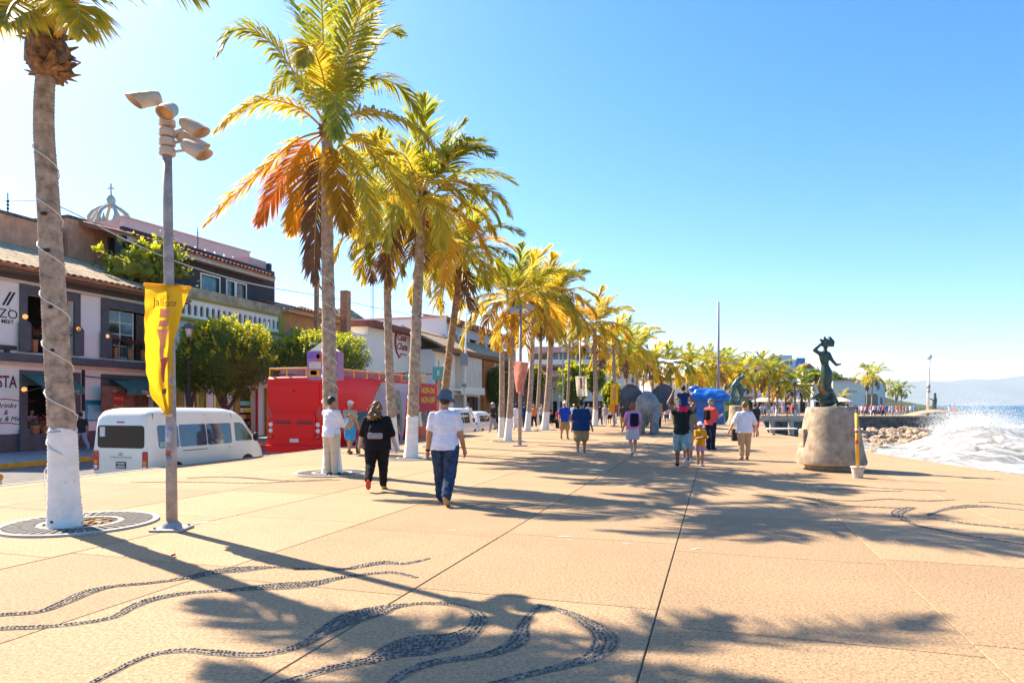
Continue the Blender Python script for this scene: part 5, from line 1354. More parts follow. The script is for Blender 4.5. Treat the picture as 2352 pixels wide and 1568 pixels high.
for k, c_ in enumerate(((.05,.35,.38),(.75,.35,.03),(.6,.5,.3))): B(bus,'sign_board',M('bus_sign_%d'%k,c_), BL-4.2+k*.8, BL-3.5+k*.8, -hb+.14,-hb+.18, bz+.05, bz+.5)
# rear: engine cover, slots, lamps, bumper, plate
rear_panel(bus,'engine_cover',BR, rrect(-.98,.98,.92,1.95,.2), 0, .05, .02); rear_panel(bus,'upper_panel',BR, rrect(-1.15,1.15,2.1,3.05,.12), 0, .03, .015)
for y_ in (-.45,.55): rear_panel(bus,'vent_slot',TRIM, rrect(y_-.42,y_+.32,1.46,1.52,.02), 0, .056); 
for y_ in (-.45,.55): rear_panel(bus,'vent_slot',TRIM, rrect(y_-.42,y_+.32,1.56,1.60,.02), 0, .056)
rear_panel(bus,'number_plate',PLATE, rrect(-.2,.2,.74,.88,.01), 0, .02)
for s_ in (-1,1):
    for k in range(3):
        mb = MB(); mb.lathe([(.10,0),(.09,.03),(.04,.045)],14); o = mb.build('tail_lamp', TAILC if k else TAILR, bus, smooth=True); o.rotation_euler=(0,R(-90),0); o.location=(-.005,s_*1.08,.95+k*.24)
    rear_panel(bus,'lamp_panel',TAILR, [(s_*.98,1.75),(s_*1.24,1.62),(s_*1.24,2.15),(s_*1.15,2.15)], 0, .02)
mb = MB(); mb.lathe([(.03,0),(.03,.06)],10); o = mb.build('camera_stub', TRIM, bus); o.rotation_euler=(0,R(-90),0); o.location=(-.01,0,2.75)
mb = MB(); mb.box(-.12,.02,-hb+.05,hb-.05,.34,.62); mb.build('bumper', BR, bus, bevel=.05); mb = MB(); mb.tube([(-.14,-.98,.45),(.1,-.98,.45)], .09, 12); mb.build('exhaust', TRIM, bus)
bp_ = (.32,10.,hb,0.)
BSD = -1
side_panel(bus,'lower_window',GLASS('bus_glass',(.03,.035,.04)), [(1.0,1.25),(4.0,1.25),(4.0,1.92),(1.0,1.92)], bp_, BSD); side_panel(bus,'art_panel',BP, [(2.3,.5),(6.6,.5),(7.2,bz-.12),(4.6,bz-.12)], bp_, BSD, .010)
side_panel(bus,'art_figure',M('art_green',(0.33,0.35,0.26),var=.3,scale=2), [(5.6,.9),(6.6,.9),(6.5,2.3),(6.25,2.9),(5.95,2.9),(5.75,2.3)], bp_, BSD, .014); side_panel(bus,'stripe',STEEL, [(2.25,.6),(2.42,.6),(4.6,bz-.15),(4.43,bz-.15)], bp_, BSD, .016)
side_panel(bus,'door',GLASS('bus_glass'), rrect(5.1,6.3,.42,2.25,.05), bp_, BSD, .02); side_panel(bus,'front_panel',BRD, [(7.2,1.9),(BL-1.0,1.9),(BL-1.0,bz-.1),(7.2,bz-.1)], bp_, BSD, .010); side_panel(bus,'lower_window',GLASS('bus_glass'), [(7.2,1.1),(BL-.9,1.1),(BL-.9,1.86),(7.2,1.86)], bp_, BSD, .012)
for s_, z_ in (('HOP-ON',2.95),('HOP-OFF',2.45)): o = text(s_, .42, M('bus_yellow_print',(.75,.45,.04)), parent=bus, bold=.02); o.rotation_euler=(R(90),0,0); o.location=(9.5,-hb-.022,z_)
for x_ in (2.6,8.9):
    for y_ in (-1.2,1.2): wheel(bus, x_, y_, .46, .26)
# ---- cars: generic hatchback / suv built from one profile
def car(label, u, v, col, kind='suv', cat='car', name='parked_car', yaw=0):
    t = thing(name, label, cat, S(u,v,ZS), R(90)-ANG+yaw, 'cars on the street'); m = PAINT('car_'+name+str(round(u)), col)
    hh = {'suv':1.75,'hatch':1.48,'van':2.0}[kind]; hw = .90
    if kind == 'hatch': ss = [(0,.36,.92,.80,.05),(.08,.32,1.05,.86,.06),(.35,.3,1.40,.9,.2),(.8,.3,1.47,.9,.22),(2.0,.3,1.48,.9,.22),(2.5,.3,1.38,.9,.22),(3.1,.3,1.02,.9,.10),(3.7,.3,.93,.87,.08),(3.95,.34,.80,.78,.05),(4.0,.4,.7,.7,.03)]
    else: ss = [(0,.38,hh-.35,.82,.14),(.06,.33,hh-.12,.87,.16),(.3,.3,hh,.9,.17),(2.2,.3,hh,.9,.17),(2.7,.3,hh-.12,.9,.18),(3.3,.3,1.12,.9,.12),(4.0,.3,1.0,.88,.1),(4.3,.34,.9,.8,.06),(4.36,.42,.75,.7,.04)]
    mb = MB(); mb.rings([sect(*q) for q in ss]); mb.build('body', m, t, smooth=True, angle=35)
    pr = (.3,hh,hw,.17)
    if kind != 'hatch':
        rear_panel(t,'rear_window',VG, rrect(-.62,.62,1.02,hh-.42,.06), .02, .03)
        for y_ in (-.72,.72): rear_panel(t,'tail_lamp',TAILR, rrect(y_-.08,y_+.08,.75,1.0,.03), .0, .03)
        rear_panel(t,'number_plate',PLATE, rrect(-.2,.2,.6,.72,.01), 0, .02)
        for s_ in (-1,1): side_panel(t,'side_window',VG, rrect(.35,1.35,1.05,hh-.28,.06), pr, s_); side_panel(t,'side_window',VG, rrect(1.42,2.4,1.05,hh-.28,.06), pr, s_)
    else:
        for s_ in (-1,1): side_panel(t,'side_window',VG, [(.5,.98),(1.5,.98),(1.5,1.32),(.75,1.32)], pr, s_); side_panel(t,'side_window',VG, [(1.56,.98),(2.7,.98),(2.2,1.32),(1.56,1.32)], pr, s_)
        for y_ in (-.68,.68): mb = MB(); mb.ell((3.93,y_,.68),(.07,.15,.09),10,8); mb.build('headlamp', TAILA, t, smooth=True)
        mb = MB(); mb.box(3.97,4.03,-.7,.7,.36,.52); mb.build('bumper', TRIM, t, bevel=.02)
    for x_ in (.75, 3.3):
        for y_ in (-.8,.8): wheel(t, x_, y_, .32, .2)
    return t
car('yellowish car nose poking in at the left edge beside the palm', FU(22,-14.3)-4.02, -15.2, (0.72,0.50,0.25), 'hatch', name='taxi')
car('white minivan behind the man in the bucket hat', FU(1048,-15.3), -16.2, (0.75,0.73,0.70), 'van')
car('white pickup style car left of the bare palm trunk', FU(1100,-15.3), -16.2, (0.75,0.72,0.68), 'suv')
car('small white car further along behind the pink banner', FU(1150,-15.3)+8, -16.2, (0.70,0.68,0.66), 'suv')
# ================================================================== PEOPLE
WS = bpy.data.scenes.new('work')
def remesh(mb, name, vox, smooth_it=3, fac=.5):
    me0 = mb.raw('tmp')
    bm = bmesh.new(); bm.from_mesh(me0); bmesh.ops.remove_doubles(bm, verts=bm.verts, dist=1e-5); bmesh.ops.recalc_face_normals(bm, faces=bm.faces); bm.to_mesh(me0); bm.free()
    o = bpy.data.objects.new('tmp', me0); WS.collection.objects.link(o)
    r = o.modifiers.new('r','REMESH'); r.mode = 'VOXEL'; r.voxel_size = vox; r.adaptivity = 0
    if smooth_it:
        s = o.modifiers.new('s','SMOOTH'); s.factor = fac; s.iterations = smooth_it
    vl = WS.view_layers[0]; vl.update(); dg = vl.depsgraph
    me = bpy.data.meshes.new_from_object(o.evaluated_get(dg))
    me.name = name
    bpy.data.objects.remove(o); bpy.data.meshes.remove(me0)
    me.polygons.foreach_set('use_smooth', [True]*len(me.polygons))
    me.materials.clear()
    return me
def etube(mb, rows, n=14):        # rows: (centre, half width x, half depth y)
    mb.rings([[ (c[0]+a*math.cos(6.2832*k/n), c[1]+b*math.sin(6.2832*k/n), c[2]) for k in range(n)] for c,a,b in rows])
def limb(mb, pts, rad, n=10):
    P, Q = [], []
    for i in range(len(pts)-1):
        a, b = Vector(pts[i]), Vector(pts[i+1])
        for k in range(4 if i < len(pts)-2 else 5):
            f = k/4; P.append(a.lerp(b,f)); Q.append(rad[i]+(rad[i+1]-rad[i])*f)
    mb.tube(P, Q, n)
    for p, r in zip(pts, rad): mb.ell(p, r, 10, 6)
def wrinkle(me, seed, amp=.009):
    n = len(me.vertices)
    if n < 2500: return me
    nr = [v.normal.copy() for v in me.vertices]
    for v, q in zip(me.vertices, nr):
        c = v.co; v.co = c + q*amp*(mnoise.noise(Vector((c.x*7+seed, c.y*7, c.z*16+c.x*6)))+.5*mnoise.noise(Vector((c.x*18, c.y*18+seed, c.z*26))))
    return me
SKIN = {'light': M('skin_light',(0.58,0.33,0.22),rough=.55,var=.08,scale=12), 'tan': M('skin_tan',(0.46,0.21,0.11),rough=.55,var=.08,scale=12), 'brown': M('skin_brown',(0.26,0.11,0.055),rough=.5,var=.08,scale=12)}
HAIR = {'black': M('hair_black',(0.018,0.014,0.012),rough=.5,var=.2,scale=30,bump=.01,bscale=60), 'brown': M('hair_brown',(0.26,0.11,0.03),rough=.5,var=.4,scale=22,bump=.02,bscale=40), 'auburn': M('hair_auburn',(0.36,0.13,0.035),rough=.5,var=.35,scale=22,bump=.02,bscale=40), 'grey': M('hair_grey',(0.45,0.42,0.38),rough=.6,var=.2,scale=22)}
def person(label, loc, face, h=1.7, girth=1.0, skin='tan', hair='black', hairstyle='short', hat=None, hatmat=None, top=None, sleeve=.5, bottom=None, leg=1.0, hem=.46, shoe=None,
           lleg=(0,0), rleg=(0,0), larm=(8,8,12), rarm=(8,8,12), lean=0, vox=.013, fingers=False, group=None, skirt=False, flare=0.0, name='person', sit=False, head_turn=0, cuff=.0, sole=None, lift=0, headtilt=0):
    """angles in degrees: leg (hip forward, knee bend); arm (shoulder forward, out, elbow bend). face = heading in degrees, 0 = away from camera (+y)."""
    g = girth; rt = thing(name, label, 'person', loc, R(-face), group)
    def rotx(v, a): c_, s_ = math.cos(a), math.sin(a); return Vector((v[0], v[1]*c_ - v[2]*s_, v[1]*s_ + v[2]*c_))
    J = {}
    for sd, s, (hp, kb) in (('L',-1,lleg),('R',1,rleg)):
        hipj = Vector((s*.052*h*min(g,1.15), 0, .515*h))
        a = R(hp); knee = hipj + Vector((s*.006*h, math.sin(a), -math.cos(a)))*.243*h
        b = a - R(kb); ank = knee + Vector((0, math.sin(b), -math.cos(b)))*.232*h
        J[sd] = (hipj, knee, ank, b)
    zmin = min(J['L'][2].z, J['R'][2].z) - .040*h
    for sd in J: J[sd] = tuple((q - UPZ*zmin) if isinstance(q, Vector) else q for q in J[sd])
    zo = -zmin
    la = R(lean)
    def T(x, y, z):      # torso point (height fraction) with lean about the hip
        d = (z-.52)*h; return Vector((x, y+d*math.sin(la), .52*h+d*math.cos(la)+zo))
    sh = .112*h*(.94+.06*g)
    for sd, s, (fw, out, el) in (('l',-1,larm),('r',1,rarm)):
        S0 = T(s*(sh-.006*h), -.006*h, .792); f_, o_ = R(fw), R(out)
        d = Vector((s*math.sin(o_)*math.cos(f_ if abs(fw)<90 else 0), math.sin(f_)*math.cos(o_), -math.cos(f_)*math.cos(o_))).normalized()
        E = S0 + d*.175*h
        # elbow bends towards body front/inside
        fwd = Vector((-s*.25, 1, 0)).normalized() if abs(fw) < 90 else Vector((-s*.5, .3, 1)).normalized()
        ax = d.cross(fwd)
        d2 = (Matrix.Rotation(R(el), 3, ax.normalized()) @ d) if ax.length > 1e-3 else d
        Wr = E + d2*.145*h; J[sd] = (S0, E, Wr, d2)
    # ------ skin (one continuous body)
    mb = MB()
    etube(mb, [(T(0,0,.50),.085*h*g,.065*h*g),(T(0,0,.56),.090*h*g,.068*h*g),(T(0,.004*h,.62),.080*h*g,.060*h*g),(T(0,.006*h,.70),.088*h*g,.062*h*g),(T(0,.002*h,.77),.098*h,.060*h),(T(0,-.004*h,.815),.080*h,.045*h),(T(0,-.006*h,.84),.038*h,.034*h)])
    limb(mb, [T(0,-.006*h,.815), T(0,0,.885)], [.036*h,.030*h])
    hc = T(0,.012*h,.932) + Vector((0, math.sin(R(headtilt))*.02, 0)); hr = Matrix.Rotation(R(-head_turn),3,'Z')
    hs = h if h > 1.3 else h*1.18
    mb.ell(hc, (.045*hs,.056*hs,.066*hs), 16, 12, hr); mb.ell(hc+hr@Vector((0,.014*hs,-.032*hs)), (.035*hs,.040*hs,.036*hs), 12, 8, hr)
    mb.ell(hc+hr@Vector((0,.060*hs,-.010*hs)), (.009*hs,.014*hs,.014*hs), 8, 6)
    for s in (-1,1): mb.ell(hc+hr@Vector((s*.046*hs,.0,-.008*hs)), (.008*hs,.014*hs,.018*hs), 8, 6)
    for sd in 'LR':
        a, b, c, _ = J[sd]; cv = leg > 1.2 and not skirt; limb(mb, [a,b,c], [.052*h*g,.030*h*(.6+.4*g),.022*h] if cv else [.058*h*g,.036*h*(.6+.4*g),.024*h])
        if not cv: mb.ell(b.lerp(c,.3)+Vector((0,-.008*h,0)), (.036*h,.038*h,.07*h), 8, 6)
    for sd, s in (('l',-1),('r',1)):
        a, b, c, d2 = J[sd]; limb(mb, [a,b,c], [.036*h*(.5+.5*g),.026*h*(.6+.4*g),.018*h])
        palm = c + d2*.028*h; mb.ell(palm, (.021*h,.021*h,.032*h), 8, 6)
        if not fingers: mb.ell(palm+d2*.035*h+Vector((0,.006*h,0)), (.018*h,.018*h,.03*h), 8, 6)
    sk = remesh(mb, 'body', vox, 3)
    if fingers:       # five separate bent fingers on each hand, rooted in the palm
        fb = MB()
        for sd, s in (('l',-1),('r',1)):
            a, b, c, d2 = J[sd]; pm = c + d2*.04*h; sidev = Vector((0,1,0)); sidev = (sidev - d2*sidev.dot(d2)).normalized(); inn = d2.cross(sidev)*s
            for k, ln in enumerate((.040,.045,.042,.033)):
                r0 = pm + sidev*(.017-.0112*k)*h; r1 = r0 + d2*ln*.5*h + inn*-.004*h; r2 = r1 + (d2*.8 - inn*.6).normalized()*ln*.35*h; r3 = r2 + (d2*.4-inn*.9).normalized()*ln*.25*h
                fb.tube([r0,r1,r2,r3], [.0056*h,.0054*h,.005*h,.0038*h], 7)
            r0 = c + d2*.018*h + sidev*.016*h; r1 = r0 + (d2*.6+sidev*.8).normalized()*.022*h; r2 = r1+(d2*.9+sidev*.2-inn*.3).normalized()*.02*h; fb.tube([r0,r1,r2],[.0075*h,.006*h,.0045*h],7)
        fm = fb.mesh('fingers', True); bm = bmesh.new(); bm.from_mesh(sk); bm.from_mesh(fm); bm.to_mesh(sk); bm.free(); sk.polygons.foreach_set('use_smooth', [True]*len(sk.polygons)); bpy.data.meshes.remove(fm)
    body = obj('body', sk, SKIN[skin], rt)
    # ------ eyes and mouth line as small parts of the face
    if vox <= .0135:
        for s in (-1,1):
            e = MB(); e.ell(hc+hr@Vector((s*.018*hs,.052*hs,.002*hs)), (.006*hs,.005*hs,.004*hs), 8, 6); e.build('eye', HAIR['black'], rt, smooth=True)
        e = MB(); e.ell(hc+hr@Vector((0,.052*hs,-.034*hs)), (.014*hs,.006*hs,.0035*hs), 8, 6); e.build('mouth', M('lip',(0.35,0.10,0.08)), rt, smooth=True)
    # ------ clothing
    if top is not None:
        mb = MB(); k = .012*h; gg = g
        z0 = hem
        rows = [(T(0,-.002*h,z0),.103*h*gg+k+flare,.083*h*gg+k+flare*.8),(T(0,0,max(z0+.02,.56)),.102*h*gg+k+flare*.6,.080*h*gg+k+flare*.5)]
        rows += [(T(0,.004*h,.63),.090*h*gg+k+flare*.4,.068*h*gg+k+flare*.3),(T(0,.004*h,.71),.096*h*gg+k+flare*.2,.068*h*gg+k),(T(0,0,.775),.108*h+k+.1*flare,.064*h+k),(T(0,-.004*h,.812),.100*h+k*.6,.052*h+k*.7),(T(0,-.005*h,.826),.076*h+k*.5,.046*h+k*.5),(T(0,-.006*h,.838),.050*h+k*.4,.040*h+k*.3)]
        etube(mb, rows, 18)
        for sd in 'lr':
            a, b, c, _ = J[sd]
            if sleeve <= 0: continue
            r0 = .034*h*(.5+.5*g)+k*.75; 
            if sleeve <= 1: limb(mb, [a, a.lerp(b, sleeve)], [r0, r0*.92+flare*.3])
            else: limb(mb, [a, b, b.lerp(c, sleeve-1)], [r0, r0*.8, r0*.62])
        me = remesh(mb, 'shirt', vox, 3); wrinkle(me, h*17)
        obj('shirt', me, top, rt)
    if bottom is not None:
        mb = MB(); k = .010*h
        zt_ = .585
        if skirt:
            etube(mb, [(T(0,0,.585-leg*.30),.115*h*g+flare,.10*h*g+flare),(T(0,0,.50),.108*h*g+k,.085*h*g+k),(T(0,0,.56),.094*h*g+k,.07*h*g+k),(T(0,0,.60),.086*h*g+k,.064*h*g+k)], 18)
        else:
            etube(mb, [(T(0,0,.485),.080*h*g+k,.066*h*g+k),(T(0,0,.53),.094*h*g+k,.072*h*g+k),(T(0,0,.575),.090*h*g+k,.067*h*g+k)], 18)
            for sd in 'LR':
                a, b, c, _ = J[sd]; r0 = .062*h*g+k*.7
                if leg <= 1: limb(mb, [a, a.lerp(b, leg)], [r0, r0*.86+cuff])
                else: limb(mb, [a, b, b.lerp(c, min(leg-1,.97))], [r0, .042*h*(.6+.4*g)+k+cuff*.6, .031*h+k+cuff])
        obj('skirt' if skirt else ('trousers' if leg > 1.2 else 'shorts'), wrinkle(remesh(mb, 'trousers', vox, 3), h*31), bottom, rt)
    if shoe is not None:
        for sd, s in (('L',-1),('R',1)):
            a, b, c, ang = J[sd]
            mb = MB(); F_ = .64*h/1.7
            mb.ell((0,.06*F_,-.028*F_), (.075*F_,.17*F_,.055*F_), 12, 8); mb.ell((0,-.04*F_,.0), (.068*F_,.075*F_,.085*F_), 10, 8); mb.ell((0,.14*F_,-.04*F_), (.07*F_,.10*F_,.042*F_), 10, 8)
            pitch = -max(0, -ang)*1.05 if ang < 0 else ang*.5
            ky = round(F_,2)
            if ky not in SHOES: SHOES[ky] = remesh(mb, 'shoe', .011, 2)
            me = SHOES[ky]
            if not me.materials: me.materials.append(shoe)
            o = bpy.data.objects.new('shoe', me); COL.objects.link(o); o.parent = rt; o.material_slots[0].link = 'OBJECT'; o.material_slots[0].material = shoe; o.location = c - UPZ*.006*h + Vector((0,.012*h,0)); o.rotation_euler = (pitch, 0, -s*.12)
            ms = MB(); ms.rings([[(.074*F_*math.cos(6.2832*q/16)*(1+.12*math.sin(6.2832*q/16)), .055*F_+.205*F_*math.sin(6.2832*q/16), z_) for q in range(16)] for z_ in (-.092*F_,-.074*F_)])
            q = ms.build('sole', sole or M('sole_white',(.7,.68,.64)), o, smooth=True, angle=40)
    # ------ hair and hats
    if hair:
        mb = MB(); hm = HAIR[hair]
        mb.ell(hc+hr@Vector((0,-.010*hs,.012*hs)), (.050*hs,.058*hs,.064*hs), 14, 10, hr)
        if hairstyle == 'bob': mb.ell(hc+hr@Vector((0,-.018*hs,-.012*hs)), (.064*hs,.060*hs,.070*hs), 14, 10); mb.ell(hc+hr@Vector((0,-.03*hs,.02*hs)), (.062*hs,.055*hs,.06*hs), 12, 8)
        if hairstyle == 'bun': mb.ell(hc+hr@Vector((0,-.05*hs,.055*hs)), (.025*hs,.025*hs,.025*hs), 10, 8)
        if hairstyle == 'curly':
            r = random.Random(3)
            for k in range(150):
                f = r.random()**.8; c0 = hc.lerp(T(-.02*h,-.052*h,.80), f); c0 = c0+Vector((0,-.03*h,.012*h))
                mb.ell(c0+Vector((r.gauss(0,.034)*h, r.gauss(0,.016)*h-.012*h, r.gauss(0,.014)*h)), r.uniform(.012,.021)*h, 8, 6)
        if hairstyle == 'long': limb(mb, [hc+Vector((0,-.03*h,.0)), T(0,-.055*h,.83), T(0,-.062*h,.77)], [.05*h,.045*h,.025*h])
        if hairstyle == 'pony': limb(mb, [hc+Vector((0,-.055*h,.02*h)), hc+Vector((0,-.085*h,-.02*h)), hc+Vector((0,-.08*h,-.09*h))], [.018*h,.024*h,.010*h])
        me = remesh(mb, 'hair', max(.008, vox*.75), 1)
        obj('hair', me, hm, rt)
    if hat == 'bucket':
        mb = MB(); mb.lathe([(.002,.075*hs),(.040*hs,.072*hs),(.052*hs,.06*hs),(.062*hs,.012*hs),(.098*hs,-.022*hs),(.100*hs,-.026*hs),(.063*hs,.006*hs),(.05*hs,.0)], 26, cap=False)
        o = mb.build('hat', hatmat, rt, smooth=True, angle=50); o.location = hc+Vector((0,-.004*hs,.022*hs)); o.rotation_euler = (R(-8), R(6), 0)
    if hat == 'cap':
        mb = MB(); mb.ell((0,-.004*hs,0), (.053*hs,.062*hs,.056*hs), 16, 10); o = mb.build('hat', hatmat, rt, smooth=True); o.location = hc+hr@Vector((0,0,.022*hs)); o.rotation_euler = (0,0,R(-head_turn))
        mb = MB(); mb.rings([[(.046*hs*math.cos(math.pi*k/8), .045*hs+.055*hs*math.sin(math.pi*k/8), .010*hs-.012*hs*math.sin(math.pi*k/8)+z_) for k in range(9)] for z_ in (0,.006)]); q = mb.build('brim', hatmat, o, smooth=True)
    rt['_h'] = h
    return rt, J, T, hc
SHOES = {}
def at_px(px, py): g_ = G(px, py); return (g_.x, g_.y, 0)
C_ = lambda n, c: FAB('cloth_'+n, c)
WSH = C_('white_polo',(0.78,0.75,0.80)); DEN = FAB('denim_blue',(0.045,0.075,0.14),scale=14,var=.35); NAVY = C_('navy',(0.012,0.045,0.14)); KHA = C_('khaki',(0.42,0.28,0.13)); BLKC = FAB('black_cloth',(0.014,0.013,0.014)); CREAMC = C_('cream_trousers',(0.66,0.55,0.40))
WHS = C_('white_shoe',(.70,.68,.66)); BLS = C_('black_shoe',(.02,.02,.022)); GRC = C_('grey',(.42,.39,.40))
# man in bucket hat, walking away
man1 = person('man in a grey bucket hat, white polo shirt and blue jeans walking away', at_px(1022,1156), 8, 1.80, 1.12, 'tan', 'black', 'short', 'bucket', FAB('hat_grey',(.13,.14,.16)), WSH, .62, DEN, 1.95, .492, M('shoe_grey',(.25,.25,.27)),
       lleg=(14,4), rleg=(-14,24), larm=(-6,10,12), rarm=(6,12,16), vox=.011, fingers=True, cuff=.010, sole=M('sole_tan',(.45,.28,.10)))
rt, J, T, hc = man1
mb = MB(); a, b, c, d2 = J['l']; mb.tube([b.lerp(c,.88), b.lerp(c,.97)], .042, 14); mb.build('wristwatch', BLS, rt)
mb = MB(); mb.lathe([(.088,0),(.092,.025),(.075,.045)],16); o = mb.build('collar', WSH, rt, smooth=True); o.location = T(0,-.012,.825)
for s in (-1,1): mb = MB(); mb.box(s*.085-.06,s*.085+.06,-.006,.006,-.07,.06); o = mb.build('back_pocket', DEN, rt, bevel=.005); o.location = T(s*.012,-.142,.462); o.rotation_euler=(R(6),0,0)
# woman in black
w1 = person('woman with curly brown hair in black top and leggings, small backpack, walking away', at_px(866,1124), -4, 1.66, 1.36, 'light', 'brown', 'curly', None, None, BLKC, .95, BLKC, 1.93, .455, M('shoe_lime',(.42,.65,.02)),
       lleg=(-16,34), rleg=(10,4), larm=(10,20,14), rarm=(-8,20,14), vox=.011, fingers=True, flare=.015, head_turn=38, sole=M('sole_red',(.55,.05,.06)))
rt, J, T, hc = w1
mb = MB(); mb.ell((0,0,0),(.13,.075,.15),16,10); o = mb.build('backpack', BLKC, rt, smooth=True, angle=60); o.location = T(0,-.185,.675); 
mb = MB(); mb.box(-.135,.135,-.03,.03,-.05,.06); q = mb.build('pouch', FAB('pack_grey',(.30,.27,.26)), o, bevel=.02); q.location=(0,-.065,-.10)
for s in (-1,1): mb = MB(); mb.tube([T(s*.09,-.15,.72),T(s*.10,-.10,.80),T(s*.10,-.02,.835)], .016, 8); mb.build('strap', BLKC, rt)
a, b, c, d2 = J['l']; mb = MB(); mb.box(-.04,.04,-.012,.012,-.085,.085); t = mb.build('phone', M('phone_black',(.012,.012,.014),rough=.2), None, bevel=.006); t.matrix_world = Matrix.Translation(Vector(at_px(866,1124))) @ Matrix.Rotation(R(4),4,'Z') @ Matrix.Translation(c+d2*.10+Vector((-.015,.02,0))) @ Matrix.Rotation(R(28),4,'X'); tag(t,'black phone held low in the left hand of the woman in black','phone')
# man in white shirt leaning by the palm
person('man in white long sleeved shirt and cream trousers standing against the palm', (b2.x+.10, b2.y-.42, 0), 32, 1.77, 1.12, 'tan', 'black', 'short', None, None, C_('white_shirt',(.80,.78,.80)), 1.9, CREAMC, 1.95, .49, BLS, lleg=(0,0), rleg=(0,0), larm=(28,2,95), rarm=(30,4,95), vox=.012, head_turn=25)
person('man in beige patterned shirt, blue shorts and white cap walking off behind the palm', at_px(804,1042), 22, 1.74, 1.05, 'tan', 'grey', 'short', 'cap', C_('cap_white',(.75,.72,.68)), FAB('beige_check',(.58,.47,.33),scale=26,var=.45), .6, C_('blue_shorts',(.05,.32,.58)), .88, .46, C_('brown_shoe',(.12,.06,.03)), lleg=(10,4), rleg=(-8,14), larm=(8,10,22), rarm=(-4,16,18), vox=.014, cuff=.02)
person('man in dark blue shirt and khaki shorts walking away', at_px(1335,1041), 4, 1.76, 1.35, 'tan', 'black', 'short', None, None, NAVY, .8, KHA, .92, .43, M('shoe_grey',(0,0,0)), lleg=(-5,8), rleg=(8,3), larm=(4,12,14), rarm=(-4,18,16), vox=.013, flare=.03, cuff=.014)
rt, J, T, hc = person('woman with auburn hair, pink top, pale skirt and navy backpack', at_px(1453,1045), -6, 1.66, 1.08, 'light', 'auburn', 'bob', None, None, C_('pink_top',(.78,.30,.52)), .6, C_('pale_skirt',(.60,.52,.52)), .95, .50, WHS, lleg=(-12,22), rleg=(7,3), larm=(6,14,30), rarm=(0,14,24), vox=.013, skirt=True, flare=.015)
mb = MB(); mb.box(-.13,.13,-.08,.08,-.21,.20); o = mb.build('backpack', FAB('navy_pack',(.012,.016,.04)), rt, bevel=.05); o.location = T(0,-.19,.68)
# father carrying child, child, mother, girl
rt, J, T, hc = person('man in black tank top and teal floral shorts carrying a child on his shoulders', at_px(1566,1072), 8, 1.76, 1.05, 'brown', 'black', 'short', None, None, FAB('black_tank',(.02,.022,.02)), 0.02, FAB('teal_floral',(.04,.22,.25),col2=(.45,.42,.38),scale=16), .98, .48, BLS, lleg=(6,2), rleg=(-18,26), larm=(150,28,55), rarm=(150,26,55), vox=.012, cuff=.016)
fl = Vector(at_px(1566,1072))
cz = T(0,-.02,.845)
ch = person('small child in navy top and pink shorts riding on the man\'s shoulders', (fl.x, fl.y-.03, 0), 8, 1.02, 1.05, 'light', 'black', 'bun', None, None, C_('child_navy',(.02,.04,.12)), .35, C_('hot_pink',(.80,.04,.16)), .55, .50, WHS, lleg=(30,28), rleg=(30,28), larm=(55,18,60), rarm=(55,18,60), vox=.010)
ch[0].location.z = cz.z + .02 - ch[2](0,0,.50).z + .05
ch[0].location += Vector((.0,-.12,0))
person('woman in grey top and beige skirt half hidden behind the man carrying a child', at_px(1580,1060), 10, 1.64, 1.0, 'tan', 'brown', 'long', None, None, C_('olive_grey',(.20,.19,.14)), .5, C_('tan_shorts',(.50,.38,.25)), .55, .5, WHS, lleg=(-6,8), rleg=(8,3), rarm=(14,14,20), vox=.016)
bb = at_px(1592,1058); t = thing('tote_bag', 'straw tote bag with navy stripes hanging between the man and the girl', 'bag', (bb[0],bb[1],.62)); STR = FAB('straw',(.50,.34,.16)); 
mb = MB(); mb.rings([[(a*math.cos(6.2832*k/16), .09*math.sin(6.2832*k/16), z_) for k in range(16)] for a, z_ in ((.20,0),(.23,.17),(.22,.20))]); mb.build('lower_body', STR, t, smooth=True, angle=40)
for k in range(4): mb = MB(); mb.rings([[(a*math.cos(6.2832*q/16), .09*math.sin(6.2832*q/16), z_) for q in range(16)] for a, z_ in ((.222-.03*k,.203+.07*k),(.195-.03*k,.27+.07*k))]); mb.build('stripe', C_('white_cloth',(.72,.70,.68)) if k%2==0 else NAVY, t, smooth=True, angle=40)
mb = MB(); mb.tube([(-.1,0,.46),(-.03,0,.72),(.08,0,.46)], .012, 6); mb.build('handle', STR, t)
person('girl in orange shirt, lilac shorts and white sun hat looking at her hands', at_px(1608,1070), 168, 1.13, 1.08, 'tan', 'black', 'long', 'cap', C_('hat_lilac',(.72,.68,.78)), C_('orange_shirt',(.85,.33,.02)), .7, C_('lilac_shorts',(.48,.30,.55)), .5, .45, WHS, lleg=(0,0), rleg=(3,0), larm=(25,6,80), rarm=(25,6,80), vox=.010)
rt, J, T, hc = person('man in coral shirt, dark trousers and cap looking at his phone', at_px(1632,1033), 60, 1.80, 1.10, 'tan', 'grey', 'short', 'cap', C_('cap_olive',(.22,.20,.12)), C_('coral',(.78,.10,.085)), .7, FAB('dark_navy_trousers',(.015,.022,.045)), 1.95, .49, BLS, larm=(25,6,80), rarm=(28,6,78), vox=.012)
mb = MB(); mb.box(-.12,.12,-.07,.07,-.18,.18); o = mb.build('backpack', BLKC, rt, bevel=.05); o.location = T(0,-.19,.69)
rt, J, T, hc = person('woman in loose white blouse and khaki trousers walking away', at_px(1710,1056), 2, 1.68, 1.12, 'light', 'auburn', 'bun', None, None, C_('white_blouse',(.80,.77,.82)), .95, C_('khaki_capri',(.50,.34,.18)), 1.75, .47, C_('sandal',(.30,.16,.08)), lleg=(-4,8), rleg=(6,3), larm=(4,26,16), rarm=(0,24,14), vox=.012, flare=.03)
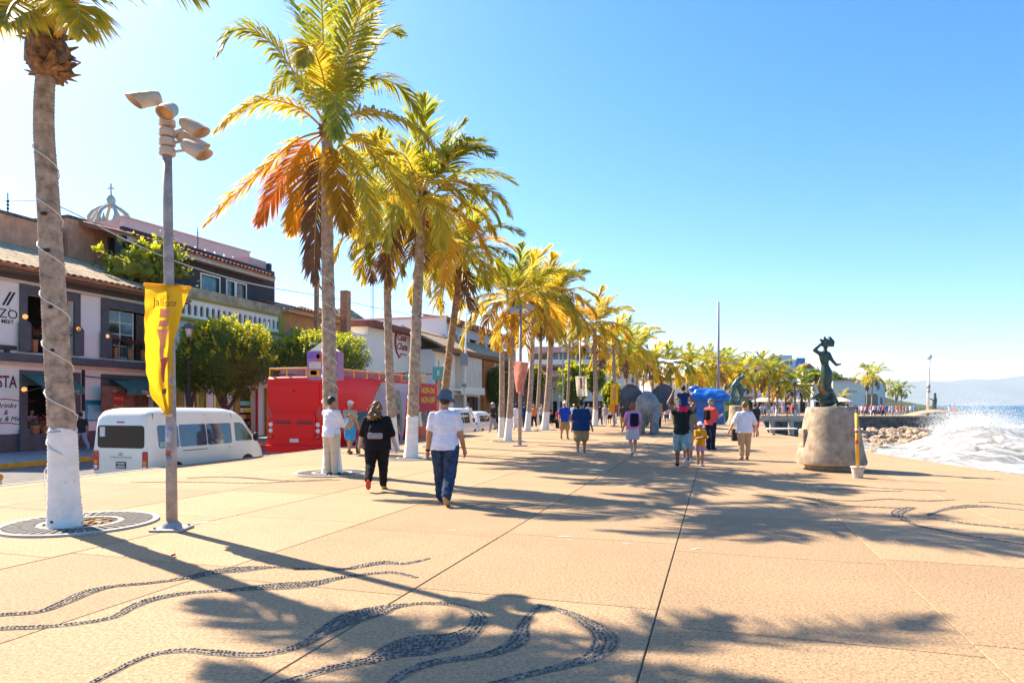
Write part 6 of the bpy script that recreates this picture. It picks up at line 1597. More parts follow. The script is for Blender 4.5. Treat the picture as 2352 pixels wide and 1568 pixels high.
bb = at_px(1689,1012); t = thing('bag', 'dark brown upright bag standing left of the woman in white blouse', 'bag', bb); mb = MB(); mb.box(-.16,.16,-.1,.1,0,.50); mb.build('case', FAB('dark_bag',(.05,.03,.022)), t, bevel=.03); mb = MB(); mb.tube([(-.08,0,.49),(-.06,0,.62),(.06,0,.62),(.08,0,.49)], .014, 6); mb.build('handle', BLKC, t)
person('man in bright blue polo and white cap walking towards the camera', at_px(1297,1008), 172, 1.78, 1.1, 'tan', 'grey', 'short', 'cap', C_('cap_white2',(.75,.73,.75)), C_('royal_blue',(.02,.07,.42)), .7, KHA, .9, .46, C_('brown_shoe',(0,0,0)), lleg=(12,4), rleg=(-10,18), larm=(-10,16,20), rarm=(10,14,20), vox=.014, cuff=.02)
# seated woman on a folding chair
sp_ = at_px(1266,983)
rt, J, T, hc = person('woman in black seated on a folding chair facing right', (sp_[0],sp_[1],0), 78, 1.64, 1.05, 'tan', 'black', 'bun', None, None, BLKC, 1.2, BLKC, 1.9, .47, BLS, lleg=(86,86), rleg=(86,86), larm=(30,8,60), rarm=(30,8,60), vox=.016)
t = thing('folding_chair', 'folding chair under the seated woman in black', 'chair', (sp_[0],sp_[1],0), R(-78))
B(t,'seat',IRON,-.2,.2,-.16,.22,.36,.385); B(t,'backrest',IRON,-.2,.2,-.24,-.22,.6,.85)
for s in (-1,1):
    for y0_, y1_ in ((-.25,.24),(.24,-.22)): mb = MB(); mb.tube([(s*.2,y0_,0.012),(s*.2,y1_,.37 if y1_>0 else .62)], .012, 6); mb.build('leg', STEEL, t)
wk = S(FU(186,-28.0),-28.0,ZW)
person('man in black t-shirt and grey trousers walking on the far sidewalk behind the palm', (wk.x,wk.y,ZW), -58, 1.76, 1.08, 'tan', 'black', 'short', None, None, FAB('black_tee',(.03,.035,.033)), .7, C_('grey_trousers',(.33,.33,.36)), 1.93, .47, BLS, lleg=(24,6), rleg=(-22,24), larm=(20,8,25), rarm=(-20,8,25), vox=.015)
wk = S(FU(72,-30.6),-30.6,ZW+.1)
person('waiter in pale blue shirt standing inside the restaurant window', (wk.x,wk.y,ZW+.06), 110, 1.76, 1.05, 'light', None, 'short', None, None, C_('pale_blue',(.55,.66,.72)), .7, BLKC, 1.9, .47, BLS, vox=.018)
mid = [(1076,985,'man in white shirt and white trousers beside the white minivan',20,1.72,'white_polo','cream_trousers',1.9,'black',None),
 (1132,992,'man in dark top, cap and pale trousers striding by the bare trunk',-70,1.74,'black_tee','grey_trousers',1.9,'black','cap'),
 (1186,988,'person in white with a red bag left of the pink banner post',10,1.66,'white_shirt','white_trousers',1.9,'black',None),
 (1205,984,'person in navy behind the pink banner post',20,1.75,'navy','denim2',1.9,'black',None),
 (1226,980,'woman in orange patterned top between two palms',200,1.66,'orange_print','black_cloth2',1.9,'auburn',None),
 (1244,976,'person in pale grey right of the orange top woman',190,1.68,'grey','denim2',1.9,'black',None),
 (1283,982,'seated looking vendor in red and yellow behind the blue polo man',170,1.35,'red_print','denim2',1.9,'black',None),
 (1352,972,'person in grey behind the dark blue shirt, right side',180,1.70,'grey','khaki',.9,'brown',None),
 (1378,975,'person in dark clothes beside the palm right of the white banner',30,1.72,'black_tee','denim2',1.9,'black',None),
 (1390,976,'person in white trousers near the yellow banner post',200,1.70,'grey','white_trousers',1.9,'black',None),
 (1400,972,'person in pale top just left of the yellow banner post',185,1.62,'white_shirt','black_cloth2',.9,'brown',None),
 (1432,986,'man in dark brown shirt and shorts left of the elephant',0,1.74,'dark_brown','khaki',.9,'black','cap'),
 (1513,984,'boy in bright blue shirt right of the elephant legs',10,1.62,'bright_blue','black_cloth2',1.9,'black',None),
 (1531,972,'woman in pale pink top right of the elephant',5,1.66,'pale_pink','denim2',.9,'auburn',None),
 (1492,980,'child in red under the elephant',190,1.15,'red_print','denim2',.9,'black',None),
 (1592,990,'person in black behind the tote bag, arm raised',60,1.72,'black_tee','black_cloth2',1.9,'brown',None),
 (1734,1003,'person in dark top and red shorts right behind the white blouse',10,1.70,'black_tee','red_print',.9,'black',None),
 (1365,970,'person in cream among the crowd by the white banner',170,1.66,'beige_check','khaki',.9,'brown',None),
 (1318,975,'person in white cap behind the dark blue shirt',175,1.68,'white_shirt','denim2',1.9,'black','cap'),
 (1448,975,'person in pale blue left of the auburn haired woman',180,1.65,'pale_blue','khaki',.9,'black',None),
 (1550,975,'person in olive behind the carrying man, left side',190,1.70,'olive_grey','tan_shorts',.9,'black',None)]
EXTRA = {'white_trousers':(.72,.69,.66),'denim2':(.06,.09,.16),'orange_print':(.62,.25,.08),'black_cloth2':(.02,.02,.022),'red_print':(.62,.06,.07),'dark_brown':(.09,.06,.045),'bright_blue':(.03,.22,.60),'pale_pink':(.74,.48,.46)}
for k_, c_ in EXTRA.items(): C_(k_, c_)
def cm(n): return MATS.get('cloth_'+n) or MATS.get(n)
for i, (px_,py_,lb,fc,hh,tp,bt,lg,hr_,ht) in enumerate(mid):
    s_ = 1 if i%2 else -1
    person(lb, at_px(px_,py_), fc, hh, 1.02+.12*((i*7)%3)/2, ['tan','light','tan','brown'][i%4], hr_, ['short','long','bob','bun'][i%4] if tp in ('orange_print','pale_pink','white_shirt','pale_blue') else 'short', ht, C_('cap_white',(0,0,0)) if ht else None, cm(tp), .7, cm(bt), lg, .47, WHS if i%2 else BLS,
           lleg=(12*s_,4 if s_>0 else 20), rleg=(-12*s_,20 if s_>0 else 4), larm=(12*s_,10,20+10*(i%3)), rarm=(-12*s_,10,20+12*(i%2)), vox=.019)
# far crowd: four prototypes copied with different clothes
protos = []
def recolor(o, tp, bt):
    for c in o.children:
        m = tp if c.name.startswith('shirt') else bt if c.name.startswith(('trousers','shorts','skirt')) else None
        if m is not None and c.material_slots: c.material_slots[0].link = 'OBJECT'; c.material_slots[0].material = m
tops = ['white_polo','navy','coral','pale_pink','black_tee','grey','bright_blue','red_print','olive_grey','white_blouse','pale_blue','royal_blue','hot_pink']
bots = ['denim2','khaki','black_cloth2','white_trousers','grey_trousers']
rc = random.Random(21); names = set()
COLN = {'white_polo':'white','navy':'navy','coral':'coral','pale_pink':'pale pink','black_tee':'black','grey':'grey','bright_blue':'bright blue','red_print':'red','olive_grey':'olive','white_blouse':'white','pale_blue':'pale blue','royal_blue':'royal blue','hot_pink':'hot pink'}
BOTN = {'denim2':'denim','khaki':'khaki','black_cloth2':'black','white_trousers':'white','grey_trousers':'grey'}
spots = []
POOL = {}
def combo(wh):
    if not POOL.get(wh):
        POOL[wh] = [(a,b) for a in tops if a != 'white_blouse' for b in bots]; rc.shuffle(POOL[wh])
    return POOL[wh].pop()
for k in range(30): spots.append((1736+rc.random()*95, 951.5+rc.random()*4.5, 'at the cafes left of the mermaid'))
for k in range(46): spots.append((1935+rc.random()*130, 950.8+rc.random()*4.0, 'before the arched building'))
for (px_,py_) in ((2068,952),(2075,953),(2082,952.5),(2092,953),(2100,952),(2180,953.5),(2192,953.2)): spots.append((px_,py_,'by the jetty lamp mast'))
for k in range(16): spots.append((1500+rc.random()*190, 958+rc.random()*6, 'between elephant and green sculpture'))
for i, (px_,py_,wh) in enumerate(spots):
    tp, bt = combo(wh)
    if i < 4:
        o = person('x', at_px(px_,py_), [0,180,90,-60][i], [1.72,1.66,1.7,1.62][i], 1.05, ['tan','light','tan','brown'][i], ['black','brown','black','auburn'][i], 'short', None, None, cm(tp), .7, cm(bt), [1.9,.9,1.9,.9][i], .47, WHS, lleg=(14,4), rleg=(-14,20), vox=.03)[0]
        protos.append(o)
    else:
        o = copy_tree(protos[rc.randrange(4)]); p_ = at_px(px_,py_); o.location = p_; o.rotation_euler[2] = rc.uniform(0,6.28); recolor(o, cm(tp), cm(bt))
    lb = 'person in %s and %s %s' % (COLN[tp], BOTN[bt], wh)
    q_ = 2
    if lb in names: lb = 'person in %s and %s, %s, further right' % (COLN[tp], BOTN[bt], wh)
    names.add(lb)
    tag(o, lb, 'person', 'distant people ' + wh)
# ================================================================== STREET FURNITURE, STATUES
POLE = M('pole_paint', (0.42,0.36,0.33), rough=.55, var=.25, scale=9, bump=.003, bscale=30)
FLOOD = M('floodlight_case', (0.62,0.50,0.40), rough=.5, var=.12, scale=8); FACE = M('floodlight_face', (0.72,0.45,0.20), rough=.35, var=.1)
def floodlight(root, c, d, L_=.30, r=.105):
    c = Vector(c); d = Vector(d).normalized(); t = MB(); side = d.cross(UPZ).normalized(); up = side.cross(d)
    def ring(o_, rr, sl=0): return [o_ + (side*math.cos(6.2832*k/20)+up*math.sin(6.2832*k/20))*rr + d*sl*math.sin(6.2832*k/20) for k in range(20)]
    t.rings([ring(c-d*.09,.03), ring(c-d*.085,r*.75), ring(c-d*.02,r*.95), ring(c+d*L_*.45,r), ring(c+d*L_*.46,r*1.05), ring(c+d*L_*.52,r*1.05), ring(c+d*L_*.85,r*1.08,.06), ring(c+d*L_*.85,r*1.0,.06), ring(c+d*L_*.5,r*.94)], cap=False)
    o = t.build('floodlight', FLOOD, root, smooth=True, angle=40)
    q = MB(); q.rings([ring(c+d*L_*.5,r*.95), ring(c+d*L_*.52,r*.2)]); q.build('lens', FACE, o)
    return o
def banner_arm(root, p0, p1, m): 
    mb = MB(); mb.tube([p0,p1], .022, 8); mb.build('banner_arm', m, root)
# ---- near lamp post
lb_ = G(395,1216); YL = lb_.y
post = thing('lamp_post', 'grey steel lamp post with five floodlights beside the nearest palm', 'lamp post', lb_)
def PL(px, py, dy=0): return A(px, py, YL+dy) - lb_
mb = MB(); mb.tube([(0,0,.03), PL(393,1000), PL(389,700), PL(386,500), PL(384,355)], [.068,.064,.060,.058,.056], 18); mb.build('pole', POLE, post, smooth=True)
mb = MB(); mb.tube([PL(384,357), PL(383,240)], .045, 14); mb.build('top_tube', FLOOD, post, smooth=True)
for py_ in (283,306,327,349): 
    q = MB(); cc = PL(384,py_); q.lathe([(.078,-.05),(.098,-.04),(.098,.04),(.078,.05)], 12, cc); o = q.build('clamp', FLOOD, post, bevel=.004)
B(post,'base_plate',STEEL,-.2,.2,-.18,.18,.002,.032,.005); mb = MB(); mb.lathe([(.12,.03),(.11,.07),(.075,.11)],14); mb.build('base_collar', STEEL, post, smooth=True, angle=40)
for sx in (-.15,.15):
    for sy in (-.13,.13): mb = MB(); mb.lathe([(.018,.03),(.018,.06)],8,(sx,sy,0)); mb.build('bolt', STEEL, post)
for (cx_,cy_,dy_,dr,br) in ((352,226,-.02,(-.75,-.55,-.42),(372,248)),(392,252,-.14,(.1,-.8,-.55),(384,265)),(432,286,.02,(.80,-.2,-.52),(392,308)),(424,318,.14,(.82,.2,-.45),(392,330)),(436,338,.0,(.85,-.15,-.5),(392,350))):
    c = PL(cx_,cy_,dy_); fl_ = floodlight(post, c, dr, .28, .092); mb = MB(); mb.tube([PL(*br), c.lerp(PL(*br),.35)-UPZ*.02, c], .018, 8); mb.build('bracket', FLOOD, fl_)
for i, (py_, h_, c_, a_) in enumerate([(870,.28,(.72,.62,.62),-1.75),(905,.12,(.45,.5,.62),-1.4),(985,.10,(.3,.38,.6),-1.3),(1000,.16,(.62,.6,.66),-1.7),(1040,.07,(.6,.12,.1),-1.75),(1050,.05,(.2,.35,.6),-1.5)]):
    c = PL(393,py_); q = MB(); rr_ = .0665
    q.grid(lambda i_, j_: (c.x+rr_*math.cos(a_-.55+1.1*i_), c.y+rr_*math.sin(a_-.55+1.1*i_), c.z-h_/2+h_*j_), 6, 1); q.build('sticker', M('sticker_%d'%i, c_, var=.35, scale=14), post)
# ---- cloth banners: a sheet given by its left and right edges in picture units
def banner(label, left, right, Y, cloth, nfold=3, amp=.05, decals=None, group='banners on the lamp posts', seed=1, nu=26, nv=40, dyr=0.0):
    Lp = [Vector(A(p[0],p[1],Y)) for p in left]; Rp = [Vector(A(p[0],p[1],Y+dyr)) for p in right]
    def at(P, f):
        x = f*(len(P)-1); i = min(int(x), len(P)-2); return P[i].lerp(P[i+1], x-i)
    Lc, Rc = resample(Lp, 60)[0], resample(Rp, 60)[0]
    def fn(s, t_, off=0.0):
        a, b = Lc[min(59,int(t_*59))].lerp(Lc[min(59,int(t_*59)+1)], t_*59-int(t_*59)), Rc[min(59,int(t_*59))].lerp(Rc[min(59,int(t_*59)+1)], t_*59-int(t_*59))
        p = a.lerp(b, s)
        k = amp*(.15+.85*t_)
        p.y += -k*math.sin(s*math.pi*nfold+seed+t_*2.0) - off - .035*mnoise.noise(Vector((s*3.5+seed, t_*9, s*t_*4))) - .012*mnoise.noise(Vector((s*11, t_*16, seed))) - .02*math.sin(t_*5+s*2)
        return p
    org = at(Lp,0).lerp(at(Rp,0),.5)
    t = thing('banner', label, 'banner', org, 0, group)
    mb = MB(); mb.grid(lambda i, j: tuple(fn(i,j)-org), nu, nv); mb.build('cloth', cloth, t, smooth=True)
    for nm, poly, m in (decals or []):
        q = MB(); (s0,s1,t0,t1,taper) = poly
        q.grid(lambda i, j: tuple(fn((s0+(s1-s0)*(.5+(i-.5)*(1-taper*j))), t0+(t1-t0)*j, .006)-org), 6, 14); q.build(nm, m, t, smooth=True)
    return t, fn, org
BYL = M('banner_yellow', (0.86,0.52,0.02), rough=.75, var=.06, scale=3, trans=.55, bump=.02, bscale=7); BPK = M('banner_pink', (0.75,0.30,0.22), rough=.8, var=.12, scale=2, trans=.35); BWH = M('banner_white', (0.74,0.68,0.50), rough=.8, var=.1, trans=.35)
DPK = M('banner_print_pink', (0.80,0.38,0.25), rough=.8, trans=.3); DRD = M('banner_print_red', (0.50,0.10,0.09), rough=.8, trans=.2); DDK = M('banner_print_dark', (0.16,0.09,0.03), rough=.8)
bn, fn, org = banner('yellow cloth banner with pink arrow print twisted on the near lamp post', [(333,655),(335,700),(338,780),(339,850),(346,900),(362,930),(380,952)], [(437,663),(425,700),(408,745),(397,790),(394,840),(395,900),(393,953)], YL-.08, BYL, 2.5, .06,
   [('print_stripe',(.38,.66,.17,.24,0),DPK),('print_stripe',(.40,.70,.26,.31,.05),DPK),('print_arrow',(.38,.80,.33,.56,.55),DPK),('print_arrow',(.5,.86,.55,.74,.85),DRD),('print_mark',(.55,.8,.79,.83,.2),DDK)])
def cloth_text(s, size, s0, t0, scale_u, m, fn, org, parent):
    o = text(s, 1.0, m, parent=parent, ext=0.0); me = o.data
    for v in me.vertices: 
        p = fn(min(1,max(0,s0+v.co.x*size)), min(1,max(0,t0-v.co.y*size*scale_u)), .009) - org; v.co = p
    return o
cloth_text('SOY', .075, .52, .085, .55, DDK, fn, org, bn); cloth_text('Jalisco', .24, .52, .125, .36, DDK, fn, org, bn)
for (a,b) in (((331,653),(438,661)),): banner_arm(bn, A(*a,YL-.06)-org, A(*b,YL-.06)-org, BYL)
banner_arm(bn, A(372,950,YL-.08)-org, A(394,953,YL-.1)-org, M('banner_sleeve',(.7,.55,.3)))
def far_post(label, bp, tp, heads=True, arm=True, r=.07, name='lamp_post'):
    b = G(*bp); t = thing(name, label, 'lamp post', b, 0, 'lamp posts along the promenade'); top = A(tp[0],tp[1],b.y)-b
    mb = MB(); mb.tube([(0,0,0), top*.5, top], [r,r*.9,r*.75], 12); mb.build('pole', POLE, t, smooth=True); B(t,'base_plate',STEEL,-.28,.28,-.22,.22,.002,.045,.01)
    if heads:
        for k in range(4):
            a = k*1.57+.5; c = top+Vector((math.cos(a)*.32,math.sin(a)*.32,-.1*k)); f_ = floodlight(t, c, (math.cos(a),math.sin(a),-.7), .3, .12); mb = MB(); mb.tube([(top.x,top.y,c.z-.05),c],.02,6); mb.build('bracket',FLOOD,f_)
    return b
b = far_post('lamp post carrying the pink banner', (1194,1024),(1196,700)); banner('faded pink cloth banner billowing between palms', [(1178,828),(1180,850),(1183,880),(1186,900)], [(1215,833),(1210,860),(1204,885),(1203,908)], b.y-.1, BPK, 2, .12, seed=2)
b = far_post('lamp post carrying the white banner', (1335,985),(1332,780)); banner('white cloth banner with a red stripe', [(1321,864),(1323,885),(1326,910)], [(1347,863),(1348,885),(1350,909)], b.y-.15, BWH, 2, .1, [('print_stripe',(.38,.6,.1,.65,.2),DRD)], seed=3)
b = far_post('lamp post carrying the tall yellow banner left of the elephant', (1411,979),(1408,800)); banner('tall yellow cloth banner left of the elephant', [(1402,882),(1402,905),(1401,929)], [(1420,881),(1420,905),(1420,930)], b.y-.15, BYL, 2, .08, [('print_stripe',(.35,.7,.12,.8,.1),DPK)], seed=4)
t = thing('flag', 'small yellow and red flag hung under the tall yellow banner', 'flag', A(1408,937,b.y-.2)); B(t,'yellow_half',BYL,-.32,.12,-.01,.01,-.32,.27); B(t,'red_half',REDP,.123,.36,-.01,.01,-.34,.25)
far_post('slim lamp post between elephant and yellow banner', (1480,965),(1478,862), r=.09); far_post('slim lamp post behind the elephant', (1502,962),(1500,850), r=.09)
# street lamps on the far side: curved arm pole with boxes
pb = S(FU(1066,VE-10.6),VK-.4,ZW); Yp = pb.y
t = thing('street_light', 'slim white street light pole with one long curved arm', 'street light', pb); zt = A(0,702,Yp).z-ZW
mb = MB(); mb.tube([(0,0,0),(.1,0,zt*.5),(.25,0,zt)], [.13,.1,.06], 10); mb.build('pole', WHITE, t, smooth=True)
mb = MB(); mb.tube([(.2,0,zt-.9),(1.0,0,zt-.55),(1.9,0,zt-.6),(2.2,0,zt-.95)], .05, 8); mb.build('arm', WHITE, t, smooth=True); mb = MB(); mb.ell((2.2,0,zt-1.05),(.2,.16,.16),10,8); mb.build('lamp_head', GREY, t, smooth=True); mb = MB(); mb.ell((.27,0,zt+.1),(.12,.12,.16),10,8); mb.build('finial', GREY, t, smooth=True)
B(t,'meter_box',STEEL,-.35,.4,-.4,-.14,zt*.50,zt*.60); B(t,'meter_box',STEEL,-.2,.25,-.38,-.14,zt*.32,zt*.35)
def carriage_lamp(label, px, pyb, pyt, Y):
    b = A(px,pyb,Y); b.z = 0 if Y > 60 else ZW; t = thing('carriage_lamp', label, 'street light', b, 0, 'lantern posts'); zt = A(0,pyt,Y).z-b.z
    mb = MB(); mb.tube([(0,0,0),(0,0,zt-.7)], [.09,.05], 10); mb.build('post', IRON if Y < 50 else STEEL, t); mb = MB(); mb.lathe([(.12,zt-.7),(.2,zt-.3),(.2,zt-.28)],8); mb.build('lantern', TAILC, t); mb = MB(); mb.lathe([(.38,zt-.28),(.25,zt-.15),(.06,zt)],8); mb.build('cap', GREY, t)
carriage_lamp('lantern post in front of the clipped tree left of the bus', 434, 960, 742, 33.0)
carriage_lamp('lantern post between the palms before the hotel', 1293, 965, 790, 62)
# blue-green street sign and purple poster box
t = thing('street_sign', 'turquoise square street sign on a post beside the bus', 'sign', S(FU(1007,VE+.5),VE+.5,0)); Yq = t.location.y
zs = A(0,842,Yq).z; B(t,'board',M('turq_sign',(.10,.42,.45)),-.28,.28,-.03,.03,zs-.62,zs); mb = MB(); mb.tube([(0,.05,0),(0,.05,zs+.3)],.04,8); mb.build('post',STEEL,t)
o = text('E', .3, WHITE, parent=t); o.rotation_euler=(R(90),0,0); o.location=(0,-.04,zs-.3)
t = thing('poster_column', 'purple poster box with cartoon style print and white cap behind the palm', 'poster box', S(FU(748,VE+.7),VE+.7,0)); Yq = t.location.y; Z_ = lambda py: A(0,py,Yq).z; W_ = .52
mb = MB(); mb.tube([(0,0,0),(0,0,Z_(870))],.06,8); mb.build('post',STEEL,t); B(t,'box',M('poster_purple',(.34,.20,.44)),-W_,W_,-.35,.35,Z_(872),Z_(808)); mb = MB(); mb.prism([(-W_*.9,Z_(808)+.003),(W_*.9,Z_(808)+.003),(0,Z_(785))],-.3,.3,'y'); mb.build('cap',WHITE,t)
for x0,x1,a0,a1,c_ in ((-.5,-.1,825,812,(.25,.12,.5)),(-.2,.02,830,815,(.7,.12,.06)),(-.45,-.05,848,832,(.70,.55,.55)),(-.48,-.1,866,850,(.75,.32,.05)),(.1,.48,850,812,(.30,.06,.40)),(-.4,-.2,862,852,(.05,.04,.05))): B(t,'print',M('poster_%d'%int(a0*7+a1),c_),x0,x1,-.358,-.351,Z_(a0),Z_(a1))
# cables
def cable(label, P, r, m, name='cable'):
    C = resample(P, 40)[0]; o = C[0].copy(); mb = MB(); mb.tube([c-o for c in C], r, 6); q = mb.build(name, m, None, smooth=True); q.location = o; return tag(q, label, 'cable')
WCAB = M('white_cable',(.72,.68,.60),rough=.5)
sp = []
for i in range(150):
    f = i/149; z_ = .95 + 4.05*f; k = min(range(len(C1)), key=lambda q: abs(C1[q].z-z_)); c = C1[k]; rr_ = R1_[k]+.012; a = -1.0 - f*2*math.pi*6.4
    sp.append(b1 + Vector((c.x+rr_*math.cos(a), c.y+rr_*math.sin(a), z_)))
mb = MB(); o0 = sp[0].copy(); mb.tube([p-o0 for p in sp], .009, 6); q = mb.build('light_cable', WCAB, None, smooth=True); q.location = o0; tag(q,'white light cable spiralling up the nearest palm trunk','cable')
cable('loose end of white cable hanging left of the nearest palm base', [A(118,985,Y1-.1),A(112,1060,Y1),A(101,1085,Y1),A(103,1110,Y1),A(106,1150,Y1+.1)], .008, WCAB)
def spiral(base, C, Rr, z0, z1, turns, label):
    P = []
    for i in range(110):
        f = i/109; z_ = z0+(z1-z0)*f; k = min(range(len(C)), key=lambda q: abs(C[q].z-z_)); c = C[k]; rr_ = Rr[k]+.012; a_ = -1.0-f*2*math.pi*turns
        P.append(base+Vector((c.x+rr_*math.cos(a_), c.y+rr_*math.sin(a_), z_)))
    o_ = P[0].copy(); mb = MB(); mb.tube([p-o_ for p in P], .008, 5); q = mb.build('light_cable', WCAB, None, smooth=True); q.location = o_; tag(q, label, 'cable', 'light cables on palm trunks')
spiral(b2, C2, R2_, .9, 5.6, 8, 'thin light cable spiralling up the palm beside the man in white shirt')
for nm, lb in (('leaning palm with a wide white base, right of the woman in black','thin light cable on the leaning palm right of the woman in black'),('straight palm half hidden by the woman in black','thin light cable on the straight palm behind the woman in black'),('palm behind the bucket hat, trunk bending right with brown husk','thin light cable on the bending palm behind the bucket hat')):
    bb_, cc_, rr2_ = PALMS[nm]; spiral(bb_, cc_, rr2_, 1.0, 6.0, 8, lb)
cable('white overhead cable sagging from behind the nearest palm to the black penthouse', [A(95,461,31),A(140,476,31),A(200,505,32),A(300,556,33),A(420,606,36),A(550,645,40),A(630,662,43)], .035, WCAB)
cable('thin overhead cable crossing to the tall white house', [A(630,662,40),A(760,684,46),A(850,704,52),A(940,722,58)], .022, STEEL)
cable('thin cable at the left edge above the stained roof', [A(-20,459,36),A(95,461,36)], .03, STEEL)
# ---- pedestal and mermaid bronze
GRAN = M('rough_granite', (0.46,0.345,0.235), rough=.95, var=.28, scale=5, bump=.014, bscale=16)
pc = G(1908,1078); t = thing('statue_pedestal', 'rough granite pedestal, round and tapering, under the bronze mermaid', 'pedestal', pc)
mb = MB(); prof = [(.56,0),(.60,.10),(.78,.15),(.80,.22),(.735,.5),(.67,.85),(.61,1.2),(.56,1.48),(.53,1.535)]
rg_ = []
for r_, z_ in prof:
    rg_.append([((r_*(1+.016*mnoise.noise(Vector((math.cos(6.2832*k/28)*2,math.sin(6.2832*k/28)*2,z_*1.5)))))*(1-.035*math.cos(6.2832*k/28*4))*math.cos(6.2832*k/28), r_*(1+.016*mnoise.noise(Vector((math.cos(6.2832*k/28)*2,math.sin(6.2832*k/28)*2,z_*1.5))))*math.sin(6.2832*k/28), z_) for k in range(28)])
mb.rings(rg_); mb.build('block', GRAN, t, smooth=True, angle=45); B(t,'step',GRAN,-.715,-.60,-.10,.2,.55,1.0,.03)
BRZ = M('green_bronze', (0.075,0.11,0.085), rough=.45, var=.4, scale=5, metal=.55, col2=(.03,.045,.035), bump=.008, bscale=18)
BRZG = M('bronze_worn', (0.30,0.19,0.07), rough=.4, var=.3, scale=5, metal=.6)
def PS(px, py, dy=0): return A(px, py, pc.y+dy) - Vector((pc.x,pc.y,1.53))
st = thing('bronze_statue', 'green bronze mermaid figure with raised arm and wind blown hair on the granite pedestal', 'statue', (pc.x,pc.y,1.53))
mb = MB()
def body_row(px, py, wpx, d): c = PS(px,py); return (c, wpx/2/F*pc.y, d)
etube(mb, [body_row(1897,915,18,.09),body_row(1899,892,17,.09),body_row(1899,868,26,.13),body_row(1898,852,25,.12),body_row(1895,838,16,.08),body_row(1893,826,20,.09),body_row(1893,813,25,.09),body_row(1894,806,13,.06)], 16)
limb(mb, [PS(1895,806),PS(1896,797)], [.05,.045]); mb.ell(PS(1897,790), (.075,.09,.11), 12, 10)
limb(mb, [PS(1884,812),PS(1870,804,-.05),PS(1885,791,-.02),PS(1890,786)], [.055,.042,.036,.03]); limb(mb, [PS(1903,812),PS(1911,827,-.05),PS(1921,838,-.10),PS(1931,836,-.12)], [.052,.042,.034,.024])
sk = remesh(mb, 'figure', .016, 3); obj('figure', sk, BRZ, st)
mb = MB(); rh = random.Random(4)
for k in range(9): 
    a = PS(1893+k*2.2, 795); b_ = PS(1884+k*3.2+rh.uniform(-3,3), 779-rh.uniform(0,9), rh.uniform(-.1,.1)); mb.tube([a,a.lerp(b_,.5)+Vector((.02,0,.03)),b_], [.06,.045,.012], 7)
mb.ell(PS(1897,788), (.085,.10,.10), 12, 8)
obj('hair', remesh(mb,'hair',.014,1), BRZ, st)
mb = MB(); limb(mb, [PS(1898,905),PS(1890,902,-.05),PS(1881,885,-.1),PS(1884,868,-.12)], [.09,.085,.055,.02]); obj('tail', remesh(mb,'tail',.016,2), BRZG, st)
mb = MB(); limb(mb, [PS(1896,912),PS(1878,908,-.05),PS(1862,916,-.1)], [.10,.07,.02]); mb.add([tuple(PS(1875,905,-.1)),tuple(PS(1858,918,-.2)),tuple(PS(1880,914,-.05)),tuple(PS(1870,908,.1))],[(0,1,2),(0,3,2),(0,1,3),(1,2,3)]); mb.ell(PS(1900,922),(.20,.16,.12),14,8); limb(mb,[PS(1903,900),PS(1915,915,.05),PS(1925,926,.05)],[.12,.08,.03]); mb.ell(PS(1894,926),(.12,.14,.06),10,8)
obj('rock_and_fin', remesh(mb,'rock_and_fin',.016,2), BRZ, st)
mb = MB(); limb(mb,[PS(1921,931),PS(1932,925,-.1),PS(1939,932,-.1)],[.02,.04,.015]); limb(mb,[PS(1938,932),PS(1946,928,-.1),PS(1949,933,-.1)],[.018,.03,.012]); obj('shell', remesh(mb,'shell',.012,1), BRZ, st)
# ---- yellow measuring post in a concrete bucket
q = G(1970,1097); t = thing('marker_post', 'yellow post with red bands standing in a white concrete bucket', 'marker post', q); mb = MB(); mb.lathe([(.10,0),(.135,.22),(.15,.23),(.148,.25),(.10,.245)],20); mb.build('bucket', M('bucket_concrete',(.66,.56,.44),rough=.95,var=.25,scale=12), t, smooth=True, angle=40)
YP = M('post_yellow',(.80,.42,.02),rough=.5); zt = A(0,948,q.y).z; mb = MB(); mb.tube([(0,0,.24),(-.025,0,zt)],.035,14); mb.build('post', YP, t, smooth=True); mb = MB(); mb.ell((-.025,0,zt+.03),.035,10,8); mb.build('knob', GREY, t, smooth=True)
for z_, m_ in ((zt-.42,REDP),(zt-.38,WHITE),(zt-.62,REDP),(zt-.66,REDP)): mb = MB(); mb.tube([(-.02,0,z_),(-.02,0,z_+.035)],.0385,14); mb.build('band', m_, t, smooth=True)
# ---- elephant statue seen from behind
eb = G(1487,996); t = thing('elephant_statue', 'large grey elephant statue with spread ears seen from behind', 'statue', eb, R(-10)); t.scale = (.84,.84,.88); EG = M('elephant_grey',(.30,.30,.30),rough=.7,var=.35,scale=2.2,bump=.02,bscale=9,col2=(.14,.15,.15)); EGD = M('elephant_ear',(.14,.135,.14),rough=.75,var=.3,scale=3,bump=.015,bscale=10)
mb = MB(); mb.ell((0,.2,1.80),(.80,1.15,.76),18,14); mb.ell((0,-.55,1.80),(.72,.62,.80),16,12); mb.ell((0,-.95,2.0),(.34,.22,.45),12,8); mb.ell((0,1.5,2.05),(.62,.6,.68),16,12); mb.ell((0,-.1,2.25),(.5,.8,.35),12,10)
for s in (-1,1):
    limb(mb,[(s*.40,-.6,1.5),(s*.44,-.74,.75),(s*.44,-.62,.05)],[.42,.27,.28]); limb(mb,[(s*.45,.95,1.2),(s*.46,1.0,.6),(s*.46,1.0,.05)],[.36,.28,.28])
limb(mb,[(0,1.9,1.9),(0,2.35,1.3),(0,2.4,.7),(0,2.7,.45)],[.34,.26,.2,.13]); limb(mb,[(0,-1.12,2.0),(.03,-1.2,1.5),(.05,-1.15,1.0)],[.07,.05,.035])
obj('body', remesh(mb,'body',.045,4), EG, t)
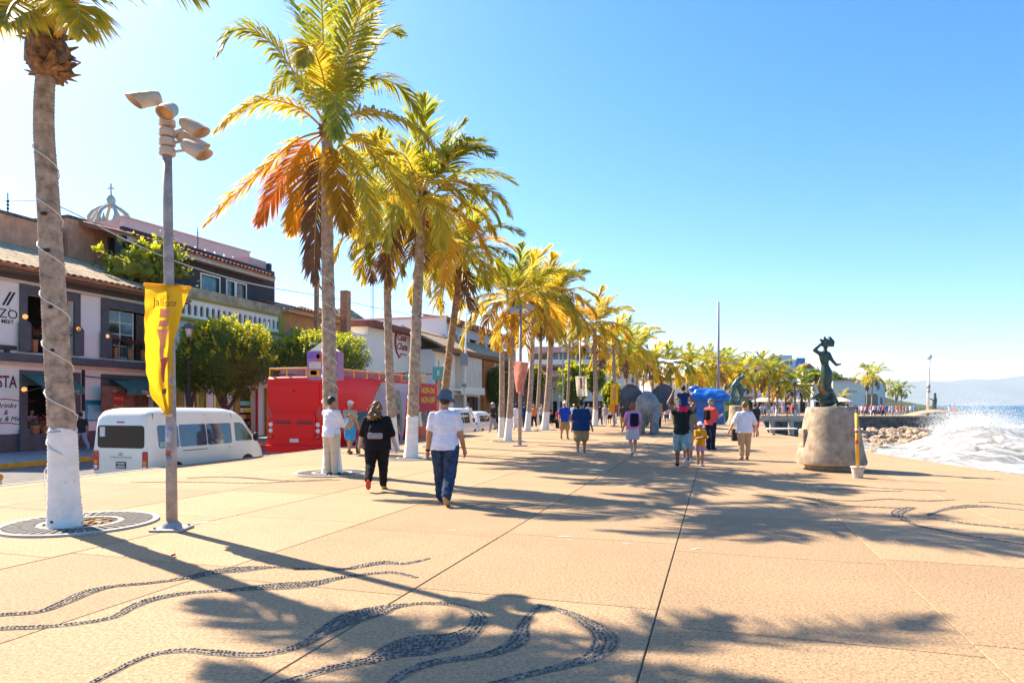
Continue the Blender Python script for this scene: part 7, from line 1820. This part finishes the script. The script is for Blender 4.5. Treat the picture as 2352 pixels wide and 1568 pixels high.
for s in (-1,1):
    mb = MB(); pr = [(0,.55),(.35,.95),(.8,1.05),(1.18,.8),(1.32,.3),(1.22,-.25),(.95,-.6),(.6,-.75),(.3,-.5),(.05,-.2)]; P = catmull([(p[0],p[1],0) for p in pr]+[(pr[0][0],pr[0][1],0)],4)[:-1]; n_ = len(P)
    fr_ = [(s*(.34+p[0]*1.08), 1.25-.22*p[0]+.07*math.sin(p[1]*4+p[0]*3), 2.10+p[1]*1.0) for p in P]; bk = [(a,b_+.07,c) for a,b_,c in fr_]
    c0 = (s*1.0,1.16,2.05); c1 = (s*1.0,1.23,2.05); mb.add(fr_+bk+[c0,c1], [(k,(k+1)%n_,2*n_) for k in range(n_)]+[(n_+k,n_+(k+1)%n_,2*n_+1) for k in range(n_)]+[(k,(k+1)%n_,n_+(k+1)%n_,n_+k) for k in range(n_)]); mb.build('ear', EGD, t, smooth=True, angle=50)
    mb = MB(); limb(mb,[(s*.3,2.0,1.6),(s*.4,2.6,1.25),(s*.42,3.0,1.35)],[.08,.06,.02]); mb.build('tusk', CREAM, t, smooth=True)
mb = MB(); mb.add([(.62,-.2,2.0),(.95,.2,1.9),(.98,.1,1.0),(.86,-.35,1.05)],[(0,1,2,3)]); mb.build('saddle_cloth', M('orange_cloth',(.65,.25,.08)), t, solid=.03)
# ---- blue tarp covered stall
tb = G(1628,972); t = thing('tarp_stall', 'market stall wrapped in a bright blue plastic tarp', 'stall', tb, R(-12)); TARP = M('blue_tarp',(.015,.16,.62),rough=.35,var=.25,scale=3,bump=.08,bscale=3.5,spec=.6)
def tarp(i, j):
    a = i*6.2832; zt_ = 2.35; rr_ = np.interp(j,[0,.42,.45,.62,.8,1],[1.32,1.28,1.85,1.75,1.25,.02]); z_ = np.interp(j,[0,.42,.45,.62,.8,1],[0,1.95,1.9,2.35,2.85,3.05])
    ca_, sa_ = math.cos(a), math.sin(a); sq = 1/max(abs(ca_),abs(sa_))**.7; nn = mnoise.noise(Vector((ca_*2.2,sa_*2.2,j*6)))
    return (ca_*rr_*sq*(1+.06*nn), sa_*rr_*.8*sq*(1+.06*nn), max(0,z_+.14*nn*(1 if .1 < j < .99 else 0)))
mb = MB(); mb.grid(tarp, 64, 36); mb.build('tarp', TARP, t, smooth=True); mb = MB(); mb.ell((-1.2,0,3.0),(.5,.4,.28),14,10); mb.build('roof_bundle', TARP, t, smooth=True)
for k in range(4): mb = MB(); mb.tube([(1.33*math.cos(k*1.57+.78)*1.2,1.05*math.sin(k*1.57+.78)*1.2,0),(1.33*math.cos(k*1.57+.78)*1.2,1.05*math.sin(k*1.57+.78)*1.2,1.9)],.03,6); mb.build('pole', STEEL, t)
gb = G(1672,968); t = thing('market_stall', 'green and yellow counter stall right of the blue tarp', 'stall', gb); B(t,'counter',M('green_counter',(.05,.26,.09)),-.3,2.0,0,1.2,0,1.0); B(t,'stripe',YP,-.32,2.02,-.03,1.22,1.003,1.55); B(t,'upper_board',M('green_counter',(0,0,0)),-.3,2.0,0,1.2,1.553,2.2)
# ---- dark green abstract sculpture on pedestal
gb = G(1695,975); t = thing('green_sculpture', 'tall curving green bronze sculpture of two figures on a grey plinth', 'sculpture', gb); mb = MB(); mb.lathe([(1.0,0),(.72,.5),(.66,1.5),(.6,1.55)],20); mb.build('plinth', GRAN, t, smooth=True, angle=45)
ZZ = lambda px, py: A(px,py,gb.y)-gb
mb = MB(); limb(mb,[ZZ(1690,930),ZZ(1682,905),ZZ(1686,885),ZZ(1698,870),ZZ(1706,868)],[.16,.2,.22,.2,.1]); limb(mb,[ZZ(1697,930),ZZ(1703,905),ZZ(1699,888),ZZ(1694,880)],[.16,.2,.24,.14]); limb(mb,[ZZ(1682,910),ZZ(1677,925),ZZ(1681,932)],[.14,.10,.06]); limb(mb,[ZZ(1706,900),ZZ(1716,890),ZZ(1722,896)],[.16,.12,.05]); mb.ell(ZZ(1707,864),(.15,.15,.18),10,8); mb.ell(ZZ(1692,873),(.14,.14,.17),10,8)
obj('figures', remesh(mb,'figures',.04,2), M('verdigris',(.10,.20,.17),rough=.45,metal=.4,var=.4,scale=3), t)
# ---- mast with stays
mbp = A(1650,945,72); t = thing('ship_mast', 'tall bare grey mast with a crossbar and stay wires', 'mast', (mbp.x,72,0)); zt = A(0,693,72).z
mb = MB(); mb.tube([(0,0,0),(0,0,zt)],[.17,.12],12); mb.build('spar', POLE, t, smooth=True); mb = MB(); mb.tube([(-.75,0,A(0,820,72).z),(.75,0,A(0,822,72).z)],.06,8); mb.build('crossbar', POLE, t)
for dx in (-1.6,-.8): mb = MB(); mb.tube([(0,0,A(0,725,72).z),(dx,0,A(0,820,72).z)],.012,5); mb.build('stay', STEEL, t)
# ---- far promenade: retaining wall stones, rocks, bench, parasols, lamp mast, far statue
WALLST = M('seawall_stone',(.20,.165,.135),rough=.95,var=.45,scale=1.2,bump=.05,bscale=2.5,streak=.5); COPE = M('wall_coping',(.50,.38,.27),rough=.9,var=.15)
sw = thing('seawall', 'long dark stone retaining wall with pale coping under the far promenade', 'wall', (50,95,-3.2))
mb = MB(); mb.grid(lambda i, j: (-14.2+(14.4+14.0)*i, -.25-.35*(1-j)+.12*mnoise.noise(Vector((i*40,j*5,2))), 3.05*j), 70, 8); mb.build('stone_face', WALLST, sw); B(sw,'coping',COPE,-14.2,14.4,-.5,-.02,3.06,3.24)
mb = MB(); mb.add([(-35.2,-57.2,0),(-14.0,-.2,0),(-14.0,-.2,3.1),(-35.2,-57.2,3.1)],[(0,1,2,3)]); mb.build('stone_face', CONC, sw, solid=.2)
rk = thing('rock_revetment', 'pile of sunlit boulders at the foot of the seawall', 'rocks', (55,88,-3)); ROCK = M('boulder',(.50,.35,.23),rough=.95,var=.3,scale=1.5,bump=.04,bscale=5,obj_var=.3); rr_ = random.Random(9)
rm = []
for k in range(7):
    bm = bmesh.new(); bmesh.ops.create_icosphere(bm, subdivisions=1, radius=1.0)
    for v in bm.verts: v.co *= 1+rr_.uniform(-.28,.22)
    me = bpy.data.meshes.new('rock'); bm.to_mesh(me); bm.free(); me.materials.append(ROCK); rm.append(me)
for k in range(290):
    f = rr_.random(); px_ = 1965+rr_.random()*215; py_ = 985+(1042-985)*rr_.random()**1.1
    if py_ > 1030-(px_-1965)*.06+8 and px_ > 2000 and rr_.random() < .6: continue
    Y_ = np.interp(py_, [980,1000,1045],[92,80,58]); p = A(px_,py_,Y_); o = obj('rock', rm[k%7], None, rk); o.location = p-Vector((55,88,-3)); s = rr_.uniform(.28,.62); o.scale = (s*1.2,s,s*.7); o.rotation_euler = (rr_.uniform(-.5,.5),rr_.uniform(-.5,.5),rr_.uniform(0,6.28))
bq = G(1796,998); t = thing('stone_bench', 'low pale concrete bench by the sea edge left of the pedestal', 'bench', bq); B(t,'seat',WHITE,-.75,.75,-.22,.22,.28,.36,.02); 
for x_ in (-.5,.5): B(t,'leg',CONC,x_-.07,x_+.07,-.18,.18,0,.28)
bq = G(1770,992); t = thing('low_wall', 'short concrete parapet with posts behind the bench', 'wall', bq); B(t,'beam',CONC,-1.2,2.6,.2,.45,.62,.85,.02)
for k in range(4): B(t,'post',CONC,-1.0+k*1.1,-.75+k*1.1,.22,.43,0,.62)
PAR = M('parasol_cream',(.72,.58,.45),rough=.8,trans=.3); PARW = M('parasol_white',(.76,.70,.64),rough=.8,trans=.3)
for i, (px_, lb) in enumerate([(1752,'cream parasol nearest the white blouse woman'),(1762,'white parasol, second from the left'),(1781,'white parasol, third from the left'),(1800,'wide pale parasol, fourth from the left'),(1850,'white parasol just left of the granite pedestal'),(1930,'white parasol right of the granite pedestal')]):
    b = G(px_, 950.5 if i != 1 else 949.5); t = thing('parasol', lb, 'parasol', b, .3*i, 'parasols at the far cafes'); mb = MB(); mb.tube([(0,0,0),(0,0,2.9)],.06,8); mb.build('pole', STEEL, t); mb = MB(); mb.lathe([(2.1,2.2),(1.5,2.55),(.7,2.85),(.05,3.0)],8,cap=False); mb.build('canopy', PAR if i in (0,) else PARW, t)
jb = A(2131,952,100); t = thing('lamp_mast', 'tall white lamp mast at the end of the jetty', 'lamp post', (jb.x,100,0)); zt = A(0,806,100).z; mb = MB(); mb.tube([(0,0,0),(.15,0,zt*.6),(.35,0,zt)],[.2,.15,.1],12); mb.build('mast', WHITE, t, smooth=True)
for z_, r_ in ((zt-.9,.42),(zt*.45,.28),(zt*.38,.26)): mb = MB(); mb.lathe([(r_*.6,-.35),(r_,0),(r_*.6,.35)],10,(.25 if z_ > 6 else .12,0,z_)); mb.build('lamp_cluster', TAILC if z_ > 6 else STEEL, t, smooth=True)
t = thing('stone_mound', 'low curved stone platform at the end of the jetty', 'platform', (A(2150,950,99).x,99,0)); mb = MB(); mb.grid(lambda i, j: ((-4.2+8.4*i), -1.6+3.2*j, .95*math.sin(math.pi*min(1,max(0,i)))**.7*(.6+.4*math.sin(math.pi*j))), 20, 6); mb.build('top', M('jetty_orange',(.55,.30,.18),var=.2), t, smooth=True)
t = thing('bronze_figure', 'small dark bronze figure on the far stone platform', 'statue', (A(2146,945,99).x,99,.75)); mb = MB(); limb(mb,[(0,0,0),(0,0,.9),(.1,0,1.7),(.1,0,2.3)],[.35,.3,.3,.15]); limb(mb,[(0,0,1.6),(-.7,0,1.75)],[.14,.08]); mb.ell((.1,0,2.5),.2,10,8); obj('figure', remesh(mb,'figure',.06,2), BRZ, t)

# ---- small marks on the paving
lf = G(398,1279); t = MB(); t.grid(lambda i, j: (.05*(i-.5)*(1-abs(2*j-1)), .09*(j-.5), .012+.02*math.sin(3*i)), 3, 6); o = t.build('fallen_leaf', M('red_leaf',(.5,.06,.03)), None, solid=.002); o.location = (lf.x,lf.y,0.004); tag(o,'small red fallen leaf on the paving near the lamp post','leaf')
SCF = M('white_scuff',(.68,.60,.50),rough=.9,var=.4,scale=40); rq = random.Random(6)
for (px_,py_,w_) in ((1262,1236,.035),(1296,1232,.06),(1312,1238,.045),(1440,1247,.05),(1600,1260,.05),(1040,1218,.05),(470,1200,.12)):
    c = G(px_,py_); mb = MB(); a_ = rq.uniform(-.6,.6); n_ = 9
    mb.add([(c.x+w_*1.6*math.cos(6.2832*k/n_)*rq.uniform(.6,1.2), c.y+w_*.5*math.sin(6.2832*k/n_)*rq.uniform(.5,1.2)+a_*w_*math.cos(6.2832*k/n_), .0035) for k in range(n_)], [tuple(range(n_))]); mb.build('paint_scuff', SCF, plaza)
# ================================================================== AIR
mh = bpy.data.materials.new('haze_air'); mh.use_nodes = True
t_ = mh.node_tree; t_.nodes.clear()
o_ = t_.nodes.new('ShaderNodeOutputMaterial'); pv = t_.nodes.new('ShaderNodeVolumePrincipled')
pv.inputs['Color'].default_value = (0.86,0.92,1.0,1); pv.inputs['Density'].default_value = 0.00004; pv.inputs['Anisotropy'].default_value = 0.2
t_.links.new(pv.outputs[0], o_.inputs['Volume'])
mb = MB(); mb.box(-3500,31000,-900,31000,ZSEA-5,1150)
struct(mb.build('haze', mh), 'stuff')
